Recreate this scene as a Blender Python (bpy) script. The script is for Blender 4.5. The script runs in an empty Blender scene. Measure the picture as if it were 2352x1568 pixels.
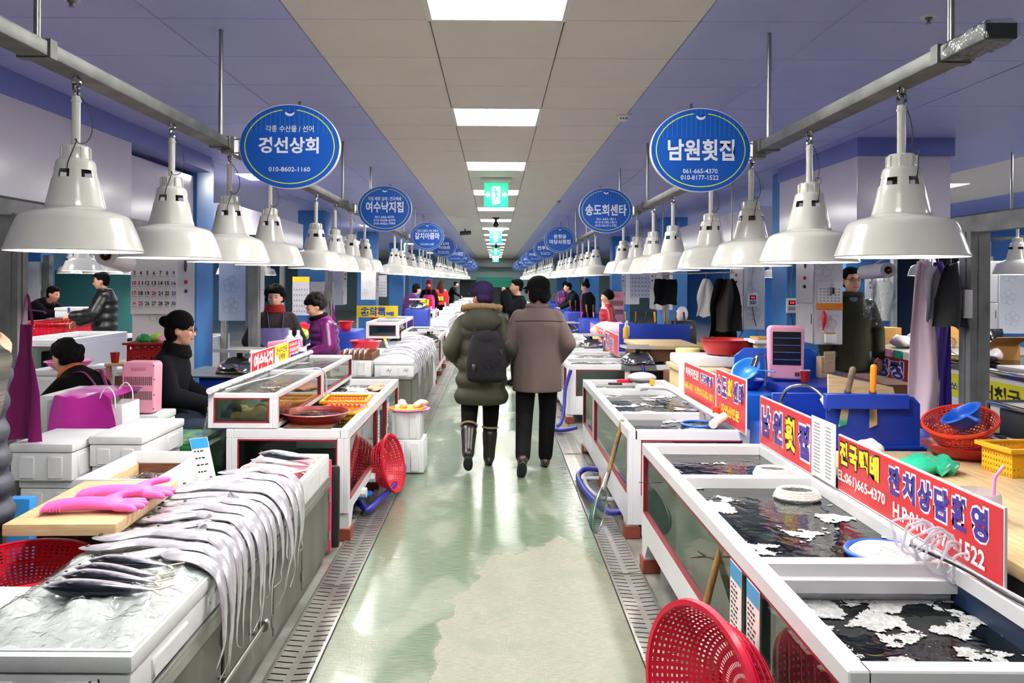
import bpy, bmesh, math, random
from mathutils import Vector, Matrix, Euler, noise
random.seed(7)
S = bpy.context.scene
C = S.collection
PI = math.pi
V = Vector
# ---------------------------------------------------------------- camera
CAMZ, FPX, VPX, VPY, ROLL = 1.58, 1843.0, 1138.0, 645.0, 0.006
cam = bpy.data.cameras.new('camera')
cam.sensor_width = 36.0
cam.lens = 36.0 * FPX / 2352.0
cam.shift_x = (1176.0 - VPX) / 2352.0
cam.shift_y = -(784.0 - VPY) / 2352.0
cam.clip_start = 0.05
cam_ob = bpy.data.objects.new('camera', cam)
C.objects.link(cam_ob)
cam_ob.location = (0, 0, CAMZ)
cam_ob.rotation_euler = (PI / 2, -ROLL, 0)
S.camera = cam_ob
# ---------------------------------------------------------------- world, exposure
W = bpy.data.worlds.new('world')
S.world = W
W.use_nodes = True
W.node_tree.nodes['Background'].inputs[0].default_value = (0.75, 0.82, 1.0, 1)
W.node_tree.nodes['Background'].inputs[1].default_value = 0.25
S.view_settings.view_transform = 'Standard'
S.view_settings.look = 'None'
S.view_settings.gamma = 1.0
S.view_settings.use_curve_mapping = False
S.view_settings.exposure = 0.5
BULB, PANEL, PANEL2 = 275.0, 30.0, 30.0       # radiance of lamp bulbs and ceiling panels
S.cycles.use_denoising = True
S.cycles.max_bounces = 5
S.cycles.diffuse_bounces = 4
S.cycles.glossy_bounces = 2
S.cycles.transparent_max_bounces = 14
S.cycles.use_adaptive_sampling = True
S.cycles.adaptive_threshold = 0.12
S.cycles.adaptive_min_samples = 16
S.cycles.transmission_bounces = 4
S.cycles.sample_clamp_indirect = 6.0
S.cycles.caustics_reflective = False
S.cycles.caustics_refractive = False
# ---------------------------------------------------------------- measuring
def P(px, py, D):
 """a point D metres down the hall that the photograph shows at px, py"""
 dx, dy = px - VPX, py - VPY
 dx, dy = dx + ROLL * dy, dy - ROLL * dx
 return V((dx * D / FPX, D, CAMZ - dy * D / FPX))
def lin(c):
 out = []
 for x in c:
  x = x / 255.0
  out.append(x / 12.92 if x <= 0.04045 else ((x + 0.055) / 1.055) ** 2.4)
 return (out[0], out[1], out[2], 1.0)
ORD = ['first', 'second', 'third', 'fourth', 'fifth', 'sixth', 'seventh', 'eighth', 'ninth', 'tenth', 'eleventh', 'twelfth',
 'thirteenth', 'fourteenth', 'fifteenth', 'sixteenth', 'seventeenth', 'eighteenth', 'nineteenth', 'twentieth',
 'twenty-first', 'twenty-second', 'twenty-third', 'twenty-fourth', 'twenty-fifth', 'twenty-sixth', 'twenty-seventh',
 'twenty-eighth', 'twenty-ninth', 'thirtieth']
# ---------------------------------------------------------------- materials
_M = {}
def mat(name, col=(200, 200, 200), rough=0.5, metal=0.0, spec=0.5, var=None, bump=None, emit=None, sub=0.0, coat=0.0, stretch=(1, 1, 1), alpha=None):
 """var=(scale, amount, colour2)   bump=(scale, strength)"""
 if name in _M:
  return _M[name]
 m = bpy.data.materials.new(name)
 m.use_nodes = True
 nt = m.node_tree
 b = nt.nodes['Principled BSDF']
 b.inputs['Base Color'].default_value = lin(col)
 b.inputs['Roughness'].default_value = rough
 b.inputs['Metallic'].default_value = metal
 b.inputs['Specular IOR Level'].default_value = spec
 if coat:
  b.inputs['Coat Weight'].default_value = coat
  b.inputs['Coat Roughness'].default_value = 0.08
 if emit:
  b.inputs['Emission Color'].default_value = lin(emit[0])
  b.inputs['Emission Strength'].default_value = emit[1]
 if alpha is not None:
  b.inputs['Alpha'].default_value = alpha
 if var or bump:
  tc = nt.nodes.new('ShaderNodeTexCoord')
  mp = nt.nodes.new('ShaderNodeMapping')
  mp.inputs['Scale'].default_value = stretch
  nt.links.new(tc.outputs['Object'], mp.inputs[0])
 if var:
  n = nt.nodes.new('ShaderNodeTexNoise')
  n.inputs['Scale'].default_value = var[0]
  n.inputs['Detail'].default_value = 2.5
  nt.links.new(mp.outputs[0], n.inputs['Vector'])
  r = nt.nodes.new('ShaderNodeMapRange')
  r.inputs[1].default_value = 0.35
  r.inputs[2].default_value = 0.7
  r.inputs[3].default_value = 0.0
  r.inputs[4].default_value = var[1]
  nt.links.new(n.outputs[0], r.inputs[0])
  mx = nt.nodes.new('ShaderNodeMix')
  mx.data_type = 'RGBA'
  mx.inputs[6].default_value = lin(col)
  mx.inputs[7].default_value = lin(var[2])
  nt.links.new(r.outputs[0], mx.inputs[0])
  nt.links.new(mx.outputs[2], b.inputs['Base Color'])
 if bump:
  n2 = nt.nodes.new('ShaderNodeTexNoise')
  n2.inputs['Scale'].default_value = bump[0]
  n2.inputs['Detail'].default_value = 2
  nt.links.new(mp.outputs[0], n2.inputs['Vector'])
  bp = nt.nodes.new('ShaderNodeBump')
  bp.inputs['Strength'].default_value = bump[1]
  bp.inputs['Distance'].default_value = 0.01
  nt.links.new(n2.outputs[0], bp.inputs['Height'])
  nt.links.new(bp.outputs[0], b.inputs['Normal'])
 _M[name] = m
 return m
def glass_mat(name, tint=(235, 243, 240), rough=0.02, bump=None, ior=1.45):
 if name in _M:
  return _M[name]
 m = bpy.data.materials.new(name)
 m.use_nodes = True
 nt = m.node_tree
 nt.nodes.remove(nt.nodes['Principled BSDF'])
 out = nt.nodes['Material Output']
 tr = nt.nodes.new('ShaderNodeBsdfTransparent')
 tr.inputs[0].default_value = lin(tint)
 gl = nt.nodes.new('ShaderNodeBsdfGlossy')
 gl.inputs['Roughness'].default_value = rough
 lw = nt.nodes.new('ShaderNodeLayerWeight')
 lw.inputs[0].default_value = 0.5
 pw_ = nt.nodes.new('ShaderNodeMath'); pw_.operation = 'POWER'
 pw_.inputs[1].default_value = 4.0
 nt.links.new(lw.outputs['Facing'], pw_.inputs[0])
 fr = nt.nodes.new('ShaderNodeMath'); fr.operation = 'MULTIPLY_ADD'
 f0 = ((ior - 1) / (ior + 1)) ** 2
 fr.inputs[1].default_value = 1 - f0
 fr.inputs[2].default_value = f0
 nt.links.new(pw_.outputs[0], fr.inputs[0])
 mx = nt.nodes.new('ShaderNodeMixShader')
 nt.links.new(fr.outputs[0], mx.inputs[0])
 nt.links.new(tr.outputs[0], mx.inputs[1])
 nt.links.new(gl.outputs[0], mx.inputs[2])
 nt.links.new(mx.outputs[0], out.inputs[0])
 if bump:
  tc = nt.nodes.new('ShaderNodeTexCoord')
  n2 = nt.nodes.new('ShaderNodeTexNoise')
  n2.inputs['Scale'].default_value = bump[0]
  n2.inputs['Detail'].default_value = 2
  n2.inputs['Distortion'].default_value = 0.6
  nt.links.new(tc.outputs['Object'], n2.inputs['Vector'])
  bp = nt.nodes.new('ShaderNodeBump')
  bp.inputs['Strength'].default_value = bump[1]
  bp.inputs['Distance'].default_value = 0.02
  nt.links.new(n2.outputs[0], bp.inputs['Height'])
  nt.links.new(bp.outputs[0], gl.inputs['Normal'])
  nt.links.new(bp.outputs[0], lw.inputs['Normal'])
 _M[name] = m
 return m
M_WHITE = mat('white_acrylic', (228, 228, 232), 0.28, var=(3, 0.35, (212, 212, 215)))
M_FOAM = mat('styrofoam', (224, 226, 227), 0.7, bump=(260, 0.12), var=(14, 0.3, (208, 210, 210)))
M_ENAMEL = mat('lamp_enamel', (226, 225, 217), 0.2, spec=0.6, var=(20, 0.15, (205, 205, 198)))
M_STEEL = mat('galvanised_steel', (128, 130, 126), 0.5, 0.7, var=(9, 0.7, (88, 90, 88)), bump=(60, 0.05))
M_STEELD = mat('post_steel', (150, 152, 150), 0.55, 0.3, var=(6, 0.7, (104, 106, 106)))
M_INOX = mat('stainless_steel', (178, 178, 174), 0.32, 0.85, var=(5, 0.6, (120, 118, 108)), stretch=(1, 1, 0.3))
M_CHROME = mat('polished_steel', (205, 205, 205), 0.1, 1.0)
M_CABSTEEL = mat('cabinet_steel', (122, 122, 117), 0.45, 0.45, var=(4, 0.8, (80, 76, 64)), stretch=(1, 1, 0.25), bump=(30, 0.04))
M_BLUE = mat('blue_plastic', (22, 58, 168), 0.4, var=(6, 0.5, (16, 44, 140)))
M_BLUEB = mat('bright_blue_plastic', (20, 88, 190), 0.35)
M_SKY = mat('sky_blue_plastic', (60, 150, 225), 0.3)
M_NAVY = mat('navy_hose', (38, 44, 150), 0.35)
M_COLUMN = mat('column_blue_paint', (66, 132, 200), 0.5, var=(4, 0.5, (56, 118, 186)), bump=(70, 0.06))
M_RED = mat('red_plastic', (214, 22, 48), 0.32)
M_REDO = mat('orange_red_plastic', (205, 58, 34), 0.38)
M_REDD = mat('deep_red_plastic', (160, 24, 26), 0.35)
M_BOWL = mat('brown_red_rubber', (140, 34, 24), 0.4, var=(8, 0.4, (110, 24, 18)))
M_GASKET = mat('red_gasket', (150, 24, 40), 0.5)
M_FOOT = mat('red_brown_block', (140, 66, 46), 0.75, var=(18, 0.6, (112, 48, 34)))
M_BLACK = mat('black_plastic', (20, 20, 21), 0.45)
M_DARK = mat('dark_gap', (10, 10, 11), 0.8)
M_TANKIN = mat('tank_lining', (52, 66, 66), 0.5, var=(3, 0.7, (34, 48, 62)))
M_TANKBLUE = mat('tank_lining_blue', (28, 48, 92), 0.45, var=(3, 0.6, (38, 52, 60)))
M_WATER = glass_mat('sea_water', (150, 165, 160), 0.02, (13, 0.22), 1.45)
M_WATERC = glass_mat('calm_water', (205, 214, 204), 0.03, (22, 0.25), 1.4)
M_GLASS = glass_mat('tank_glass', (206, 216, 210), 0.03)
M_CLEAR = glass_mat('clear_film', (238, 240, 240), 0.12, (18, 0.8), 1.5)
M_TUBE = mat('clear_tube', (225, 222, 232), 0.15, alpha=0.5)
M_BUBBLE = mat('water_froth', (206, 208, 208), 0.4, bump=(110, 1.0), var=(55, 0.8, (150, 152, 150)))
M_WOOD = mat('pale_wood', (218, 190, 146), 0.55, var=(9, 0.7, (186, 150, 102)), stretch=(1, 9, 9))
M_WOODY = mat('pale_wood_along', (222, 196, 150), 0.55, var=(9, 0.7, (190, 156, 108)), stretch=(9, 1, 9))
M_WOODD = mat('dark_wood', (112, 66, 38), 0.65, var=(12, 0.8, (64, 36, 22)), stretch=(1, 8, 8))
M_BAMBOO = mat('weathered_handle_wood', (150, 122, 72), 0.6, var=(10, 0.8, (92, 74, 44)), stretch=(6, 6, 1))
M_PINK = mat('pink_plastic', (242, 168, 188), 0.4)
M_HOT = mat('hot_pink_rubber', (236, 104, 184), 0.45)
M_MAG = mat('magenta_vinyl', (176, 34, 146), 0.4, bump=(14, 0.25))
M_MAGD = mat('dark_magenta_vinyl', (128, 22, 96), 0.4, bump=(14, 0.2))
M_PURPLE = mat('purple_vinyl', (74, 48, 156), 0.45, bump=(12, 0.25))
M_YELLOW = mat('yellow_plastic', (238, 178, 30), 0.4)
M_ORANGE = mat('orange_plastic', (238, 140, 22), 0.38)
M_CREAM = mat('cream_plastic', (240, 226, 164), 0.45)
M_GREEN = mat('green_plastic', (30, 120, 62), 0.4, var=(6, 0.4, (20, 96, 48)))
M_TEAL = mat('teal_film', (40, 178, 138), 0.3)
M_CARD = mat('cardboard', (184, 138, 72), 0.75, var=(8, 0.4, (164, 120, 60)))
M_PAPER = mat('paper', (238, 238, 236), 0.7)
M_PAPERP = mat('printed_paper', (226, 228, 230), 0.6, var=(150, 0.7, (150, 150, 160)))
M_SIGNRED = mat('sign_red', (206, 38, 48), 0.35)
M_SIGNYEL = mat('sign_yellow', (250, 222, 50), 0.35)
M_INKW = mat('print_white', (246, 246, 246), 0.4)
M_INKP = mat('print_purple', (58, 40, 140), 0.4)
M_INKY = mat('print_yellow', (250, 224, 40), 0.4)
M_INKK = mat('print_black', (24, 24, 26), 0.5)
M_INKR = mat('print_red', (204, 36, 40), 0.4)
M_INKB = mat('print_blue', (40, 66, 160), 0.4)
M_INKC = mat('print_cyan', (54, 160, 220), 0.4)
M_INKG = mat('print_grey', (150, 150, 156), 0.5)
M_SIGNBLUE = mat('round_sign_blue', (10, 82, 178), 0.42, var=(3, 0.3, (8, 72, 164)))
M_SIGNW = mat('round_sign_letter', (222, 226, 238), 0.45)
M_SIGNLIME = mat('round_sign_lime', (198, 214, 66), 0.45)
M_SKIN = mat('skin', (222, 168, 140), 0.5, sub=0.1, var=(14, 0.3, (206, 146, 120)))
M_HAIR = mat('black_hair', (12, 10, 10), 0.9, spec=0.2, bump=(90, 0.6), stretch=(1, 1, 0.3))
M_HAIRB = mat('brown_hair', (60, 26, 20), 0.85, spec=0.2, bump=(90, 0.6), stretch=(1, 1, 0.3))
M_EYE = mat('eye_dark', (24, 18, 16), 0.3)
M_LIP = mat('lip', (176, 88, 84), 0.5)
M_ICE = mat('crushed_ice_film', (232, 236, 234), 0.14, spec=0.6, bump=(17, .9), var=(12, 0.6, (204, 210, 207)))
M_TAILFISH = mat('hairtail_silver', (222, 220, 227), 0.24, 0.4, var=(16, 0.7, (170, 166, 176)), stretch=(1, 4, 1), bump=(50, 0.06))
M_RUBBER = mat('black_rubber', (34, 34, 36), 0.7)
M_SCREEN = mat('dark_screen', (22, 24, 26), 0.15)
# ---------------------------------------------------------------- mesh builder
class MB:
 def __init__(self):
  self.v, self.f, self.m = [], [], []
 def add(self, vs, fs, mi=0):
  o = len(self.v)
  self.v.extend(V(p) for p in vs)
  for f in fs:
   self.f.append(tuple(i + o for i in f))
   self.m.append(mi)
  return self
 def box(self, x0, x1, y0, y1, z0, z1, mi=0):
  vs = [(x, y, z) for z in (z0, z1) for y in (y0, y1) for x in (x0, x1)]
  return self.add(vs, [(0, 2, 3, 1), (4, 5, 7, 6), (0, 1, 5, 4), (2, 6, 7, 3), (0, 4, 6, 2), (1, 3, 7, 5)], mi)
 def cbox(self, c, s, mi=0, R=None):
  hx, hy, hz = s[0] / 2, s[1] / 2, s[2] / 2
  vs = [V((x, y, z)) for z in (-hz, hz) for y in (-hy, hy) for x in (-hx, hx)]
  if R is not None:
   vs = [R @ p for p in vs]
  return self.add([p + V(c) for p in vs], [(0, 2, 3, 1), (4, 5, 7, 6), (0, 1, 5, 4), (2, 6, 7, 3), (0, 4, 6, 2), (1, 3, 7, 5)], mi)
 def loft(self, rings, caps=True, closed=False, mi=0):
  n = len(rings[0])
  vs = [p for r in rings for p in r]
  fs = []
  k = len(rings)
  for i in range(k if closed else k - 1):
   a, b = i * n, ((i + 1) % k) * n
   for j in range(n):
    j2 = (j + 1) % n
    fs.append((a + j, a + j2, b + j2, b + j))
  if caps and not closed:
   fs.append(tuple(range(n - 1, -1, -1)))
   fs.append(tuple((k - 1) * n + j for j in range(n)))
  return self.add(vs, fs, mi)
 def lathe(self, prof, seg=32, c=(0, 0, 0), R=None, caps=False, mi=0, skip=None, sc=(1, 1)):
  c = V(c)
  rings = []
  for r, z in prof:
   ring = []
   for j in range(seg):
    a = 2 * PI * j / seg
    p = V((r * math.cos(a) * sc[0], r * math.sin(a) * sc[1], z))
    ring.append((R @ p if R is not None else p) + c)
   rings.append(ring)
  if skip is None:
   return self.loft(rings, caps, mi=mi)
  vs = [p for r in rings for p in r]
  fs = [(i * seg + j, i * seg + (j + 1) % seg, (i + 1) * seg + (j + 1) % seg, (i + 1) * seg + j)
   for i in range(len(prof) - 1) for j in range(seg) if not skip(i, j)]
  return self.add(vs, fs, mi)
 def cyl(self, p0, p1, r0, r1=None, seg=14, caps=True, mi=0):
  return self.tube([p0, p1], [r0, r0 if r1 is None else r1], seg, caps, mi)
 def tube(self, pts, r, seg=8, caps=True, mi=0, closed=False, flat=None):
  pts = [V(p) for p in pts]
  n = len(pts)
  rr = r if isinstance(r, (list, tuple)) else [r] * n
  rings, up = [], None
  for i in range(n):
   if closed:
    t = pts[(i + 1) % n] - pts[i - 1]
   else:
    t = pts[min(i + 1, n - 1)] - pts[max(i - 1, 0)]
   t = t.normalized() if t.length > 1e-9 else V((0, 0, 1))
   if up is None:
    up = V((0, 0, 1)) if abs(t.z) < 0.9 else V((1, 0, 0))
   up = (up - t * up.dot(t))
   up = up.normalized() if up.length > 1e-6 else t.orthogonal().normalized()
   sd = t.cross(up)
   a_, b_ = (rr[i], rr[i]) if flat is None else (rr[i], rr[i] * flat)
   rings.append([pts[i] + sd * (math.cos(2 * PI * j / seg) * a_) + up * (math.sin(2 * PI * j / seg) * b_) for j in range(seg)])
  return self.loft(rings, caps, closed, mi)
 def ell(self, c, r, seg=16, rings=10, R=None, mi=0):
  c = V(c)
  vs, fs = [], []
  for i in range(1, rings):
   t = PI * i / rings
   for j in range(seg):
    a = 2 * PI * j / seg
    p = V((r[0] * math.sin(t) * math.cos(a), r[1] * math.sin(t) * math.sin(a), r[2] * math.cos(t)))
    vs.append((R @ p if R is not None else p) + c)
  top, bot = V((0, 0, r[2])), V((0, 0, -r[2]))
  vs.append((R @ top if R is not None else top) + c)
  vs.append((R @ bot if R is not None else bot) + c)
  T, B = len(vs) - 2, len(vs) - 1
  for i in range(rings - 2):
   for j in range(seg):
    j2 = (j + 1) % seg
    fs.append((i * seg + j, (i + 1) * seg + j, (i + 1) * seg + j2, i * seg + j2))
  for j in range(seg):
   j2 = (j + 1) % seg
   fs.append((T, j, j2))
   fs.append((B, (rings - 2) * seg + j2, (rings - 2) * seg + j))
  return self.add(vs, fs, mi)
 def cap(self, p0, p1, r0, r1, seg=12):
  """tapered limb with round ends"""
  p0, p1 = V(p0), V(p1)
  d = p1 - p0
  L = d.length
  if L < 1e-6:
   return self.ell(p0, (r0, r0, r0))
  t = d / L
  pts, rr = [], []
  for k in range(4):
   a = PI / 2 * k / 4
   pts.append(p0 - t * (r0 * math.cos(a)))
   rr.append(max(r0 * math.sin(a), 1e-4))
  pts += [p0, p0.lerp(p1, .33), p0.lerp(p1, .66), p1]
  rr += [r0, r0 + (r1 - r0) * .33, r0 + (r1 - r0) * .66, r1]
  for k in range(1, 5):
   a = PI / 2 * k / 4
   pts.append(p1 + t * (r1 * math.sin(a)))
   rr.append(max(r1 * math.cos(a), 1e-4))
  return self.tube(pts, rr, seg)
 def prism(self, outline, X, Y, O, depth, mi=0):
  """closed outline in the plane O + x X + y Y, thickened along X x Y"""
  X, Y, O = V(X), V(Y), V(O)
  N = X.cross(Y).normalized() * depth
  a = [O + X * x + Y * y for x, y in outline]
  return self.loft([a, [p + N for p in a]], True, mi=mi)
 def grid(self, nu, nv, fn, mi=0, keep=None):
  vs = [fn(i / nu, j / nv) for j in range(nv + 1) for i in range(nu + 1)]
  fs = []
  for j in range(nv):
   for i in range(nu):
    if keep is None or keep((i + .5) / nu, (j + .5) / nv):
     a = j * (nu + 1) + i
     fs.append((a, a + 1, a + nu + 2, a + nu + 1))
  return self.add(vs, fs, mi)
 def move(self, M):
  self.v = [M @ p for p in self.v]
  return self
 def mesh(self, name, mats, bevel=0.0, seg=2, smooth=38, recalc=True, weld=False, thick=0.0):
  me = bpy.data.meshes.new(name)
  used = set(i for f in self.f for i in f)
  if len(used) < len(self.v):
   idx, vs = {}, []
   for i, p in enumerate(self.v):
    if i in used:
     idx[i] = len(vs)
     vs.append(p)
   fs = [tuple(idx[i] for i in f) for f in self.f]
  else:
   vs, fs = self.v, self.f
  me.from_pydata([tuple(p) for p in vs], [], fs)
  if not isinstance(mats, (list, tuple)):
   mats = [mats]
  for m in mats:
   me.materials.append(m)
  if any(self.m):
   me.polygons.foreach_set('material_index', self.m)
  if bevel or recalc or weld or thick:
   bm = bmesh.new()
   bm.from_mesh(me)
   if weld:
    bmesh.ops.remove_doubles(bm, verts=bm.verts, dist=1e-5)
   if recalc:
    bmesh.ops.recalc_face_normals(bm, faces=bm.faces)
   if thick:
    bmesh.ops.solidify(bm, geom=bm.faces[:], thickness=thick)
   if bevel:
    es = [e for e in bm.edges if len(e.link_faces) == 2 and e.calc_face_angle(0) > 0.6]
    bmesh.ops.bevel(bm, geom=es, offset=bevel, segments=seg, affect='EDGES', clamp_overlap=True, profile=0.6)
   bm.to_mesh(me)
   bm.free()
  if smooth:
   me.polygons.foreach_set('use_smooth', [True] * len(me.polygons))
   me.set_sharp_from_angle(angle=math.radians(smooth))
  me.update()
  return me
# ---------------------------------------------------------------- scene objects
def props(o, label=None, cat=None, group=None, kind=None):
 if label: o['label'] = label
 if cat: o['category'] = cat
 if group: o['group'] = group
 if kind: o['kind'] = kind
 return o
def thing(name, label, cat, loc=(0, 0, 0), rz=0.0, group=None, kind=None):
 o = bpy.data.objects.new(name, None)
 C.objects.link(o)
 o.empty_display_size = 0.05
 o.location = loc
 o.rotation_euler = (0, 0, rz)
 return props(o, label, cat, group, kind)
def rootof(o):
 while o.parent:
  o = o.parent
 return o
def part(name, mb, m, parent, label=None, world=False, kind=None, **kw):
 """one mesh object below parent; world=True when the shape was written in hall coordinates"""
 if world:
  r = rootof(parent)
  mb.move(Matrix.Rotation(-r.rotation_euler.z, 4, 'Z') @ Matrix.Translation(-r.location))
 me = mb if isinstance(mb, bpy.types.Mesh) else mb.mesh(name, m, **kw)
 o = bpy.data.objects.new(name, me)
 C.objects.link(o)
 o.parent = parent
 if label: o['label'] = label
 if kind: o['kind'] = kind
 return o
def solo(name, mb, m, label, cat, group=None, loc=None, rz=0.0, kind=None, **kw):
 """a thing that is one mesh; origin at its base"""
 if loc is None:
  xs = [p.x for p in mb.v]; ys = [p.y for p in mb.v]; zs = [p.z for p in mb.v]
  loc = V(((min(xs) + max(xs)) / 2, (min(ys) + max(ys)) / 2, min(zs)))
  mb.move(Matrix.Translation(-loc))
 me = mb.mesh(name, m, **kw)
 o = bpy.data.objects.new(name, me)
 C.objects.link(o)
 o.location = loc
 o.rotation_euler = (0, 0, rz)
 return props(o, label, cat, group, kind)
def struct(name, mb, m, parent=None, **kw):
 me = mb.mesh(name, m, **kw)
 o = bpy.data.objects.new(name, me)
 C.objects.link(o)
 if parent: o.parent = parent
 else: o['kind'] = 'structure'
 return o
def dup(root, loc, rz=0.0, label=None, group=None, scale=None):
 r = root.copy()
 C.objects.link(r)
 r.location = loc
 r.rotation_euler = (0, 0, rz)
 if scale: r.scale = (scale, scale, scale) if not isinstance(scale, tuple) else scale
 if label: r['label'] = label
 if group: r['group'] = group
 for ch in list(root.children):
  c = ch.copy()
  C.objects.link(c)
  c.parent = r
  for g in list(ch.children):
   d = g.copy()
   C.objects.link(d)
   d.parent = c
 return r
# text and voxel jobs are queued and made in one go at the end
_TEXT, _VOX = [], []
def text(s, w, h, X, Y, O, m, parent, bold=0.0, lift=0.0006, name='lettering', world=True):
 """lettering fitted into w x h, centred on O in the plane X, Y"""
 cu = bpy.data.curves.new('t', 'FONT')
 cu.body = s
 cu.offset = bold
 cu.resolution_u = 2
 ob = bpy.data.objects.new('t', cu)
 C.objects.link(ob)
 _TEXT.append((ob, w, h, V(X), V(Y), V(O), m, parent, lift, name, world))
def voxel(name, mb, m, parent, vox=0.014, smooth=3, label=None):
 """closed overlapping shapes melted into one continuous skin"""
 me = mb.mesh(name, m, smooth=0)
 o = bpy.data.objects.new(name, me)
 C.objects.link(o)
 o.parent = parent
 if label: o['label'] = label
 md = o.modifiers.new('r', 'REMESH')
 md.mode = 'VOXEL'
 md.voxel_size = vox
 md.use_smooth_shade = True
 if smooth:
  ms = o.modifiers.new('s', 'SMOOTH')
  ms.iterations = smooth
  ms.factor = 0.5
 _VOX.append(o)
 return o
def finish():
 bpy.context.view_layer.update()
 dg = bpy.context.evaluated_depsgraph_get()
 done = []
 for t in _TEXT:
  done.append((t, bpy.data.meshes.new_from_object(t[0].evaluated_get(dg))))
 vox = [(o, bpy.data.meshes.new_from_object(o.evaluated_get(dg))) for o in _VOX]
 for o, me in vox:
  old = o.data
  nm = old.name
  o.modifiers.clear()
  me.materials.clear()
  for m in old.materials:
   me.materials.append(m)
  o.data = me
  bpy.data.meshes.remove(old)
  me.name = nm
  me.polygons.foreach_set('use_smooth', [True] * len(me.polygons))
 for (ob, w, h, X, Y, O, m, parent, lift, name, world), me in done:
  cu = ob.data
  bpy.data.objects.remove(ob)
  bpy.data.curves.remove(cu)
  if not len(me.vertices):
   continue
  xs = [v.co.x for v in me.vertices]; ys = [v.co.y for v in me.vertices]
  x0, x1, y0, y1 = min(xs), max(xs), min(ys), max(ys)
  sx, sy = w / max(x1 - x0, 1e-6), h / max(y1 - y0, 1e-6)
  cx, cy = (x0 + x1) / 2, (y0 + y1) / 2
  N = X.cross(Y).normalized() * lift
  off = V((0, 0, 0))
  inv = Matrix.Identity(4)
  if world:
   r = rootof(parent)
   inv = Matrix.Rotation(-r.rotation_euler.z, 4, 'Z') @ Matrix.Translation(-r.location)
  for v in me.vertices:
   v.co = inv @ (O + X * ((v.co.x - cx) * sx) + Y * ((v.co.y - cy) * sy) + N)
  me.materials.clear()
  me.materials.append(m)
  me.name = name
  o = bpy.data.objects.new(name, me)
  C.objects.link(o)
  o.parent = parent
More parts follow.
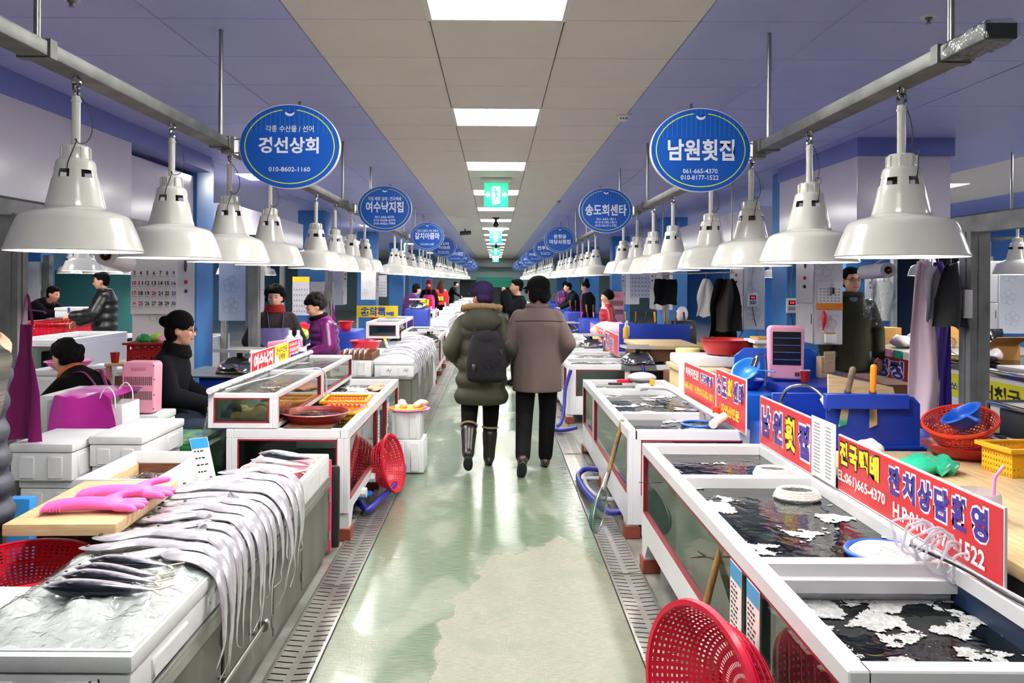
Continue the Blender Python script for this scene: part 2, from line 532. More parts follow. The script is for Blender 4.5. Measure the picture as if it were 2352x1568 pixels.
# ================================================================ the hall
ZC = CAMZ + 1.15            # ceiling height
XD_L, XD_R = (-0.90, -0.72), (0.625, 0.805)     # drain channels
def floor_mat():
 m = bpy.data.materials.new('wet_floor')
 m.use_nodes = True
 nt = m.node_tree
 L = nt.links.new
 b = nt.nodes['Principled BSDF']
 b.inputs['Specular IOR Level'].default_value = 0.85
 def N(t, **k):
  n = nt.nodes.new(t)
  for a, v in k.items(): setattr(n, a, v)
  return n
 def math_(op, a, b_=None, c=None):
  n = N('ShaderNodeMath', operation=op)
  for i, x in enumerate((a, b_, c)):
   if x is None: continue
   if isinstance(x, (int, float)): n.inputs[i].default_value = x
   else: L(x, n.inputs[i])
  return n.outputs[0]
 def noise_(sc, det, scale3=(1, 1, 1), dist=0.0):
  mp = N('ShaderNodeMapping')
  mp.inputs['Scale'].default_value = scale3
  L(geo.outputs['Position'], mp.inputs[0])
  n = N('ShaderNodeTexNoise')
  n.inputs['Scale'].default_value = sc
  n.inputs['Detail'].default_value = det
  n.inputs['Distortion'].default_value = dist
  L(mp.outputs[0], n.inputs['Vector'])
  return n.outputs[0]
 def ramp(x, a, b_):
  r = N('ShaderNodeMapRange')
  r.interpolation_type = 'SMOOTHSTEP'
  L(x, r.inputs[0])
  r.inputs[1].default_value, r.inputs[2].default_value = a, b_
  return r.outputs[0]
 def mix(f, a, b_):
  n = N('ShaderNodeMix', data_type='RGBA')
  L(f, n.inputs[0])
  for i, x in ((6, a), (7, b_)):
   if isinstance(x, tuple): n.inputs[i].default_value = lin(x)
   else: L(x, n.inputs[i])
  return n.outputs[2]
 geo = N('ShaderNodeNewGeometry')
 sep = N('ShaderNodeSeparateXYZ')
 L(geo.outputs['Position'], sep.inputs[0])
 x, y = sep.outputs[0], sep.outputs[1]
 dx = math_('DIVIDE', math_('SUBTRACT', x, 0.36), 0.62)
 dy = math_('DIVIDE', math_('SUBTRACT', y, 3.1), 1.75)
 d2 = math_('ADD', math_('MULTIPLY', dx, dx), math_('MULTIPLY', dy, dy))
 edge = noise_(4.0, 9, (1.0, 0.8, 1), 0.3)
 dry = ramp(math_('ADD', d2, math_('MULTIPLY', math_('SUBTRACT', edge, 0.5), 1.3)), 1.06, 0.90)
 dry2 = ramp(noise_(1.7, 8, (1.4, 0.6, 1), 0.5), 0.50, 0.60)
 inside = math_('MULTIPLY', math_('GREATER_THAN', x, -0.91), math_('LESS_THAN', x, 0.815))
 dry, dry2 = math_('MULTIPLY', dry, inside), math_('MULTIPLY', dry2, inside)
 streak = noise_(7.0, 4, (1.6, 22, 1))
 brush = noise_(30.0, 3, (1.0, 9, 1))
 fine = noise_(140.0, 2, (1, 1, 1))
 green = mix(ramp(streak, 0.3, 0.7), (96, 114, 92), (128, 142, 120))
 beige = mix(ramp(streak, 0.3, 0.7), (136, 133, 112), (108, 113, 92))
 beige = mix(ramp(brush, 0.4, 0.65), beige, (146, 146, 126))
 beige = mix(ramp(noise_(4.5, 5), 0.5, 0.72), beige, (118, 124, 104))
 aisle = mix(dry, mix(math_('MULTIPLY', dry2, 0.35), green, beige), beige)
 conc = mix(ramp(noise_(3.0, 6), 0.35, 0.7), (160, 160, 154), (122, 122, 114))
 L(mix(inside, conc, aisle), b.inputs['Base Color'])
 anyd = math_('MAXIMUM', dry, dry2)
 L(math_('ADD', math_('ADD', 0.07, math_('MULTIPLY', brush, 0.08)), math_('ADD', math_('MULTIPLY', dry2, 0.14), math_('MULTIPLY', dry, 0.22))), b.inputs['Roughness'])
 bp = N('ShaderNodeBump')
 bp.inputs['Distance'].default_value = 0.004
 L(math_('ADD', math_('MULTIPLY', streak, 0.5), math_('ADD', math_('MULTIPLY', brush, 0.35), math_('MULTIPLY', fine, math_('MULTIPLY', anyd, 0.55)))), bp.inputs['Height'])
 L(math_('ADD', 0.35, math_('MULTIPLY', anyd, 0.45)), bp.inputs['Strength'])
 L(bp.outputs[0], b.inputs['Normal'])
 return m
struct('floor', MB().box(-16, 16, -3, 46, -0.1, 0), floor_mat(), smooth=0)
# ---- drains: a steel cover every metre, two rows of slots each
M_GRATE = mat('drain_steel', (186, 184, 178), 0.3, 0.75, var=(7, 0.6, (140, 134, 120)), bump=(40, 0.05))
def drain_cover_mesh(w):
 mb = MB()
 t = 0.007
 L_ = 0.994
 xs = [-w / 2, -w / 2 + 0.012, -0.014, 0.014, w / 2 - 0.012, w / 2]
 n = 20
 ys = [0.0]
 for k in range(n):
  y0 = (k + .5) * L_ / n
  ys += [y0 - 0.0045, y0 + 0.0045]
 ys.append(L_)
 def zz(x): return t - 0.006 * (1 - abs(x) / (w / 2)) if abs(x) < 0.05 else t
 vs = [(x, y, zz(x)) for y in ys for x in xs]
 nx = len(xs)
 fs = []
 for j in range(len(ys) - 1):
  for i in range(nx - 1):
   if i in (1, 3) and j % 2 == 1:
    continue
   a = j * nx + i
   fs.append((a, a + 1, a + nx + 1, a + nx))
 mb.add(vs, fs)
 o = len(mb.v)
 mb.add([(-w / 2, 0, 0), (w / 2, 0, 0), (w / 2, L_, 0), (-w / 2, L_, 0), (-w / 2, 0, t), (w / 2, 0, t), (w / 2, L_, t), (-w / 2, L_, t)],
  [(0, 1, 5, 4), (1, 2, 6, 5), (2, 3, 7, 6), (3, 0, 4, 7)])
 return mb.mesh('drain_cover', M_GRATE, smooth=0, recalc=False)
for k, (x0, x1) in enumerate((XD_L, XD_R)):
 tr = struct('trim_%d' % (k + 1), MB().box(x0 - .004, x1 + .004, 0, 40, -0.02, 0.0012), M_DARK, smooth=0)
 dm = drain_cover_mesh(x1 - x0)
 for j in range(1, 38):
  o = bpy.data.objects.new('drain_cover', dm)
  C.objects.link(o)
  o.parent = tr
  o.location = ((x0 + x1) / 2, j + 0.13 + 0.2 * k, 0.001)
# ---- ceiling
M_CW = mat('white_ceiling_panel', (238, 230, 224), 0.6, var=(2.0, 0.4, (228, 220, 214)), bump=(220, 0.08))
M_CB = mat('blue_ceiling_panel', (176, 182, 236), 0.38, var=(1.5, 0.4, (168, 174, 230)))
M_CSEAM = mat('ceiling_seam', (120, 118, 122), 0.7)
ceil = struct('ceiling', MB().box(-16, 16, -3, 46, ZC + 0.02, ZC + 0.14), M_CSEAM, smooth=0)
def panel_mesh(w, l, m, g=0.0025, b=0.004):
 return MB().box(-w / 2 + g, w / 2 - g, g, l - g, 0, 0.018).mesh('ceiling_panel', m, bevel=b, seg=1, smooth=0)
TILE0 = 2.94 - 2.4          # grid origin: the light panels fall on whole tiles
pw, pb1, pb2 = panel_mesh(0.6, 0.6, M_CW), panel_mesh(0.6, 0.6, M_CB, 0.0015), panel_mesh(1.25, 0.6, M_CB, 0.0015)
light_rows = set(range(0, 64, 4))
for j in range(-1, 22):
 y = TILE0 + 0.6 * j
 for me, x in ((pw, -0.6), (pw, 0.0), (pw, 0.6), (pb1, -1.2), (pb1, 1.2), (pb2, -2.125), (pb2, 2.125)):
  if x == 0.0 and j in light_rows:
   continue
  o = bpy.data.objects.new('ceiling_panel', me)
  C.objects.link(o)
  o.parent = ceil
  o.location = (x, y, ZC)
far_w, far_b = MB(), MB()
for j in range(22, 72):
 y = TILE0 + 0.6 * j
 for x in (-0.6, 0.0, 0.6):
  if x == 0.0 and j in light_rows:
   continue
  far_w.box(x - .2975, x + .2975, y + .003, y + .597, ZC, ZC + .018)
 for x0, x1 in ((-1.5, -.9), (.9, 1.5), (-2.75, -1.5), (1.5, 2.75)):
  far_b.box(x0 + .002, x1 - .002, y + .002, y + .598, ZC, ZC + .018)
part('ceiling_panels_far_white', far_w, M_CW, ceil, kind='stuff', smooth=0)
part('ceiling_panels_far_blue', far_b, M_CB, ceil, kind='stuff', smooth=0)
# ceilings over the neighbouring aisles
side_b, side_w = MB(), MB()
for s in (-1, 1):
 for x0, x1, mb in ((2.755, 4.75, side_b), (4.75, 6.55, side_w), (6.55, 16, side_b)):
  a, b_ = sorted((s * x0, s * x1))
  for j in range(0, 20):
   mb.box(a + .003, b_ - .003, -2 + 2.4 * j + .003, .4 + 2.4 * j - .003, ZC, ZC + .018)
part('ceiling_panels_side_blue', side_b, M_CB, ceil, kind='stuff', smooth=0)
part('ceiling_panels_side_white', side_w, M_CW, ceil, kind='stuff', smooth=0)
# ---- flat light panels
M_LIGHT = mat('panel_light', (255, 255, 255), 0.5, emit=((255, 252, 248), PANEL))
M_LFRAME = mat('panel_frame', (236, 236, 236), 0.4)
def light_panel(label, x, y, w=0.57, l=0.57, group='ceiling light panels'):
 t = thing('ceiling_light', label, 'ceiling light', (x, y, ZC - 0.004), group=group)
 f = MB()
 e = 0.022
 for a, b_, c, d in ((-w / 2 - e, -w / 2, 0 - e, l + e), (w / 2, w / 2 + e, -e, l + e), (-w / 2, w / 2, -e, 0), (-w / 2, w / 2, l, l + e)):
  f.box(a, b_, c, d, 0, 0.02)
 part('frame', f, M_LFRAME, t, smooth=0)
 part('diffuser', MB().box(-w / 2, w / 2, 0, l, 0.003, 0.012), M_LIGHT, t, smooth=0)
 return t
lp0 = None
for k in range(0, 17):
 y = TILE0 + 2.4 * k + 0.015
 lab = 'square white ceiling light panel above the aisle, %s from the camera' % ORD[k - 1] if k else 'square ceiling light panel above the aisle just behind the camera'
 if lp0 is None:
  lp0 = light_panel(lab, 0, y)
 else:
  dup(lp0, (0, y, ZC - 0.004), 0, lab)
n = 0
for s in (-1, 1):
 for k in range(1, 13):
  n += 1
  dup(lp0, (s * (5.15 if s > 0 else 5.4), 9.2 + 2.4 * (k - 4), ZC - 0.004), 0,
   '%s ceiling light panel over the neighbouring aisle on the %s' % (ORD[k - 1], 'left' if s < 0 else 'right'))
for k, y in enumerate((8.2, 16.2, 24.4, 32.6)):
 for s in (-1,):
  dup(lp0, (s * 2.55, y + .5, ZC - 0.004), 0, '%s ceiling light panel by the blue columns on the %s' % (ORD[k], 'left' if s < 0 else 'right'))
# ---- blue columns
def column(name, x0, x1, y0, k, side):
 t = thing(name, '%s blue painted concrete column along the %s side' % (ORD[k], side), 'column', ((x0 + x1) / 2, y0 + .22, 0), group='blue columns', kind='structure')
 part('shaft', MB().box(x0, x1, y0, y0 + .45, 0, ZC), M_COLUMN, t, world=True, bevel=.012)
 part('base_band', MB().box(x0 - .006, x1 + .006, y0 - .006, y0 + .456, 0, .12), M_INKB, t, world=True, bevel=.004)
for k in range(6):
 column('column', -3.28, -2.83, 7.6 + 5.7 * k, k, 'left')
 column('column', 2.96, 3.41, 8.15 + 6.1 * k, k, 'right')
# ---- glossy white bulkhead panels with a blue drop above, steel channels and posts below
M_BULK = mat('glossy_white_panel', (226, 220, 232), 0.16, var=(2, 0.3, (212, 206, 222)))
M_DROP = mat('blue_drop_panel', (120, 130, 200), 0.4)
def bulkhead(k, x0, x1, ys, z0, z1):
 w = struct('trim_%d' % k, MB().box(x0 + .004, x1 - .004, ys[0] + .004, ys[-1] - .004, z0 + .004, z1), M_STEEL, smooth=0)
 for a, b_ in zip(ys[:-1], ys[1:]):
  part('wall_panel', MB().box(x0, x1, a + .003, b_ - .003, z0, z1 + .004), M_BULK, w, bevel=.006, smooth=0)
 return w
bulkhead(3, -3.0, -2.70, [1.2, 3.05, 4.25, 5.95], 2.03, 2.585)
bulkhead(4, -3.1, -2.86, [6.1, 7.59], 2.05, 2.55)
bulkhead(5, -3.2, -2.95, [8.9, 10.6, 12.3], 2.0, 2.42)
bulkhead(6, -3.2, -2.95, [14.2, 16.5, 18.6], 2.0, 2.42)
bulkhead(7, 2.86, 3.6, [6.35, 8.1], 1.9, 2.585)
bulkhead(8, 2.96, 3.5, [9.2, 11.2, 13.6], 1.95, 2.45)
bulkhead(9, 2.96, 3.5, [15.2, 17.4, 19.8], 2.0, 2.45)
struct('trim_10', MB().box(-3.05, -2.69, 1.2, 7.59, 2.588, ZC), M_DROP, smooth=0)
struct('trim_11', MB().box(2.85, 3.62, 6.33, 8.12, 2.588, ZC), M_DROP, smooth=0)
def channel(k, x, y0, y1, z0, z1):
 s = 1 if x > 0 else -1
 mb = MB()
 mb.box(x - .004, x + .004, y0, y1, z0, z1)
 for z in (z0, z1 - .006):
  a, b_ = sorted((x, x + s * .06))
  mb.box(a, b_, y0, y1, z, z + .006)
 struct('trim_%d' % k, mb, M_STEELD, smooth=0)
channel(12, -2.72, 1.2, 16, 1.93, 2.02)
channel(13, 2.83, 1.6, 16, 1.885, 1.985)
def post(label, x, y, z0, z1, w=.1):
 t = thing('steel_post', label, 'post', (x, y, z0))
 mb = MB()
 o = [(-w/2, -w/2), (w/2, -w/2), (w/2, w/2), (w/2-.03, w/2), (w/2-.03, w/2-.012), (w/2-.012, w/2-.012), (w/2-.012, -w/2+.012), (-w/2+.012, -w/2+.012),
  (-w/2+.012, w/2-.012), (-w/2+.03, w/2-.012), (-w/2+.03, w/2), (-w/2, w/2)]
 mb.prism(o, (1, 0, 0), (0, 1, 0), (0, 0, 0), z1 - z0)
 part('channel', mb, M_STEELD, t, smooth=0)
 part('rib', MB().box(-.012, .012, -w/2 - .006, -w/2, 0, z1 - z0).box(w/2, w/2 + .006, -.012, .012, 0, z1 - z0).box(-w/2 - .006, -w/2, -.012, .012, 0, z1 - z0), M_STEELD, t, smooth=0)
 part('base_plate', MB().box(-w*.9, w*.9, -w*.9, w*.9, 0, .01), M_STEELD, t, smooth=0)
 return t
post('galvanised steel post beside the hanging purple apron on the right', 2.83, 4.74, 0.0, 1.885, .115)
post('galvanised steel post at the left edge of the picture', -2.70, 4.5, 0.0, 1.93)
post('galvanised steel post between the two women and the striped cabinet', -2.62, 8.6, 0, 2.0, .09)
post('thin galvanised steel post right behind the steel weighing scale', -2.28, 7.6, 0, 2.0, .09)
post('galvanised steel post beside the third blue column on the left', -2.62, 12.6, 0, 2.0, .09)
post('galvanised steel post behind the black cash machine on the right', 2.75, 12.95, 0, 1.95, .09)
# ---- outer walls and the far end
M_WALLB = mat('pale_blue_wall', (120, 170, 214), 0.5, var=(2, .4, (104, 156, 204)))
M_WALLBR = mat('bright_blue_wall', (44, 120, 205), 0.5, var=(2, .4, (36, 104, 190)))
M_WALLG = mat('grey_wall', (190, 196, 200), 0.5)
struct('wall_left', MB().box(-11.2, -11, -3, 46, 0, ZC + .02), M_WALLB, smooth=0)
struct('wall_right', MB().box(9.0, 9.2, -3, 46, 0, ZC + .02), M_WALLBR, smooth=0)
struct('wall_rear', MB().box(-11.2, 9.2, -3.2, -3, 0, ZC + .02), M_WALLG, smooth=0)
fw = MB()
fw.box(-11.2, -1.9, 42, 42.2, 0, ZC + .02)
fw.box(1.0, 9.2, 42, 42.2, 0, ZC + .02)
fw.box(-1.9, 1.0, 42, 42.2, 1.62, ZC + .02)
struct('wall_end', fw, mat('teal_grey_wall', (176, 206, 206), .5), smooth=0)
d = struct('door_1', MB().box(-1.9, 1.0, 42.6, 42.7, 0, 1.62), mat('dark_doorway', (44, 52, 54), .4), smooth=0)
part('door_leaf', MB().box(-1.3, -.55, 42.5, 42.56, .02, 1.55), mat('dark_glass_leaf', (54, 66, 66), .2), d, smooth=0, bevel=.01)
part('door_leaf', MB().box(-.52, .25, 42.5, 42.56, .02, 1.55), mat('dark_glass_leaf'), d, smooth=0, bevel=.01)
sh = MB()
for k in range(7):
 sh.box(-1.0, .95, 41.94 - (k % 2) * .01, 41.998, 1.25 + .075 * k, 1.25 + .075 * (k + 1) - .006)
solo('roller_shutter', sh, mat('teal_shutter', (30, 190, 158), .4), 'teal green roller shutter half lowered at the far end of the aisle', 'shutter', smooth=0)
lt = MB()
lt.box(-1.3, 1.3, 41.0, 41.1, 2.3, ZC)
struct('trim_14', lt, mat('grey_header', (150, 158, 150), .5), smooth=0)
# ---- beams with hanger rods that carry the lamps
BZ0, BZ1 = 2.19, 2.232
def beam(label, x, y0, y1, tip):
 t = thing('lamp_beam', label, 'beam', (x, y0, BZ0))
 part('beam_profile', MB().box(-.041, .041, 0, y1 - y0, 0, BZ1 - BZ0), M_STEEL, t, bevel=.004, seg=2, smooth=30)
 part('end_cap', MB().box(-.039, .039, -.003, .01, .002, BZ1 - BZ0 - .002), mat('beam_end', (40, 42, 44), .6), t, smooth=0)
 k = 0
 for yy in [2.22 + 1.48 * i for i in range(26)]:
  if yy > y1 - .3: break
  r = MB().cyl((0, yy - y0, BZ1 - BZ0), (0, yy - y0, ZC - BZ0), .0095, seg=10)
  part('hanger_rod', r, M_INOX, t)
  part('saddle_clamp', MB().box(-.047, .047, yy - y0 - .018, yy - y0 + .018, -.004, BZ1 - BZ0 + .006), M_STEEL, t, smooth=0)
 if tip:
  w = MB()
  rnd = random.Random(3)
  rings = []
  for i in range(7):
   y = -.012 + i * .032
   ring = []
   for a in range(20):
    an = 2 * PI * a / 20
    cx, cz = math.cos(an), math.sin(an)
    q = 1 / max(abs(cx), abs(cz))
    q = min(q, 1.25)
    ring.append(V((cx * q * .044 + rnd.uniform(-.004, .004), y + rnd.uniform(-.008, .008), (BZ1 - BZ0) / 2 + cz * q * .026 + rnd.uniform(-.003, .004))))
   rings.append(ring)
  w.loft(rings, caps=False)
  part('plastic_wrap', w, M_CLEAR, t)
 return t
beam('grey steel lamp beam above the left stalls', -1.272, 1.62, 38, False)
beam('grey steel lamp beam with plastic wrapped end above the right stalls', 1.256, 2.0, 38, True)
for s, x, lab in ((-1, -4.33, 'near side'), (-1, -6.9, 'far side'), (1, 4.5, 'near side'), (1, 7.1, 'far side')):
 t = thing('lamp_beam', 'steel lamp beam on the %s of the neighbouring %s aisle' % (lab, 'left' if s < 0 else 'right'), 'beam', (x, 3, BZ0))
 part('beam_profile', MB().box(-.041, .041, 0, 25, 0, BZ1 - BZ0), M_STEEL, t, smooth=0)
 for yy in range(1, 24, 3):
  part('hanger_rod', MB().cyl((0, yy, BZ1 - BZ0), (0, yy, ZC - BZ0), .0095, seg=8), M_INOX, t)
# ---- pendant lamps
M_BULB = mat('lamp_bulb', (255, 255, 255), 0.5, emit=((255, 250, 244), BULB))
LAMPZ = 1.661
def lamp_parts():
 shade = MB()
 prof = [(.190, .000), (.1935, .003), (.190, .008), (.176, .050), (.158, .094), (.150, .106), (.134, .115), (.110, .121), (.090, .126), (.084, .131)]
 shade.lathe(prof + [(.080, .131)] + [(r - .005, z - .001) for r, z in reversed(prof[3:-1])] + [(.185, .003), (.190, .000)], 48)
 neck = MB()
 np_ = [(.084, .131), (.0835, .137), (.080, .150), (.072, .185), (.066, .214), (.064, .220), (.0605, .238), (.059, .244), (.0545, .268), (.050, .275), (.043, .279)]
 def skip(i, j):
  return (i in (5, 6) and j % 8 in (1, 2, 3, 4))
 neck.lathe(np_, 48, skip=skip)
 cap_ = MB()
 for k in range(1):
  cap_.lathe([(.043, .276), (.042, .282), (.040, .312), (.036, .318), (.014, .322), (.0, .322)], 24)
 for k in range(8):
  a = 2 * PI * k / 8
  cap_.cbox((.0405 * math.cos(a), .0405 * math.sin(a), .296), (.008, .006, .034), R=Matrix.Rotation(a, 3, 'Z'))
 rod = MB().cyl((0, 0, .318), (0, 0, .47), .0125, seg=14).cyl((0, 0, .452), (0, 0, .458), .015, seg=14)
 hook = MB()
 hook.tube([(0, .016 * math.sin(a), .487 + .019 * math.cos(a)) for a in [2 * PI * i / 14 for i in range(14)]], .0055, 6, closed=True)
 hook.tube([(.012 * math.sin(a), 0, .512 + .017 * math.cos(a)) for a in [2 * PI * i / 14 for i in range(14)]], .0035, 6, closed=True)
 sock = MB().lathe([(.024, .262), (.026, .20), (.030, .15), (.024, .128), (.0, .128)], 20)
 light_block = MB().lathe([(.0845, .130), (.024, .126), (.024, .129), (.0845, .133)], 40)  # added unseen disc that keeps bulb light out of the vent holes
 bulb = MB().ell((0, 0, .074), (.042, .042, .05), 8, 5)
 cord = MB()
 pts = [V((.004, 0, .475)), V((.02, .0, .46)), V((.04, .004, .42)), V((.046, .004, .37)), V((.035, .0, .335)), V((.018, -.016, .325)), V((.01, -.03, .335)), V((.022, -.046, .33)), V((.014, -.052, .30)), V((.004, -.062, .26)), V((0, -.058, .232))]
 cord.tube(smooth_path(pts, 4), .0016, 5)
 return dict(shade=(shade, M_ENAMEL), neck=(neck, M_ENAMEL), socket_cap=(cap_, M_ENAMEL), rod=(rod, M_ENAMEL), hook=(hook, M_CHROME), socket=(sock, mat('socket_porcelain', (120, 112, 90), .4)), bulb=(bulb, M_BULB), added_light_block=(light_block, M_ENAMEL), cord=(cord, mat('thin_wire', (60, 58, 56), .5)))
def smooth_path(pts, k=4):
 pts = [V(p) for p in pts]
 out = []
 n_ = len(pts)
 for i in range(n_ - 1):
  p0, p1, p2, p3 = pts[max(i - 1, 0)], pts[i], pts[i + 1], pts[min(i + 2, n_ - 1)]
  for j in range(k):
   t = j / k
   out.append(0.5 * ((2 * p1) + (p2 - p0) * t + (2 * p0 - 5 * p1 + 4 * p2 - p3) * t * t + (3 * p1 - p0 - 3 * p2 + p3) * t ** 3))
 out.append(pts[-1])
 return out
lamp0 = thing('pendant_lamp', 'x', 'lamp', (0, 0, 0), group='white enamel pendant lamps')
LP_ = lamp_parts()
for nm, (mb, m) in LP_.items():
 part(nm, mb, m, lamp0, smooth=50)
# far copies: shade and neck in one mesh, with rod and bulb
def far_lamp():
 mb = MB()
 mb.lathe([(.190, 0), (.176, .05), (.155, .10), (.084, .131), (.064, .22), (.0545, .268), (.041, .279), (.04, .315), (.012, .32), (.012, .525)], 20)
 mb.ell((0, 0, .082), (.042, .042, .05), 6, 4, mi=1)
 for k in range(5):
  a = 2 * PI * k / 5 + .3
  mb.cbox((.0625 * math.cos(a), .0625 * math.sin(a), .228), (.006, .04, .02), R=Matrix.Rotation(a, 3, 'Z'), mi=2)
 me = mb.mesh('pendant_lamp', [M_ENAMEL, M_BULB, M_DARK], smooth=45)
 return me
farlamp_me = far_lamp()
first = [True]
def place_lamp(x, y, rz, label, full):
 if full:
  if first[0]:
   first[0] = False
   lamp0.location = (x, y, LAMPZ); lamp0.rotation_euler = (0, 0, rz); lamp0['label'] = label
  else:
   dup(lamp0, (x, y, LAMPZ), rz, label)
 else:
  o = bpy.data.objects.new('pendant_lamp', farlamp_me)
  C.objects.link(o)
  o.location = (x, y, LAMPZ); o.rotation_euler = (0, 0, rz)
  props(o, label, 'lamp', 'white enamel pendant lamps')
rnd = random.Random(11)
L_STALL = [2.43, 5.67, 10.1, 13.4, 17.75, 21.0, 25.4, 28.7, 33.0]
for s, x in ((-1, -1.272), (1, 1.256)):
 for i, y0 in enumerate(L_STALL):
  for k in range(4):
   y = y0 + (.70 if s < 0 else .733) * k + (.07 if s > 0 and i == 0 else 0) + rnd.uniform(-.02, .02)
   place_lamp(x, y, rnd.uniform(-.6, .6), '%s white pendant lamp over the %s stall on the %s' % (ORD[k], ORD[i], 'left' if s < 0 else 'right'), y < 16)
for s, xs in ((-1, (-4.33, -6.9)), (1, (4.5, 7.1))):
 for q, x in enumerate(xs):
  for i in range(2):
   for k in range(4):
    place_lamp(x, 6.2 + 4.6 * i + .72 * k + (2.2 if s < 0 else 0), rnd.uniform(-1, 1), '%s lamp of %s cluster in the %s neighbouring aisle, %s row' % (ORD[k], ORD[i], 'left' if s < 0 else 'right', ('near', 'far')[q]), False)
# ---- round shop signs
def ellipse(rx, ry, n=64, a0=0.0, a1=2 * PI):
 return [(rx * math.cos(a0 + (a1 - a0) * i / n), ry * math.sin(a0 + (a1 - a0) * i / n)) for i in range(n)]
def round_sign(label, side, y, lines, detail=True, rz=0.0):
 xb = -1.272 if side < 0 else 1.256
 xc, zc = (-.955 if side < 0 else .952), 2.195
 t = thing('round_sign', label, 'sign', (xc, y, zc), rz, group='round blue shop signs')
 rx, ry = .233, .195
 X, Y = V((1, 0, 0)), V((0, 0, 1))          # X x Y = -Y: the print faces the camera
 part('board', MB().prism(ellipse(rx, ry), X, Y, (0, .014, 0), .026), M_LFRAME, t, smooth=30)
 part('face', MB().prism(ellipse(rx - .003, ry - .003), X, Y, (0, -.012, 0), .0012), M_SIGNBLUE, t, smooth=30)
 ring = MB()
 n_ = 72
 ia, oa = [], []
 for i in range(n_ + 1):
  a = PI / 2 + .16 + (2 * PI - .32) * i / n_
  oa.append(V(((rx - .024) * math.cos(a), -.0136, (ry - .022) * math.sin(a))))
  ia.append(V(((rx - .0285) * math.cos(a), -.0136, (ry - .0265) * math.sin(a))))
 ring.add(oa + ia, [(i, i + 1, n_ + 2 + i, n_ + 1 + i) for i in range(n_)])
 part('ring', ring, M_SIGNLIME, t, smooth=0)
 lg = MB()
 top = [(.022 * math.cos(a), .158 + .018 * math.sin(a)) for a in [PI + PI * i / 10 for i in range(11)]]
 lg.prism(top, X, Y, (0, -.0136, 0), .0004)
 lo = part('logo', lg, M_SIGNW, t, smooth=0)
 part('logo_wave', MB().prism([(-.016, .157), (.0, .151), (.012, .154), (.023, .161), (.01, .163), (-.004, .158)], X, Y, (0, -.0142, 0), .0003), M_INKP, lo, smooth=0)
 if detail:
  st = MB()
  for i in range(-9, 10):
   x = i * .022
   zt = ry * math.sqrt(max(0, 1 - (x / rx) ** 2)) - .01
   st.prism([(x - .0012, .06), (x + .0012, .06), (x + .0012, zt), (x - .0012, zt)], X, Y, (0, -.0134, 0), .0001)
  part('pinstripe_print', st, mat('sign_stripe', (52, 124, 206), .45), t, smooth=0)
 for s_, w, h, z, dx, b_ in lines:
  text(s_, w * 1.88, h * 1.8, X, Y, V((dx, -.0138, z)), M_SIGNW, t, bold=b_, world=False)
 br = MB()
 d_ = 1 if side < 0 else -1
 a = xb - xc
 for z in (.038, -.026):
  br.tube([(a + d_ * .03, .02, z), (-d_ * .19, .02, z)], .004, 6)
 br.box(min(a, a + d_ * .06), max(a, a + d_ * .06), -.01, .05, -.034, .045)
 part('bracket', br, M_INOX, t, smooth=30)
 return t
BB = .028
round_sign('round blue hanging sign nearest the camera on the left', -1, 3.72, [('각종 수산물 / 선어', .118, .017, .082, 0, .012), ('경선상회', .148, .042, .006, -.004, BB), ('010-8602-1160', .102, .012, -.105, 0, .012)])
round_sign('round blue hanging sign with three phone numbers, second on the left', -1, 6.9, [('각종 패류 일체 / 전국택배', .15, .019, .084, 0, .012), ('여수낙지집', .172, .052, .014, 0, BB), ('061-666-4370', .088, .0115, -.072, 0, .012), ('010-5658-4370', .098, .0115, -.1, 0, .012), ('010-4426-7999', .098, .0115, -.128, 0, .012)])
round_sign('round blue hanging sign, third on the left', -1, 11.2, [('거문도 은갈치 / 여수 먹갈치', .16, .021, .078, 0, .012), ('갈치아줌마', .185, .052, .006, 0, BB), ('010-3641-6180', .10, .018, -.108, 0, .012)])
round_sign('round blue hanging sign, fourth on the left', -1, 14.7, [('나라', .08, .034, .06, .03, BB), ('어패류', .11, .034, -.012, .02, BB), ('061-662-3956', .11, .012, -.082, 0, .012), ('010-5066-3568', .11, .012, -.112, 0, .012)], False)
round_sign('round blue hanging sign, fifth on the left', -1, 19.0, [('용식이네집', .19, .05, .02, 0, BB), ('010-4056-3042', .12, .02, -.09, 0, .012)], False)
for i, (y, s_) in enumerate(((22.3, '해돋이수산'), (26.6, '금호상회'), (29.9, '돌산상회'), (34.2, '바다횟집'))):
 round_sign('round blue hanging sign, %s on the left' % ORD[5 + i], -1, y, [(s_, .18, .045, .01, 0, BB), ('061-662-1234', .12, .02, -.09, 0, .012)], False)
round_sign('round blue hanging sign nearest the camera on the right', 1, 3.75, [('남원횟집', .165, .056, .0, .002, BB), ('061-665-4370', .086, .012, -.098, -.002, .012), ('010-8177-1522', .094, .012, -.128, -.004, .012)])
round_sign('round blue hanging sign with three phone numbers, second on the right', 1, 6.95, [('송도회센타', .19, .055, .004, 0, BB), ('061-665-1811', .088, .0115, -.074, 0, .012), ('010-5182-1811', .098, .0115, -.102, 0, .012), ('010-3610-1192', .098, .0115, -.13, 0, .012)])
round_sign('round blue hanging sign with two lines of letters, third on the right', 1, 11.9, [('춘향골', .10, .034, .05, 0, BB), ('마당쇠횟집', .165, .038, -.03, 0, BB)])
round_sign('round blue hanging sign, fourth on the right', 1, 15.3, [('전주횟집', .17, .042, .02, 0, BB), ('061-662-3214', .10, .012, -.07, 0, .012), ('010-6622-4141', .10, .012, -.1, 0, .012)], False)
round_sign('round blue hanging sign, fifth on the right', 1, 19.2, [('자매횟집', .17, .042, .02, 0, BB), ('010-4118-2214', .12, .018, -.084, 0, .012)], False)
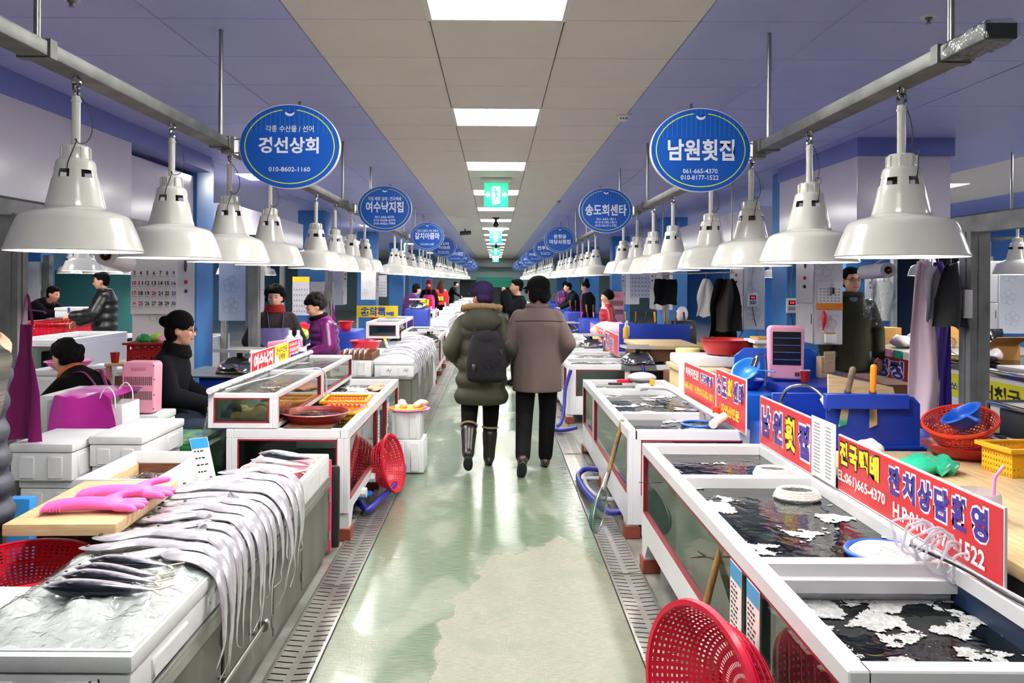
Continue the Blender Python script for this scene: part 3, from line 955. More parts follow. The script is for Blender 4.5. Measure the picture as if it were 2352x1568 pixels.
for i, (y, s_) in enumerate(((22.85, '고래횟집'), (27.2, '화양상회'), (30.4, '한려수산'), (34.4, '오동횟집'))):
 round_sign('round blue hanging sign, %s on the right' % ORD[5 + i], 1, y, [(s_, .18, .045, .01, 0, BB), ('061-662-4321', .12, .02, -.09, 0, .012)], False)
# ---- exit signs, cameras and fire fittings on the ceiling
M_EXITG = mat('exit_green', (20, 190, 140), .4, emit=((20, 200, 140), 0.7))
M_EXITW = mat('exit_white', (235, 255, 250), .4, emit=((225, 255, 245), 1.3))
def exit_sign(k, y):
 t = thing('exit_sign', 'green running man exit sign under the ceiling, %s from the camera' % ORD[k], 'exit sign', (0.002, y, ZC), group='exit signs')
 X, Y = V((1, 0, 0)), V((0, 0, 1))
 part('mount', MB().box(-.17, .17, -.035, .035, -.055, 0), mat('exit_mount', (200, 202, 204), .4), t, bevel=.008)
 part('panel', MB().box(-.135, .135, -.012, .012, -.325, -.056), M_EXITG, t, bevel=.003)
 dr = MB().prism([(-.045, -.30), (.045, -.285), (.045, -.10), (-.045, -.10)], X, Y, (0, -.0135, 0), .0006)
 part('door_print', dr, M_EXITW, t, smooth=0)
 man = MB()
 y_ = -.0150
 man.prism([(-.012 + .014 * math.cos(a), -.125 + .014 * math.sin(a)) for a in [2 * PI * i / 12 for i in range(12)]], X, Y, (0, y_, 0), .0004)
 def limb(a, b_, w):
  a, b_ = V((a[0], a[1], 0)), V((b_[0], b_[1], 0))
  n_ = (b_ - a).normalized().cross(V((0, 0, 1))) * w
  man.prism([tuple((a + n_)[:2]), tuple((a - n_)[:2]), tuple((b_ - n_)[:2]), tuple((b_ + n_)[:2])], X, Y, (0, y_, 0), .0004)
 limb((-.008, -.145), (.004, -.20), .011)
 limb((.004, -.20), (.038, -.225), .008)
 limb((.038, -.225), (.045, -.265), .007)
 limb((.002, -.20), (-.012, -.245), .008)
 limb((-.012, -.245), (-.055, -.262), .007)
 limb((-.008, -.15), (-.045, -.165), .006)
 limb((-.045, -.165), (-.052, -.195), .005)
 limb((-.006, -.15), (.032, -.165), .006)
 part('running_man', man, M_EXITG, t, smooth=0)
 for s in (-1, 1):
  part('arrow', MB().prism([(s * .126, -.19), (s * .09, -.158), (s * .09, -.176), (s * .07, -.176), (s * .07, -.204), (s * .09, -.204), (s * .09, -.222)], X, Y, (0, -.0135, 0), .0006), M_EXITW, t, smooth=0)
for k, y in enumerate((8.95, 17.6, 26.2, 34.8)):
 exit_sign(k, y)
def dome_cam(label, x, y):
 t = thing('ceiling_camera', label, 'camera', (x, y, ZC))
 part('base', MB().lathe([(.0, 0), (.06, 0), (.06, -.02), (.03, -.03), (.018, -.07), (.0, -.07)], 20), M_BLACK, t)
 part('lens_ball', MB().ell((0, 0, -.12), (.05, .05, .06), 16, 10), M_SCREEN, t)
dome_cam('black hanging ceiling camera between the first two exit signs', 0.002, 14.6)
dome_cam('black hanging ceiling camera beyond the second exit sign', 0.01, 23.8)
t = thing('bullet_camera', 'black bullet camera on the left ceiling edge', 'camera', (-.68, 17.8, ZC))
part('arm', MB().cyl((0, 0, 0), (0, 0, -.08), .015), M_BLACK, t)
part('body', MB().cyl((-.1, -.04, -.1), (.12, .04, -.08), .045), M_BLACK, t)
t = thing('smoke_detector', 'white round smoke detector on the right edge of the white ceiling', 'smoke detector', tuple(P(1432, 262, 5.55)))
t.location.z = ZC
part('base', MB().lathe([(0, 0), (.055, 0), (.055, -.012), (.048, -.02), (0, -.02)], 28), M_LFRAME, t)
part('chamber', MB().lathe([(.036, -.02), (.036, -.034), (.02, -.042), (0, -.042)], 24), M_LFRAME, t)
part('slot', MB().box(-.03, -.022, -.0365, -.034, -.032, -.024).box(-.01, -.002, -.0365, -.034, -.032, -.024).box(.01, .018, -.0365, -.034, -.032, -.024), M_DARK, t, smooth=0)
def sprinkler(label, x, y, red=False):
 t = thing('sprinkler', label, 'sprinkler', (x, y, ZC))
 part('plate', MB().lathe([(0, 0), (.036, 0), (.034, -.006), (.016, -.008), (0, -.008)], 22), M_REDD if red else M_LFRAME, t)
 part('nozzle', MB().lathe([(0, -.004), (.015, -.004), (.015, -.014), (.007, -.018), (.007, -.03), (.013, -.032), (0, -.034)], 14), M_STEELD, t)
sprinkler('white ceiling sprinkler at the top right corner', P(2133, 32, 3.45).x, 3.45)
sprinkler('white ceiling sprinkler at the top left edge', P(163, 4, 3.3).x, 3.3)
sprinkler('red ceiling sprinkler above the right signs', P(1284, 462, 11.5).x, 11.5, True)
# ================================================================ builders for the stalls
def froth(parent, x0, x1, y0, y1, z, thr, seed, cell=.009, world=True, fade=None):
 off = V((seed * 7.3, seed * 3.1, seed))
 nu, nv = max(2, int((x1 - x0) / cell)), max(2, int((y1 - y0) / cell))
 def val(u, v):
  p = V((x0 + u * (x1 - x0), y0 + v * (y1 - y0), 0))
  n = noise.fractal(p * 6 + off, .75, 2.1, 6) + .5 * noise.noise(p * 2.4 + off)
  if fade: n += fade(u, v)
  return n
 mb = MB()
 mb.grid(nu, nv, lambda u, v: V((x0 + u * (x1 - x0), y0 + v * (y1 - y0), z + .002 + .004 * abs(noise.noise(V((u * 90, v * 90, seed)))))), keep=lambda u, v: val(u, v) > thr)
 if not mb.f: return None
 return part('froth', mb, M_BUBBLE, parent, world=world, kind='stuff', recalc=False)
def tank(label, x0, x1, y0, y1, z0, z1, side, dividers=(), water=.05, panes=None, end_panes=None, legs=True, lining=None, name='fish_tank', rail=.055, zglass=None, gasket=True, froths=(), wmat=None, sloped=True, top_open=True):
 """white framed glass tank. side=+1: the aisle lies at its -x face; -1: at its +x face"""
 t = thing(name, label, 'fish tank', ((x0 + x1) / 2, (y0 + y1) / 2, 0 if legs else z0))
 th = .03
 xa, xb = (x0, x1) if side > 0 else (x1, x0)          # xa = aisle face
 d = 1 if side > 0 else -1
 zg0, zg1 = zglass or (z0 + .11, z1 - rail)
 f = MB()
 def bx(xx0, xx1, *r):
  a, b = sorted((xx0, xx1))
  f.box(a, b, *r)
 bx(xa, xa + d * rail, y0, y1, z1 - rail, z1)
 bx(xb, xb - d * rail * .8, y0, y1, z1 - rail, z1)
 f.box(x0 + rail * .8, x1 - rail * .8, y0, y0 + rail, z1 - rail, z1)
 f.box(x0 + rail * .8, x1 - rail * .8, y1 - rail, y1, z1 - rail, z1)
 if panes is None:
  panes = [(y0 + .05, y1 - .05)]
 edges = [y0] + [q for p_ in panes for q in p_] + [y1]
 for a, b in zip(edges[::2], edges[1::2]):
  if b - a > 1e-4: bx(xa, xa + d * th, a, b, z0, z1 - rail)
 for a, b in panes:
  if zg0 > z0: bx(xa, xa + d * th, a, b, z0, zg0)
  if zg1 < z1 - rail: bx(xa, xa + d * th, a, b, zg1, z1 - rail)
 bx(xb, xb - d * th, y0, y1, z0, z1 - rail)
 ep = end_panes if end_panes is not None else []
 edges = [x0 + th] + [q for p_ in ep for q in p_] + [x1 - th]
 for a, b in zip(edges[::2], edges[1::2]):
  if b - a > 1e-4: f.box(a, b, y0, y0 + th, z0, z1 - rail)
 for a, b in ep:
  f.box(a, b, y0, y0 + th, z0, zg0)
  if zg1 < z1 - rail: f.box(a, b, y0, y0 + th, zg1, z1 - rail)
 f.box(x0 + th, x1 - th, y1 - th, y1, z0, z1 - rail)
 part('frame', f, M_WHITE, t, world=True, bevel=.004, seg=1, smooth=30)
 bars = []
 for q in dividers:
  dv = part('divider', MB().box(x0 + th, x1 - th, q - .028, q + .028, z0 + .06, z1 - .002), M_WHITE, t, world=True, bevel=.004, seg=1)
 for a, b in panes:
  g = part('glass_pane', MB().box(min(xa + d * .012, xa + d * .020), max(xa + d * .012, xa + d * .020), a, b, zg0, zg1), M_GLASS, t, world=True, smooth=0)
  if gasket:
   k = .007
   gm = MB()
   q0, q1 = sorted((xa - d * .001, xa + d * .014))
   gm.box(q0, q1, a, a + k, zg0, zg1).box(q0, q1, b - k, b, zg0, zg1).box(q0, q1, a, b, zg0, zg0 + k).box(q0, q1, a, b, zg1 - k * .5, zg1)
   part('gasket', gm, M_GASKET, g, world=True, smooth=0)
 for a, b in ep:
  g = part('glass_pane', MB().box(a, b, y0 + .012, y0 + .020, zg0, zg1), M_GLASS, t, world=True, smooth=0)
  if gasket:
   k = .007
   gm = MB()
   q0, q1 = y0 - .001, y0 + .014
   gm.box(a, a + k, q0, q1, zg0, zg1).box(b - k, b, q0, q1, zg0, zg1).box(a, b, q0, q1, zg0, zg0 + k).box(a, b, q0, q1, zg1 - k, zg1)
   part('gasket', gm, M_GASKET, g, world=True, smooth=0)
 ln = MB()
 ln.box(x0 + th, x1 - th, y0 + th, y1 - th, z0 + .03, z0 + .05)
 q0, q1 = sorted((xb - d * th, xb - d * (th + .004)))
 ln.box(q0, q1, y0 + th, y1 - th, z0 + .05, z1 - rail)
 ln.box(x0 + th, x1 - th, y1 - th - .004, y1 - th, z0 + .05, z1 - rail)
 part('lining', ln, lining or M_TANKIN, t, world=True, smooth=0)
 ys = [y0 + th] + sorted(dividers) + [y1 - th]
 for i, (a, b) in enumerate(zip(ys[:-1], ys[1:])):
  wz = z1 - (water[i] if isinstance(water, (list, tuple)) else water)
  part('water_surface', MB().add([(x0 + th, a, wz), (x1 - th, a, wz), (x1 - th, b, wz), (x0 + th, b, wz)], [(0, 1, 2, 3)]), wmat or M_WATER, t, world=True, smooth=0, recalc=False)
  if i < len(froths) and froths[i] is not None:
   froth(t, x0 + th + .004, x1 - th - .004, a + .03, b - .03, wz, *froths[i])
 if legs:
  n = 3 if y1 - y0 > 2 else 2
  for i in range(n):
   for xx in (xa, xb - d * .07):
    yy = y0 + .02 + i * (y1 - y0 - .13) / (n - 1)
    a, b = sorted((xx, xx + d * .07))
    lm = MB()
    lm.prism([(-.07 if i else 0, z0 + .004), (.16 if i < n - 1 else .09, z0 + .004), (.09, z0 - .08), (.09, .075), (0, .075), (0, z0 - .08)], (0, 1, 0), (0, 0, 1), (a, yy, 0), b - a)
    lo = part('leg', lm, M_WHITE, t, world=True, smooth=0)
    part('foot_block', MB().box(a - .012, b + .012, yy - .012, yy + .10, 0.0015, .075), M_FOOT, lo, world=True, bevel=.004, seg=1, smooth=0)
 return t
def foam_box(label, x0, x1, y0, y1, z0, z1, lid=True, open_=False, name='styrofoam_box', group=None, marks=None, wall=.028):
 t = thing(name, label, 'box', ((x0 + x1) / 2, (y0 + y1) / 2, z0), group=group)
 lz = z1 - .048 if lid else z1
 b = MB()
 if open_ or lid:
  n = [(x0, y0), (x1, y0), (x1, y1), (x0, y1)]
 if open_:
  w = wall
  b.box(x0, x1, y0, y0 + w, z0, z1).box(x0, x1, y1 - w, y1, z0, z1).box(x0, x0 + w, y0 + w, y1 - w, z0, z1).box(x1 - w, x1, y0 + w, y1 - w, z0, z1).box(x0 + w, x1 - w, y0 + w, y1 - w, z0, z0 + .03)
 else:
  b.box(x0 + .006, x1 - .006, y0 + .006, y1 - .006, z0, lz)
 bo = part('body', b, M_FOAM, t, world=True, bevel=.009, seg=2)
 hx, hy = x1 - x0, y1 - y0
 for i in range(2):
  xx = x0 + hx * (.16 + .44 * i)
  part('moulded_rib', MB().box(xx, xx + hx * .24, y0 - .002, y0 + .012, z0 + .012, max(z0 + .03, lz - .02)), M_FOAM, bo, world=True, bevel=.005, seg=1)
 xs = x1 if x0 + x1 < 0 else x0
 for i in range(2):
  yy = y0 + hy * (.14 + .44 * i)
  part('moulded_rib', MB().box(xs - .012 if xs == x1 else xs - .002, xs + .002 if xs == x1 else xs + .012, yy, yy + hy * .26, z0 + .012, max(z0 + .03, lz - .02)), M_FOAM, bo, world=True, bevel=.005, seg=1)
 if lid:
  part('lid', MB().box(x0, x1, y0, y1, lz + .002, z1), M_FOAM, t, world=True, bevel=.012, seg=2)
 return t
def hairtail(label, path, w=.032, seg=10, group=None, flat=.34):
 """long ribbon fish; path of points head to tail tip"""
 pts = smooth_path(path, 7)
 n = len(pts)
 rings = []
 for i in range(n):
  u = i / (n - 1)
  t = (pts[min(i + 1, n - 1)] - pts[max(i - 1, 0)]).normalized()
  sd = V((0, 1, 0)) - t * t.y
  sd = sd.normalized() if sd.length > .05 else V((0, 0, 1))
  nn = t.cross(sd)
  if u < .09:
   q = .12 + .88 * (u / .09) ** .7
  elif u < .45:
   q = 1.0
  else:
   q = max(.035, 1.0 - ((u - .45) / .5) ** .85)
  a, b = w * q, max(w * q * flat, .0012)
  rings.append([pts[i] + sd * (math.cos(2 * PI * j / seg) * a) + nn * (math.sin(2 * PI * j / seg) * b) for j in range(seg)])
 base = V((pts[0].x, pts[0].y, min(p.z for p in pts)))
 t = thing('hairtail_fish', label, 'fish', base, group=group)
 part('body', MB().loft(rings), M_TAILFISH, t, world=True, smooth=60)
 h = pts[2]
 part('eye', MB().ell(pts[3] + V((0, -.004, w * flat * .8)), (.007, .007, .004), 10, 6), M_EYE, t, world=True)
 return t
M_MACK = None
def mackerel_mat():
 m = bpy.data.materials.new('mackerel_skin')
 m.use_nodes = True
 nt = m.node_tree
 b = nt.nodes['Principled BSDF']
 b.inputs['Roughness'].default_value = .2
 b.inputs['Metallic'].default_value = .45
 tc = nt.nodes.new('ShaderNodeTexCoord')
 sp = nt.nodes.new('ShaderNodeSeparateXYZ')
 nt.links.new(tc.outputs['Object'], sp.inputs[0])
 nz = nt.nodes.new('ShaderNodeTexNoise')
 nz.inputs['Scale'].default_value = 40
 nt.links.new(tc.outputs['Object'], nz.inputs['Vector'])
 ad = nt.nodes.new('ShaderNodeMath'); ad.operation = 'MULTIPLY_ADD'
 ad.inputs[1].default_value = .012
 nt.links.new(nz.outputs[0], ad.inputs[0]); nt.links.new(sp.outputs[1], ad.inputs[2])
 cr = nt.nodes.new('ShaderNodeValToRGB')
 mr = nt.nodes.new('ShaderNodeMapRange')
 mr.inputs[1].default_value, mr.inputs[2].default_value = -.036, .02
 nt.links.new(ad.outputs[0], mr.inputs[0])
 nt.links.new(mr.outputs[0], cr.inputs[0])
 e = cr.color_ramp.elements
 e[0].position, e[0].color = .0, lin((24, 28, 34))
 e[1].position, e[1].color = 1.0, lin((226, 220, 222))
 for p_, c_ in ((.42, (40, 46, 58)), (.56, (128, 128, 140)), (.68, (206, 200, 206))):
  x = e.new(p_); x.color = lin(c_)
 nt.links.new(cr.outputs[0], b.inputs['Base Color'])
 return m
M_MACK = mackerel_mat()
def fish_mesh_parts(L=.36, H=.036, W=.028, m=None):
 body = MB()
 rings = []
 n = 22
 for i in range(n + 1):
  u = i / n
  q = (math.sin(PI * min(1, u * 1.02) ** .62) ** .75) if 0 < u < 1 else 0
  if u < .25: q *= (.12 + .88 * (u / .25)) ** .55
  q = max(q, .10 if u > .6 else .05)
  if u > .93: q = .10
  rings.append([V((u * L, math.cos(2 * PI * j / 14) * H * q, W * q * math.sin(2 * PI * j / 14) + W * .9)) for j in range(14)])
 body.loft(rings)
 tail = MB()
 z = W * .9
 for s in (-1, 1):
  tail.prism([(L * .97, 0), (L * 1.10, s * .042), (L * 1.115, s * .040), (L * 1.03, s * .004)][::s], (1, 0, 0), (0, 1, 0), (0, 0, z - .001), .003)
 fin = MB().prism([(L * .28, .028), (L * .33, .046), (L * .42, .035)], (1, 0, 0), (0, 1, 0), (0, 0, z - .001), .002)
 fin2 = MB().prism([(L * .22, -.012), (L * .30, -.03), (L * .32, -.018)], (1, 0, 0), (0, 1, 0), (0, 0, z + W * .8), .002)
 eye = MB().ell((L * .045, 0.006, z + W * .45), (.006, .006, .003), 10, 6)
 return dict(body=(body, m), tail_fin=(tail, mat('fish_fin', (206, 196, 160), .4)), dorsal_fin=(fin, mat('dark_fin', (60, 60, 62), .4)), pectoral_fin=(fin2, mat('dark_fin')), eye=(eye, M_EYE))
mack0 = None
def mackerel(label, loc, rz, group, scale=1.0, tilt=0.0, roll=0.0):
 global mack0
 if mack0 is None:
  mack0 = thing('mackerel', label, 'fish', loc, rz, group)
  for nm, (mb, m) in fish_mesh_parts(m=M_MACK).items():
   part(nm, mb, m, mack0, smooth=60)
  o = mack0
 else:
  o = dup(mack0, loc, rz, label, group)
 o.scale = (scale,) * 3
 o.rotation_euler = (roll, tilt, rz)
 return o
def colander(label, c, r_top, r_bot, h, axis, m, name='colander', ring_n=9, seg=44, up=None, rim=.012, hole=.68, solid_bottom=False):
 """plastic strainer basket: perforated wall, ribs and a rolled rim. axis points out of the mouth"""
 t = thing(name, label, 'basket', c)
 ax = V(axis).normalized()
 q = ax.to_track_quat('Z', 'Y').to_matrix()
 prof = []
 for i in range(ring_n + 1):
  u = i / ring_n
  prof.append((r_bot + (r_top - r_bot) * (u ** .62), h * (u ** 1.15)))
 wall = MB()
 def lat(rings_pts, close=True):
  for i in range(len(rings_pts) - 1):
   A, B = rings_pts[i], rings_pts[i + 1]
   for j in range(seg):
    j2 = (j + 1) % seg
    p = [A[j], A[j2], B[j2], B[j]]
    ctr = (p[0] + p[1] + p[2] + p[3]) / 4
    inn = [x + (ctr - x) * hole for x in p]
    o = len(wall.v)
    wall.add(p + inn, [(k, (k + 1) % 4, 4 + (k + 1) % 4, 4 + k) for k in range(4)])
 rp = []
 for r, z in prof:
  rp.append([q @ V((r * math.cos(2 * PI * j / seg), r * math.sin(2 * PI * j / seg), z)) for j in range(seg)])
 lat(rp)
 bp = []
 for r in (r_bot, r_bot * .75, r_bot * .5, r_bot * .28):
  bp.append([q @ V((r * math.cos(2 * PI * j / seg), r * math.sin(2 * PI * j / seg), 0)) for j in range(seg)])
 if solid_bottom:
  wall.add(bp[0], [tuple(range(seg))])
 else:
  lat(bp)
  wall.add(bp[-1], [tuple(range(seg))])
 part('mesh_wall', wall, m, t, smooth=0, recalc=False, weld=False)
 rm = MB()
 rr = []
 for a, b in ((0, 0), (rim, 0), (rim * 1.2, -rim * 1.1), (rim * .75, -rim * 1.3), (rim * .5, -rim * .4), (0, -rim * .3)):
  rr.append([q @ V(((r_top + a) * math.cos(2 * PI * j / seg), (r_top + a) * math.sin(2 * PI * j / seg), h + b + rim * .4)) for j in range(seg)])
 rm.loft(rr, closed=True)
 part('rim', rm, m, t, smooth=50)
 for k in range(5):
  u = (k + .7) / 5
  i = u * ring_n
  r = r_bot + (r_top - r_bot) * (u ** .62)
  z = h * (u ** 1.15)
  part('hoop', MB().tube([q @ V(((r + .002) * math.cos(2 * PI * j / seg), (r + .002) * math.sin(2 * PI * j / seg), z)) for j in range(seg)], .0026, 5, closed=True), m, t, smooth=50)
 return t
def bowl(label, c, r, h, m, name='basin', r_bot=None, inner=None, filled=None, cat='basin', axis=(0, 0, 1), handle=False):
 t = thing(name, label, cat, c)
 q = V(axis).normalized().to_track_quat('Z', 'Y').to_matrix()
 rb = r_bot or r * .62
 pr = [(0.001, 0), (rb, 0), (rb + (r - rb) * .45, h * .28), (rb + (r - rb) * .8, h * .66), (r * .985, h * .95), (r + .012, h * .96), (r + .014, h), (r + .002, h + .004), (r - .006, h * .97), (rb + (r - rb) * .76, h * .66), (rb + (r - rb) * .38, h * .28), (rb - .006, .008), (.001, .008)]
 part('shell', MB().lathe(pr, 44, R=q), m, t, smooth=50)
 if filled:
  u, fm = filled
  rr = rb + (r - rb) * (.8 if u > .6 else .5)
  part('contents', MB().lathe([(.001, h * u), (rr, h * u)], 36, R=q), fm, t, smooth=0, recalc=False)
 if handle:
  part('handle', MB().tube([q @ V((r, 0, h * .97)), q @ V((r + .05, 0, h * 1.0)), q @ V((r + .14, 0, h * .96))], [.013, .011, .012], 8, flat=.5), m, t)
 return t
def crate(label, c, w, l, h, m, rz=0.0, name='plastic_crate', open_top=True, rows=5, cols=9, inside=None):
 """rectangular basket with slotted sides"""
 t = thing(name, label, 'basket', c, rz)
 wt = .006
 f = MB()
 def side(p0, p1, n_):
  p0, p1 = V(p0), V(p1)
  d = (p1 - p0) / n_
  for j in range(rows):
   for i in range(n_):
    a = p0 + d * i; b = a + d
    z0, z1 = h * j / rows, h * (j + 1) / rows
    P4 = [V((a.x, a.y, z0)), V((b.x, b.y, z0)), V((b.x, b.y, z1)), V((a.x, a.y, z1))]
    ctr = sum(P4, V()) / 4
    inn = [x + (ctr - x) * .62 for x in P4]
    f.add(P4 + inn, [(k, (k + 1) % 4, 4 + (k + 1) % 4, 4 + k) for k in range(4)])
 x, y = w / 2, l / 2
 q = .93
 side((-x * q, -y * q, 0), (x * q, -y * q, 0), cols); side((x * q, y * q, 0), (-x * q, y * q, 0), cols)
 side((-x * q, y * q, 0), (-x * q, -y * q, 0), cols); side((x * q, -y * q, 0), (x * q, y * q, 0), cols)
 part('slotted_side', f, m, t, smooth=0, recalc=False)
 part('bottom', MB().box(-x * q, x * q, -y * q, y * q, 0, .006), m, t, smooth=0)
 rim = MB()
 e = .014
 rim.box(-x - e, x + e, -y - e, -y * q, h - .012, h + .008).box(-x - e, x + e, y * q, y + e, h - .012, h + .008).box(-x - e, -x * q, -y * q, y * q, h - .012, h + .008).box(x * q, x + e, -y * q, y * q, h - .012, h + .008)
 part('rim', rim, m, t, bevel=.004, seg=2)
 return t
def scale_dial(label, c, rz=0.0, s=1.0):
 """market weighing scale: steel dome body, weighing plate on top"""
 t = thing('weighing_scale', label, 'scale', c, rz)
 part('foot_frame', MB().box(-.13, .13, -.13, .13, .0, .012), M_BLACK, t, bevel=.004)
 body = MB()
 rings = []
 for z, w, l in ((.012, .165, .14), (.03, .17, .145), (.07, .145, .12), (.105, .10, .085), (.12, .07, .06), (.125, .04, .04)):
  ring = []
  for j in range(28):
   a = 2 * PI * j / 28
   ca, sa = math.cos(a), math.sin(a)
   k = (abs(ca) ** 3 + abs(sa) ** 3) ** (-1 / 3)
   ring.append(V((ca * k * w, sa * k * l, z)))
  rings.append(ring)
 body.loft(rings)
 part('steel_dome', body, M_CHROME, t, smooth=60)
 part('dial', MB().lathe([(.001, 0), (.062, 0), (.062, .006), (.001, .006)], 28, c=(.12, 0, .072), R=Matrix.Rotation(1.05, 3, 'Y')), M_INKW, t, smooth=40)
 part('stem', MB().cyl((0, 0, .12), (0, 0, .165), .022), M_BLACK, t)
 part('weighing_plate', MB().box(-.155, .155, -.125, .125, .165, .173), mat('brushed_plate', (206, 206, 204), .35, .5), t, bevel=.003, seg=1)
 for sy in (-1, 1):
  part('plate_lip', MB().box(-.155, .155, sy * .125 - .002, sy * .125 + .002, .165, .19), mat('brushed_plate'), t, smooth=0)
 t.scale = (s, s, s)
 return t
def board_sign(label, x, ya, yb, z0, z1, m, face, name='sign_board', thick=.008):
 """upright board along the aisle at x from ya (reading start) to yb; face=-1 prints towards -x"""
 t = thing(name, label, 'sign', (x, (ya + yb) / 2, z0))
 a, b = sorted((ya, yb))
 part('board', MB().box(x - thick / 2, x + thick / 2, a, b, z0, z1), M_WHITE, t, world=True, smooth=0)
 fx = x + face * (thick / 2)
 q0, q1 = sorted((fx, fx + face * .001))
 part('print_ground', MB().box(q0, q1, a + .006, b - .006, z0 + .006, z1 - .006), m, t, world=True, smooth=0)
 return t
def sign_text(t, s, ya, yb, z0, z1, x, face, m, bold=.03, outline=None, ob=.075):
 Xd = V((0, -1, 0)) if face < 0 else V((0, 1, 0))
 O = V((x + face * .0055, (ya + yb) / 2, (z0 + z1) / 2))
 w, h = abs(yb - ya), z1 - z0
 if outline is not None:
  text(s, w * 1.04, h * 1.04, Xd, (0, 0, 1), O, outline, t, bold=ob * 1.35, lift=.0002, name='letter_outline')
  text(s, w * .93, h * .91, Xd, (0, 0, 1), O, m, t, bold=bold, lift=.0009)
 else:
  text(s, w, h, Xd, (0, 0, 1), O, m, t, bold=bold, lift=.0006)
def hose(label, pts, r, m, name='hose', k=6):
 return solo(name, MB().tube(smooth_path(pts, k), r, 10), m, label, 'hose', smooth=60)
def price_card(label, O, X, Y, w, h, lines=6, head=M_INKC, name='price_card'):
 X, Y = V(X).normalized(), V(Y).normalized()
 t = thing(name, label, 'card', O)
 part('card', MB().prism([(-w/2, 0), (w/2, 0), (w/2, h), (-w/2, h)], X, Y, (0, 0, 0), .002), M_PAPER, t, smooth=0)
 part('header_print', MB().prism([(-w/2 + .002, h * .76), (w/2 - .002, h * .76), (w/2 - .002, h - .002), (-w/2 + .002, h - .002)], X, Y, X.cross(Y) * .0022, .0004), head, t, smooth=0)
 rr = random.Random(int(w * 9999) + lines)
 pr = MB()
 for i in range(lines):
  z = h * (.68 - .62 * i / lines)
  a = -w * .4
  for q in range(3):
   l = rr.uniform(.08, .2) * w
   pr.prism([(a, z), (a + l, z + rr.uniform(-.002, .002)), (a + l, z + h * .035), (a, z + h * .03)], X, Y, X.cross(Y) * .0022, .0003)
   a += l + w * .06
 part('handwriting', pr, M_INKK, t, smooth=0, kind='stuff')
 return t
# ================================================================ left, first stall: steel cabinet with boxes of fish
t = thing('steel_cabinet', 'low stainless steel cabinet under the foam boxes, left foreground', 'cabinet', (-1.2, 3.0, 0))
XC = -.925
part('carcass', MB().box(-1.52, XC - .012, 1.3, 4.49, .06, .455), M_CABSTEEL, t, world=True, smooth=0)
part('counter_top', MB().box(-1.54, XC + .006, 1.3, 4.50, .455, .478), M_INOX, t, world=True, bevel=.003, seg=1, smooth=0)
part('top_flange', MB().box(XC - .004, XC + .008, 1.3, 4.50, .425, .458), M_INOX, t, world=True, smooth=0)
part('plinth', MB().box(-1.5, XC - .03, 1.32, 4.47, 0, .06), M_CABSTEEL, t, world=True, smooth=0)
for i, (a, b) in enumerate(((1.32, 2.02), (2.03, 2.73), (2.76, 3.36), (3.38, 3.86), (3.88, 4.485))):
 dr = part('door', MB().box(XC - .012, XC, a, b, .075, .42), M_CABSTEEL, t, world=True, bevel=.003, seg=1, smooth=0)
 for z in (.13, .34):
  part('hinge', MB().cyl((XC + .004, b - .004, z), (XC + .004, b - .004, z + .05), .006), M_INOX, dr, world=True)
part('latch_bar', MB().cyl((XC + .035, 2.62, .24), (XC + .035, 3.12, .24), .008).cyl((XC + .035, 2.6, .24), (XC + .035, 2.625, .24), .022).cyl((XC + .035, 3.1, .24), (XC + .035, 3.125, .24), .022).cyl((XC, 2.7, .24), (XC + .035, 2.7, .24), .007).cyl((XC, 3.04, .24), (XC + .035, 3.04, .24), .007), M_INOX, t, world=True)
bn = MB()
bn.cbox((XC + .006, 2.66, .2), (.008, .012, .05))
part('padlock', bn, M_BLACK, t, world=True, bevel=.003)
ZB = .478
foam_box('long styrofoam box with crushed ice, nearest at bottom left', -1.43, XC + .002, 2.05, 3.0, ZB, .615, lid=True)
foam_box('styrofoam box under the draped hairtails, behind the nearest box', -1.43, XC + .002, 3.01, 3.86, ZB, .61, lid=True)
b3 = foam_box('open styrofoam box holding the pink basket of mackerel', -1.30, XC + .002, 3.87, 4.485, ZB, .61, lid=False, open_=True)
part('wet_board', MB().box(-1.27, XC - .026, 3.90, 4.455, .53, .545), mat('orange_wet_board', (196, 92, 52), .3, var=(8, .6, (160, 60, 34))), b3, world=True, smooth=0)
pm = MB()
for q_ in (-1.38, -1.06):
 pm.tube([(q_, 2.053, .53), (q_ + .03, 2.053, .55), (q_ + .035, 2.053, .50)], .0022, 5).tube([(q_ + .05, 2.053, .555), (q_ + .06, 2.053, .50)], .0022, 5).tube([(q_ + .045, 2.053, .535), (q_ + .075, 2.053, .53)], .0022, 5)
solo('pen_marks', pm, M_INKK, 'black pen marks on the nearest foam box', 'marking', kind='stuff')
# film and crushed ice over the two boxes
icm = MB()
def icef(u, v):
 x, y = -1.425 + u * .49, 2.075 + v * 1.78
 e = min(u, 1 - u, v, 1 - v) * 8
 z = .617 + min(1, e) * (.030 + .030 * noise.fractal(V((x * 9, y * 7, 3)), .9, 2, 4))
 return V((x, y, z))
icm.grid(46, 150, icef)
icm.box(-1.42, XC - .02, 2.08, 3.84, .6155, .6162)
solo('ice_sheet', icm, M_ICE, 'crushed ice under clear film spread over the near foam boxes', 'ice', kind='stuff', smooth=60)
pf = MB().grid(60, 70, lambda u, v: icef(u, v * .40) + V((0, 0, .006 + .012 * abs(noise.fractal(V((u * 5 + v * 3, v * 6 - u * 2, 8)), .8, 2, 3)))))
solo('plastic_film', pf, M_CLEAR, 'wrinkled clear film over the crushed ice at the front', 'film', smooth=60)
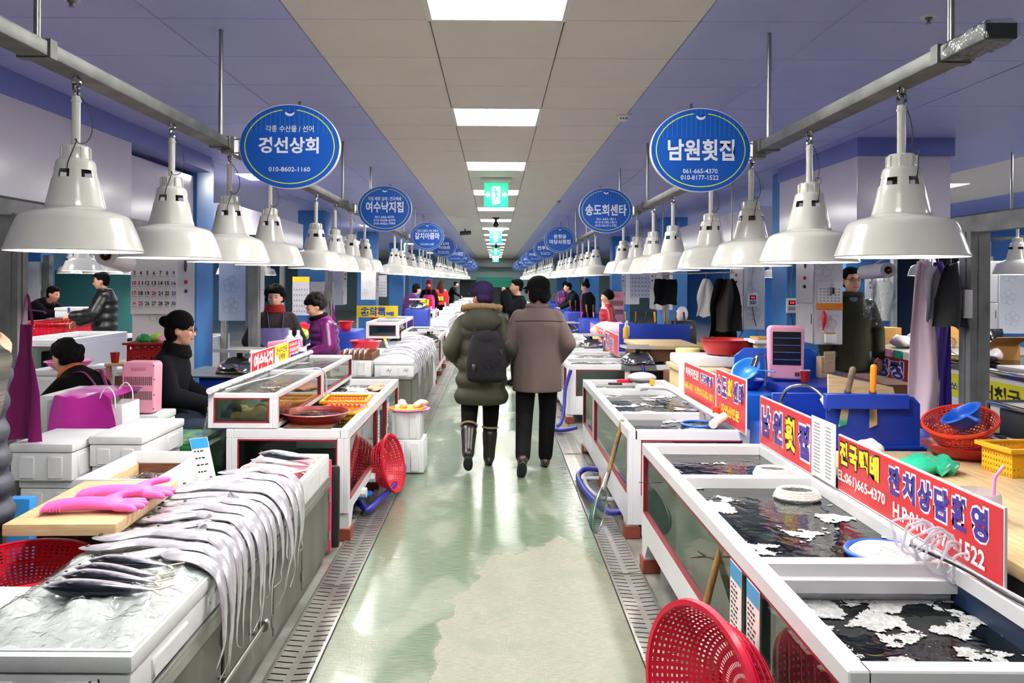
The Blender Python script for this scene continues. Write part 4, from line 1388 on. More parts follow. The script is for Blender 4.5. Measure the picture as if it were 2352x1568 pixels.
# hairtails: heads on the ice, tails hanging down the cabinet front
rnd = random.Random(5)
ys = [2.63, 2.70, 2.78, 2.86, 2.93, 3.0, 3.07, 3.13, 3.2, 3.27, 3.33, 3.4, 3.46, 3.53, 3.6, 3.68, 3.76]
words = ['nearest the camera'] + ['%s from the camera' % ORD[i] for i in range(1, len(ys))]
for i, y in enumerate(ys):
 hz = .652 + .012 * (i % 3)
 bend = rnd.uniform(-.02, .045)
 ln = rnd.choice([.10, .2, .26, .16])
 hx = -1.36 + rnd.uniform(-.07, .10)
 sw = rnd.uniform(.02, .07)
 dy = rnd.uniform(.05, .14)
 path = [(hx, y + dy * .4, hz), (hx + .10, y + dy * .45 - sw * .4, hz + .008), (hx + .2, y + dy * .5 + sw * .4, hz + .012), (-1.06, y + dy * .3, hz + .012), (-.975 + bend * .4, y + dy * .12, hz + .004), (-.918 + bend * .6, y, .615), (-.895 + bend * .8, y - .02, .54), (-.892 + bend, y - .03, .44), (-.896 + bend * .8, y - .03 + rnd.uniform(-.02, .02), .33 + ln * .2), (-.895 + bend * .4, y - .02 + rnd.uniform(-.04, .03), .2 + ln * .5), (-.9, y + rnd.uniform(-.06, .03), .06 + ln)]
 hairtail('silver hairtail draped over the near foam boxes, %s' % words[i], path, w=rnd.uniform(.031, .04), group='hairtails on the near left stall')
# four mackerel on the ice
for i, (px, py, D, rz, sc) in enumerate(((95, 1365, 2.36, -.05, .95), (140, 1322, 2.46, -.16, .88), (172, 1302, 2.53, -.22, .82), (202, 1290, 2.60, -.16, .80))):
 p = P(px, py, D)
 mackerel('whole dark mackerel on the ice, %s from the front' % ORD[i], (p.x, p.y, .648), rz, 'four mackerel on the ice', sc)
pk = bowl('pink basket under the heap of mackerel', (-1.13, 4.17, .546), .17, .062, M_PINK, name='pink_basket', r_bot=.15, cat='basket')
for i, (x, y, z, rz, ti, ro) in enumerate(((-1.29, 4.06, .585, .05, .02, 0), (-1.27, 4.12, .605, .0, .04, 1.2), (-1.31, 4.19, .60, -.04, .0, 2.6), (-1.30, 4.15, .635, .02, .08, 2.9), (-1.28, 4.22, .655, .0, .1, 3.0), (-1.25, 4.26, .64, -.1, .06, .4))):
 mackerel('mackerel heaped in the pink basket, %s in the heap' % ORD[i], (x, y, z), rz, 'mackerel in the pink basket', .86, ti, ro)
# cutting board with pink gloves
t = thing('cutting_board', 'thick pale wooden cutting board under the pink gloves', 'cutting board', (-1.52, 3.1, .683))
part('slab', MB().box(-.2, .19, -.31, .30, 0, .042), M_WOOD, t, bevel=.006, seg=2)
t.rotation_euler = (0, 0, .04)
part('support', MB().box(-.18, -.02, .2, .26, -.324, 0), M_WOODD, t, smooth=0)
def glove(label, c, rz, flip=1, m=M_HOT):
 t = thing('rubber_glove', label, 'glove', c, rz, group='pink rubber gloves')
 g = MB()
 rings = []
 for i in range(14):
  u = i / 13
  w = .052 - .014 * math.sin(PI * min(1, u * 1.1)) if u < .75 else .044 + .012 * (u - .75) * 4
  h = .012 + .012 * math.sin(PI * u) ** .5
  rings.append([V((u * .27, math.cos(a) * w, .006 + h + math.sin(a) * h)) for a in [2 * PI * j / 16 for j in range(16)]])
 g.loft(rings)
 for k, (y, L, an) in enumerate(((-.040, .07, -.22), (-.014, .085, -.06), (.012, .085, .06), (.036, .07, .22))):
  p0 = V((.255, y * flip, .022))
  p1 = p0 + V((math.cos(an), math.sin(an) * flip, 0)) * L * .55
  p2 = p0 + V((math.cos(an * 1.4), math.sin(an * 1.4) * flip, -.04)) * L
  g.cap(p0, p1, .0155, .0145); g.cap(p1, p2, .0145, .012)
 p0 = V((.19, .035 * flip, .026))
 g.cap(p0, p0 + V((.06, .045 * flip, .018)), .018, .016)
 g.cap(p0 + V((.06, .045 * flip, .018)), p0 + V((.11, .055 * flip, .022)), .016, .013)
 gl = voxel('glove_body', g, m, t, .0065, 2)
 cf = MB().tube([(0.0, math.cos(a) * .052, .018 + math.sin(a) * .014) for a in [2 * PI * j / 20 for j in range(20)]], .003, 6, closed=True)
 part('cuff_bead', cf, m, t, smooth=50)
 for k in range(4):
  part('cuff_rib', MB().tube([(.03 + k * .011, math.cos(a) * .046, .019 + math.sin(a) * .021) for a in [PI * (j - 1) / 10 for j in range(13)]], .0016, 5), m, t, smooth=50)
 return t
g1 = glove('pink rubber glove lying nearer the front of the board', (-1.63, 2.92, .727), .13)
g2 = glove('pink rubber glove lying farther back on the board', (-1.60, 3.10, .727), .12)
# white foam box lined with a wooden crate, plastic bag inside
fb = foam_box('open styrofoam box lined with a wooden crate, left of the hairtails', -1.80, -1.445, 3.44, 4.02, ZB, .72, lid=False, open_=True, wall=.022)
wd = MB()
for k in range(2):
 z0 = .53 + k * .07
 part('crate_plank', MB().box(-1.772, -1.473, 3.985, 3.996, z0, z0 + .064), M_WOODD, fb, world=True, smooth=0)
 part('crate_plank', MB().box(-1.776, -1.764, 3.47, 3.98, z0, z0 + .064), M_WOODY, fb, world=True, smooth=0)
bg = MB()
bg.ell((-1.61, 3.72, .60), (.12, .13, .075), 18, 10)
for v in bg.v:
 v += V((0, 0, .025)) * noise.noise(v * 17) + V((.02, .02, 0)) * noise.noise(v * 11)
solo('plastic_bag', bg, M_CLEAR, 'crumpled clear plastic bag inside the wooden crate', 'bag', smooth=60)
pc = price_card('blue headed handwritten price card standing in the fish box', P(477, 1105, 3.72), (1, .05, .12), (-.26, .1, 1), .082, .205, 4)
# red colander in front of the board, box and wood under it
colander('large red plastic colander at the left edge by the ice', (-1.68, 2.87, .437), .215, .13, .125, (.03, -.05, 1), M_RED, ring_n=12, seg=60, rim=.016, hole=.6)
foam_box('white styrofoam tray before the red colander', -1.95, -1.46, 2.2, 2.62, .50, .578, lid=False)
foam_box('shallow styrofoam tray under the red colander', -1.88, -1.50, 2.7, 3.05, .36, .434, lid=False)
solo('wooden_block', MB().box(-1.9, -1.53, 2.25, 2.6, .36, .50), M_WOODD, 'brown wooden block under the styrofoam tray', 'block', bevel=.006)
solo('low_table', MB().box(-1.92, -1.545, 2.0, 2.74, .33, .358).box(-1.9, -1.85, 2.05, 2.1, 0, .33).box(-1.6, -1.55, 2.05, 2.1, 0, .33).box(-1.74, -1.545, 2.74, 3.9, .33, .358).box(-1.6, -1.55, 3.8, 3.85, 0, .33).box(-1.74, -1.69, 3.8, 3.85, 0, .33), M_WOODD, 'low dark wooden table behind the steel cabinet', 'table', smooth=0)
# stacks of white boxes behind
foam_box('lower styrofoam box of the left front stack', -2.55, -2.23, 4.30, 4.75, .33, .50, group='foam box stack')
foam_box('upper styrofoam box of the left front stack', -2.58, -2.24, 4.26, 4.72, .502, .70, group='foam box stack')
foam_box('lower styrofoam box beside the green tub', -2.22, -1.95, 4.42, 4.98, .33, .545, group='foam box stack')
foam_box('upper styrofoam box beside the green tub', -2.23, -1.93, 4.40, 5.0, .547, .715, group='foam box stack')
foam_box('styrofoam box beneath the magenta apron', -2.78, -2.46, 4.88, 5.36, .55, .865, lid=False)
solo('pallet_stand', MB().box(-2.6, -1.88, 4.24, 4.86, .27, .328).box(-2.58, -2.5, 4.26, 4.84, 0, .27).box(-1.98, -1.9, 4.26, 4.84, 0, .27), M_WOODD, 'dark stand under the white box stacks', 'stand', smooth=0)
solo('box_stand', MB().box(-2.85, -2.4, 4.9, 5.38, .0, .549), M_FOAM, 'white block under the apron draped box', 'box', smooth=0, bevel=.01)
# magenta apron thrown over the box
ap = MB()
def apf(u, v):
 x = -2.66 + u * .36
 if v < .38:
  w = v / .38
  y, z = 5.32 - w * .5, .874 + .008 * noise.noise(V((u * 5, w * 4, 1)))
 else:
  w = (v - .38) / .62
  y, z = 4.83 - .10 * w - .02 * math.sin(u * 7), .872 - .36 * w
  x += .10 * w * u
 return V((x + .02 * noise.noise(V((u * 3, v * 4, 2))), y, z + .022 * math.sin(u * 9 + v * 3) * min(1, v * 2) * (.3 + u)))
ap.grid(26, 34, apf)
solo('apron', ap, M_MAG, 'magenta vinyl apron draped over the styrofoam box', 'apron', smooth=60, thick=.003)
# paper bag
t = thing('paper_bag', 'white paper shopping bag with string handles behind the apron', 'bag', (-2.33, 4.95, .55))
part('bag_body', MB().loft([[V((-.06, -.1, 0)), V((.09, -.1, 0)), V((.09, .12, 0)), V((-.06, .12, 0))], [V((-.09, -.11, .27)), V((.08, -.11, .27)), V((.08, .13, .27)), V((-.09, .13, .27))], [V((-.085, -.105, .27)), V((.075, -.105, .27)), V((.075, .125, .27)), V((-.085, .125, .27))], [V((-.055, -.095, .02)), V((.085, -.095, .02)), V((.085, .115, .02)), V((-.055, .115, .02))]]), M_PAPER, t, smooth=0)
for y in (-.11, .125):
 part('string_handle', MB().tube(smooth_path([(-.05, y, .25), (-.045, y, .33), (-.005, y, .375), (.035, y, .33), (.04, y, .25)], 5), .004, 6), M_PAPER, t)
# pink heater on its box on a green tub
def heater(label, c, rz, front=False, s=1.0):
 t = thing('electric_heater', label, 'heater', c, rz)
 w, h, d = .235, .335, .13
 o = []
 for cx, cz, a0 in ((w/2 - .035, .02, -90), (w/2 - .04, h - .03, 0), (-w/2 + .04, h - .03, 90), (-w/2 + .035, .02, 180)):
  r = .03 if cz > .1 else .02
  for k in range(5):
   a = math.radians(a0 + 90 * k / 4)
   o.append((cx + r * math.cos(a), cz + r * math.sin(a)))
 part('casing', MB().prism(o, (1, 0, 0), (0, 0, 1), (0, d/2, 0), d), M_PINK, t, bevel=.012, seg=3)
 if not front:
  for z0 in (.21, .115):
   n_ = 14
   for k in range(n_):
    x = -.085 + .17 * k / (n_ - 1)
    part('vent_slot', MB().box(x - .0025, x + .0025, -d/2 - .0015, -d/2 + .004, z0 - .028, z0 + .028), M_DARK, t, smooth=0)
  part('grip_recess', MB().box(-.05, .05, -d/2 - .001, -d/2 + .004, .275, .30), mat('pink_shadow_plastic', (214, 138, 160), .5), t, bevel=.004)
  part('rating_label', MB().box(-.025, .025, -d/2 - .0016, -d/2 + .002, .148, .178), M_PAPERP, t, smooth=0)
  for x, z in ((-.1, .31), (.1, .31), (-.105, .22), (.105, .22), (-.1, .03), (.1, .03), (.105, .12)):
   part('screw', MB().cyl((x, -d/2 - .002, z), (x, -d/2 + .003, z), .004), mat('dark_screw', (120, 50, 50), .4), t)
  part('mains_cord', MB().tube(smooth_path([(-.07, -d/2, .045), (-.05, -d/2 - .02, .05), (-.02, -d/2 - .03, .03), (.0, -d/2 - .03, -.02), (-.03, -d/2 - .04, -.07), (-.06, -d/2 - .04, -.10)], 5), .004, 6), M_RUBBER, t)
 else:
  part('grille_opening', MB().box(-.085, .085, -d/2 - .002, -d/2 + .006, .09, .30), M_SCREEN, t, smooth=0)
  for k in range(4):
   part('heating_tube', MB().cyl((-.08, -d/2 - .005, .125 + .045 * k), (.08, -d/2 - .005, .125 + .045 * k), .006), M_CHROME, t)
  for x in (.055, .07):
   part('switch', MB().box(x - .005, x + .005, -d/2 - .006, -d/2, .02, .045), M_BLACK, t, smooth=0)
 t.scale = (s, s, s)
 return t
heater('pink electric heater seen from behind beside the seated woman', P(327, 945, 5.3), 0.0)
foam_box('styrofoam box under the pink heater on the left', -2.45, -2.18, 5.2, 5.5, .555, .695, lid=True)
t = thing('plastic_tub', 'dark green plastic tub with printed sack on it, under the heater', 'tub', (-2.12, 5.3, 0))
part('tub_shell', MB().loft([[V((-.24, -.16, 0)), V((.24, -.16, 0)), V((.24, .18, 0)), V((-.24, .18, 0))], [V((-.27, -.21, .5)), V((.28, -.21, .5)), V((.28, .22, .5)), V((-.27, .22, .5))]]), M_GREEN, t, bevel=.03, seg=3)
part('rim', MB().box(-.28, .30, -.22, .24, .49, .52), M_GREEN, t, bevel=.012, seg=2)
part('printed_sack', MB().box(-.26, .24, -.18, .2, .52, .553), mat('printed_sack', (110, 170, 60), .5, var=(16, 1.0, (40, 70, 150))), t, bevel=.012, seg=2)
# magenta apron on the left post
def hanging_apron(label, top, w0, w1, h, m, dirx=(1, 0, 0), strap=True, name='apron', fold=.03):
 t = thing(name, label, 'apron', (top[0], top[1], top[2] - h))
 X = V(dirx).normalized()
 Nn = X.cross(V((0, 0, 1)))
 def f(u, v):
  w = w0 + (w1 - w0) * min(1, max(0, (v - .25) / .35)) ** .8
  return X * ((u - .5) * w) + Nn * (fold * math.sin(u * 8 + v * 1.5) * (.3 + v)) + V((0, 0, h * (1 - v)))
 part('apron_sheet', MB().grid(22, 26, f), m, t, smooth=60, thick=.003)
 if strap:
  part('neck_strap', MB().tube(smooth_path([X * (-w0 * .4) + V((0, 0, h)), V((0, 0, h + .16)), X * (w0 * .4) + V((0, 0, h))], 5), .008, 6, flat=.3), m, t)
 return t
hanging_apron('dark magenta vinyl apron hanging from the left steel post', P(62, 745, 4.3), .1, .22, .62, M_MAGD, (1, -.35, 0))
part('waist_tie', MB().tube([(.0, 0, .7), (.09, 0, .69), (.1, 0, .68)], .012, 6, flat=.3), M_MAGD, bpy.data.objects['apron.001'])
# ================================================================ left, second stall: shellfish tanks
lt = tank('long low white fish tank with baskets in it, left middle', -1.62, -.88, 4.84, 7.34, .17, .678, -1, dividers=(6.45,), water=.05,
 panes=[(4.90, 6.0), (6.08, 6.5), (6.62, 7.28)], end_panes=[(-1.55, -.95)], zglass=(.24, .615), froths=((.55, 1), (.12, 2)))
sh = MB()
def upper_tank(label, y0, y1, seed):
 t = tank(label, -1.73, -1.31, y0, y1, .682, .893, -1, water=.028, panes=[(y0 + .035, y1 - .035)], end_panes=[(-1.695, -1.36)], legs=False, zglass=(.715, .866), rail=.03, wmat=M_WATERC, lining=mat('tank_lining_pale', (120, 122, 100), .5, var=(6, .8, (80, 78, 60))), froths=((.62, seed),))
 return t
upper_tank('upper glass tank of shellfish, nearer of the two', 4.84, 6.08, 11)
upper_tank('upper glass tank of shellfish, farther of the two', 6.12, 7.36, 12)
# scallops and clams behind the front window
M_SHELL = mat('scallop_shell', (206, 164, 92), .5, var=(20, .8, (120, 92, 60)))
M_SHELLD = mat('dark_shell', (70, 62, 50), .5, var=(20, .8, (34, 30, 26)))
rnd = random.Random(21)
def shell(label, c, r, m, tilt):
 mb = MB()
 n = 24
 rings = []
 for k, (q, z) in enumerate(((1, 0), (.92, .12), (.7, .22), (.4, .28), (.05, .30))):
  rings.append([V((math.cos(2 * PI * j / n) * r * q * (1 + .03 * math.cos(j * PI)), math.sin(2 * PI * j / n) * r * q, z * r)) for j in range(n)])
 mb.loft(rings)
 mb.move(Matrix.Rotation(tilt, 4, 'X'))
 return solo('scallop', mb, m, label, 'shellfish', 'shellfish in the upper tanks', loc=c, smooth=60)
sc = [(-1.64, 4.93, .735, .045, 1), (-1.58, 4.91, .732, .04, 0), (-1.52, 4.92, .735, .045, 0), (-1.44, 4.92, .75, .06, 0), (-1.62, 4.99, .765, .05, 1), (-1.46, 5.02, .755, .05, 1), (-1.40, 5.0, .74, .045, 0)]
for i, (x, y, z, r, d) in enumerate(sc):
 shell('%s scallop from the left behind the near tank window' % ORD[i], (x, y, z), r, M_SHELLD if d else M_SHELL, 1.2 + .2 * (i % 3))
for i in range(26):
 y = rnd.uniform(5.1, 7.25)
 if abs(y - 6.1) < .09: y += .2
 shell('brown shell lying on the floor of the upper tanks, %s along' % (ORD[i]), (rnd.uniform(-1.66, -1.37), y, .725 + rnd.uniform(0, .03)), rnd.uniform(.03, .05), M_SHELLD if i % 2 else M_SHELL, rnd.uniform(0, .8))
# pipe along the top
t = thing('water_pipe', 'white plastic water pipe lying along the upper tanks', 'pipe', (-1.70, 6.0, .893))
part('pipe', MB().cyl((0, -1.22, .02), (0, 1.42, .02), .02, seg=16), M_WHITE, t)
for k in range(11):
 part('pipe_tie', MB().cyl((0, -1.1 + k * .24, .02), (0, -1.088 + k * .24, .02), .0212, seg=16), M_INKG, t)
hose('thin blue air tube lying over the upper tank rims', [(-1.66, 4.95, .90), (-1.60, 5.3, .905), (-1.55, 5.6, .9), (-1.52, 5.9, .902), (-1.40, 6.08, .908), (-1.33, 6.1, .905), (-1.30, 6.16, .85), (-1.3, 6.2, .7)], .006, mat('pale_blue_tube', (196, 206, 232), .3), 'air_tube')
# bowl, baskets on the low tank
bowl('big brown-red bowl filled with dark water on the tank rim', P(725, 975, 5.1), .205, .085, M_BOWL, name='large_bowl', r_bot=.13, filled=(.8, M_WATER), cat='bowl')
solo('bowl_plank', MB().box(-1.28, -.99, 4.86, 5.42, .680, .688), M_WOODD, 'thin wooden plank carrying the brown bowl', 'plank', smooth=0)
def tray_basket(label, c, w, l, h, m1, m2, rz):
 t = crate(label, c, w, l, h, m1, rz, name='wire_basket', rows=3, cols=14)
 pts = [(-w/2, -l/2), (w/2, -l/2), (w/2, l/2), (-w/2, l/2)]
 for (a, b), (c_, d) in zip(pts, pts[1:] + pts[:1]):
  n = 8
  for k in range(n):
   u = (k + .5) / n
   part('rim_wrap', MB().cbox((a + (c_ - a) * u, b + (d - b) * u, h), (.022, .022, .026)), m2, t, bevel=.004, seg=1)
 return t
tray_basket('orange rectangular basket floating in the low tank', (-1.11, 6.02, .605), .32, .34, .085, M_ORANGE, M_YELLOW, .03)
tray_basket('yellow basket with pink and white rim behind the brown bowl', (-1.06, 5.58, .60), .26, .30, .085, M_YELLOW, mat('candy_pink', (232, 60, 90), .4), -.1)
squid = MB()
for k in range(7):
 a = k * .9
 squid.ell((-1.0 + .07 * math.cos(a), 7.0 + .1 * math.sin(a), .64), (.05, .06, .025), 12, 8)
for v in squid.v: v += V((0, 0, .02)) * noise.noise(v * 23)
solo('octopus', squid, mat('octopus_skin', (208, 150, 118), .4, var=(30, .7, (170, 100, 80))), 'small pink octopus clump in the far part of the low tank', 'octopus', smooth=60)
# stack of two boxes with a pink plate in the drain walk
foam_box('lower styrofoam box standing on the left drain', -.86, -.57, 6.55, 6.85, .008, .275, lid=False)
foam_box('upper styrofoam box carrying the pink plate', -.85, -.60, 6.57, 6.83, .277, .50, lid=False)
pl = bowl('pink plate of squid on the white box stack', P(938, 945, 6.7), .165, .03, M_HOT, name='plate', r_bot=.09, cat='plate')
def squid_heap(label, c, n, sc_, m, seed):
 rr = random.Random(seed)
 g = MB()
 for k in range(n):
  a, r_ = rr.uniform(0, 6.28), rr.uniform(.0, .1) * sc_
  g.ell((c[0] + r_ * math.cos(a) * 1.2, c[1] + r_ * math.sin(a), c[2] + rr.uniform(0, .03) * sc_), (rr.uniform(.04, .075) * sc_, .035 * sc_, .028 * sc_), 12, 8, R=Matrix.Rotation(a, 3, 'Z'))
 for v in g.v: v += V((.008, .008, .014)) * noise.noise(v * 30)
 return solo('squid', g, m, label, 'squid', smooth=60)
p = P(938, 945, 6.7)
M_SQ = mat('squid_flesh', (236, 212, 188), .35, var=(26, .7, (206, 160, 128)))
squid_heap('raw squid heap at the left of the pink plate', (p.x - .06, p.y, p.z + .045), 4, .9, M_SQ, 3)
squid_heap('raw squid heap at the right of the pink plate', (p.x + .07, p.y, p.z + .045), 4, .9, M_SQ, 4)
solo('yellow_tray', MB().lathe([(.001, 0), (.15, 0), (.155, .008), (.001, .008)], 30), M_YELLOW, 'yellow round tray between the plate and the squid', 'tray', loc=(p.x - .01, p.y - .01, p.z + .03))
colander('red plastic colander leaning on the tank beside the drain', (-.86, 5.92, .215), .20, .12, .125, (.96, -.22, .20), M_RED, ring_n=10, seg=52, rim=.014, hole=.55)
hose('thick blue drain hose curling out under the left tank', [(-1.2, 5.5, .06), (-1.0, 5.6, .05), (-.9, 5.45, .05), (-.84, 5.35, .05), (-.80, 5.6, .05), (-.735, 6.0, .06), (-.71, 6.3, .09), (-.75, 6.45, .1), (-.88, 6.42, .09), (-1.05, 6.4, .09)], .021, M_NAVY)
hose('second blue hose coiled under the left tank', [(-1.1, 5.9, .05), (-.92, 5.75, .06), (-.87, 5.6, .09), (-.93, 5.45, .1), (-1.05, 5.5, .07), (-1.3, 5.6, .05)], .018, M_BLUEB)
for k, y in enumerate((5.35, 5.75, 6.2)):
 t = thing('drain_valve', '%s white drain valve under the left tank' % ORD[k], 'valve', (-.90, y, .165))
 part('elbow', MB().cyl((-.06, 0, 0), (.02, 0, 0), .028), M_WHITE, t)
 part('cap', MB().cyl((.0, 0, 0), (.05, 0, 0), .034, seg=8), M_WHITE, t)
price_card('white price list on the aisle side of the left tank', (-.874, 6.56, .38), (0, 1, 0), (0, 0, 1), .12, .26, 7, name='price_list')
price_card('second white price list on the aisle side of the left tank', (-.874, 6.04, .36), (0, 1, 0), (0, 0, 1), .07, .27, 7, name='price_list')
# black and pink boards standing between the first cabinet and the tank
solo('black_board', MB().box(-1.05, -.90, 4.66, 4.70, .02, .50), M_RUBBER, 'black rubber board standing beside the steel cabinet', 'board', bevel=.02, seg=2)
solo('pink_board', MB().box(-1.05, -.935, 4.60, 4.625, .02, .55), mat('coral_pink', (240, 70, 110), .4), 'coral pink board standing behind the steel cabinet', 'board', bevel=.012, seg=2)
# sign board of the second stall
t = thing('sign_board', 'small red and yellow sign board behind the shellfish tanks', 'sign', (-1.79, 6.6, .86))
A, B = V((-1.86, 6.1, .86)), V((-1.76, 7.15, .90))
Xd = (B - A).normalized()
q = MB().prism([(0, 0), (1.06, 0), (1.06, .16), (0, .16)], Xd, (0, 0, 1), A, .008)
part('board', q, M_WHITE, t, world=True, smooth=0)
Nn = Xd.cross(V((0, 0, 1))) * .0086
for a, b, m, nm in ((.01, .48, M_SIGNRED, 'print_red'), (.485, .80, M_SIGNYEL, 'print_yellow'), (.805, 1.05, M_SIGNRED, 'print_red')):
 part(nm, MB().prism([(a, .006), (b, .006), (b, .154), (a, .154)], Xd, (0, 0, 1), A + Nn, .0004), m, t, world=True, smooth=0)
text('여수낙지', .40, .12, Xd, (0, 0, 1), A + Nn + Xd * .245 + V((0, 0, .08)), M_INKW, t, bold=.05, lift=.001)
text('산낙지전문\n전국택배', .26, .11, Xd, (0, 0, 1), A + Nn + Xd * .642 + V((0, 0, .08)), M_INKK, t, bold=.02, lift=.001)
text('061-666-4370\n010-5658-4370\n010-4426-7999', .21, .12, Xd, (0, 0, 1), A + Nn + Xd * .93 + V((0, 0, .08)), M_INKW, t, bold=.02, lift=.001)
# scale on a blue sink unit, bottles and rolls behind the tanks
t = thing('sink_unit', 'blue plastic sink unit under the steel scale, left', 'sink unit', (-2.05, 6.4, 0))
part('unit_body', MB().box(-.22, .3, -.25, .5, 0, .83), M_BLUE, t, bevel=.01)
part('lid_board', MB().box(-.42, .38, -.3, .4, .83, .842), M_INOX, t, bevel=.002, seg=1, smooth=0)
scale_dial('steel weighing scale on the sink unit, left middle', (-2.02, 6.35, .843), -.2, 1.02)
def bottle(label, c, r, h, m, cap_m=M_WHITE):
 t = thing('squeeze_bottle', label, 'bottle', c)
 part('body', MB().lathe([(.001, 0), (r, 0), (r, h * .62), (r * .55, h * .75), (r * .35, h * .8), (.001, h * .8)], 18), m, t, smooth=50)
 part('cap', MB().lathe([(.001, h * .8), (r * .4, h * .8), (r * .36, h), (.001, h)], 14), cap_m, t, smooth=50)
 return t
bottle('white plastic bottle beside the steel scale, left', (-1.82, 6.62, .843), .035, .15, M_WHITE)
bottle('white jug on the counter in front of the red-scarfed woman', (-1.83, 7.15, .93), .05, .2, M_WHITE)
bottle('white soap bottle before the woman in the purple jacket', (-1.80, 7.33, .93), .04, .19, M_WHITE)
solo('counter_shelf', MB().box(-2.1, -1.75, 6.95, 7.4, .90, .93).box(-2.05, -1.95, 7.0, 7.38, 0, .9), M_BLUE, 'blue shelf behind the shellfish tanks', 'shelf', smooth=0, bevel=.006)
gr = MB().lathe([(.045, 0), (.05, .17), (.044, .17), (.039, .004), (.001, .004)], 20, R=Matrix.Rotation(1.45, 3, 'Y'))
solo('rolled_glove', gr, mat('pale_pink_rubber', (240, 150, 180), .45), 'pale pink rolled rubber glove cuff on the counter', 'glove', loc=(-2.0, 7.1, .985))
br_ = thing('scrub_brush', 'pink handled scrub brush on the counter, left', 'brush', (-1.80, 7.22, .915))
part('handle', MB().tube(smooth_path([(-.05, 0, .03), (-.04, 0, .12), (.04, 0, .13), (.06, 0, .05), (.02, 0, .03)], 4), .012, 8), M_HOT, br_)
part('bristles', MB().box(.0, .10, -.03, .03, .02, .06), M_WHITE, br_, bevel=.006)
# purple and blue cloaks on the column
hanging_apron('long magenta raincoat hanging on the second left column', (-2.72, 13.0, 1.52), .12, .3, .95, M_MAG, (1, -.2, 0), strap=False)
hanging_apron('blue apron hanging behind the magenta raincoat', (-2.9, 13.06, 1.42), .2, .3, .7, M_PURPLE, (1, 0, 0), strap=False)
# ================================================================ left, third stall: another cabinet of hairtails
t = thing('steel_cabinet', 'low stainless steel cabinet of the third stall on the left', 'cabinet', (-1.2, 10.0, 0))
part('carcass', MB().box(-1.72, -.90, 8.6, 11.6, .06, .52), M_CABSTEEL, t, world=True, smooth=0)
part('counter_top', MB().box(-1.74, -.885, 8.58, 11.62, .52, .542), M_INOX, t, world=True, bevel=.003, seg=1, smooth=0)
part('plinth', MB().box(-1.7, -.93, 8.62, 11.58, 0, .06), M_CABSTEEL, t, world=True, smooth=0)
for i in range(4):
 part('door', MB().box(-.902, -.892, 8.63 + .745 * i, 9.36 + .745 * i, .08, .5), M_CABSTEEL, t, world=True, bevel=.003, seg=1, smooth=0)
foam_box('styrofoam box with black handwriting under the far hairtails', -1.30, -.87, 8.6, 9.6, .542, .72, lid=True)
foam_box('second styrofoam box in the far hairtail row', -1.30, -.87, 9.62, 10.6, .542, .72, lid=True)
foam_box('third styrofoam box in the far hairtail row', -1.30, -.87, 10.62, 11.6, .542, .72, lid=True)
fb = foam_box('styrofoam box carrying a wooden tray of hairtail', -1.72, -1.32, 8.6, 9.2, .542, .72, lid=False)
tr_ = thing('wooden_tray', 'wooden tray with folded hairtails on a foam box', 'tray', (-1.52, 8.9, .722))
for a, b, c_, d in ((-.2, .2, -.29, -.275), (-.2, .2, .275, .29), (-.2, -.185, -.275, .275), (.185, .2, -.275, .275)):
 part('tray_side', MB().box(a, b, c_, d, 0, .07), M_WOODD, tr_, smooth=0)
part('tray_bottom', MB().box(-.19, .19, -.28, .28, 0, .01), M_WOOD, tr_, smooth=0)
rnd = random.Random(8)
for i in range(14):
 y = 8.78 + i * .19
 hz = .735 + .012 * (i % 3) + .02 * math.sin(i * .7)
 b_ = rnd.uniform(0, .1)
 ln = rnd.choice([.1, .2, .3])
 path = [(-1.28, y + .08, hz), (-1.18, y + .06, hz + .04), (-1.06, y + .03, hz + .05), (-.95, y, hz + .03), (-.87, y, .72), (-.845 + b_ * .5, y - .02, .6), (-.85 + b_, y - .03, .45), (-.855 + b_, y, .3 + ln * .4), (-.86 + b_, y, .1 + ln)]
 hairtail('silver hairtail on the third left stall, %s from the near end' % ORD[i], path, w=.034, group='hairtails on the third left stall')
for i in range(5):
 x = -1.64 + i * .055
 path = [(x, 9.05, .80), (x + .01, 8.85, .81), (x + .015, 8.66, .80), (x + .02, 8.58, .74), (x + .02, 8.575, .62 + .03 * (i % 2))]
 hairtail('small hairtail folded over the wooden tray, %s from the left' % ORD[i], path, w=.02, group='hairtails in the wooden tray')
mkk = MB()
for s_, x in (('a', -1.16), ('b', -.98)):
 mkk.tube(smooth_path([(x, 8.597, .60), (x + .02, 8.597, .63), (x + .03, 8.597, .60), (x + .05, 8.597, .63)], 3), .0025, 5)
solo('pen_marks', mkk, M_INKK, 'black pen marks on the far hairtail box', 'marking', kind='stuff')
foam_box('styrofoam box under the red basin, third left stall', -1.72, -1.32, 9.22, 9.95, .542, .738, lid=False)
bowl('red plastic basin behind the wooden tray, left', (-1.54, 9.55, .74), .18, .12, M_RED, name='basin')
bowl('blue tub with a red basin on it, left', (-1.97, 8.75, 0), .2, .745, M_BLUEB, name='tub', cat='tub')
bowl('red round basin resting in the blue tub', (-1.97, 8.72, .75), .16, .07, M_RED, name='basin')
t = thing('sink_unit', 'blue plastic sink unit of the third left stall', 'sink unit', (-1.95, 10.2, 0))
part('unit_body', MB().box(-.2, .19, -.1, .7, 0, .93), M_BLUE, t, bevel=.03, seg=2)
bowl('small red bucket on the blue sink unit', (-1.9, 10.2, .935), .09, .12, M_RED, name='bucket', cat='bucket')
tag_ = price_card('price stick with yellow tip on the far fish', P(895, 810, 9.3), (1, 0, .2), (-.35, 0, 1), .035, .2, 3, M_SIGNYEL)
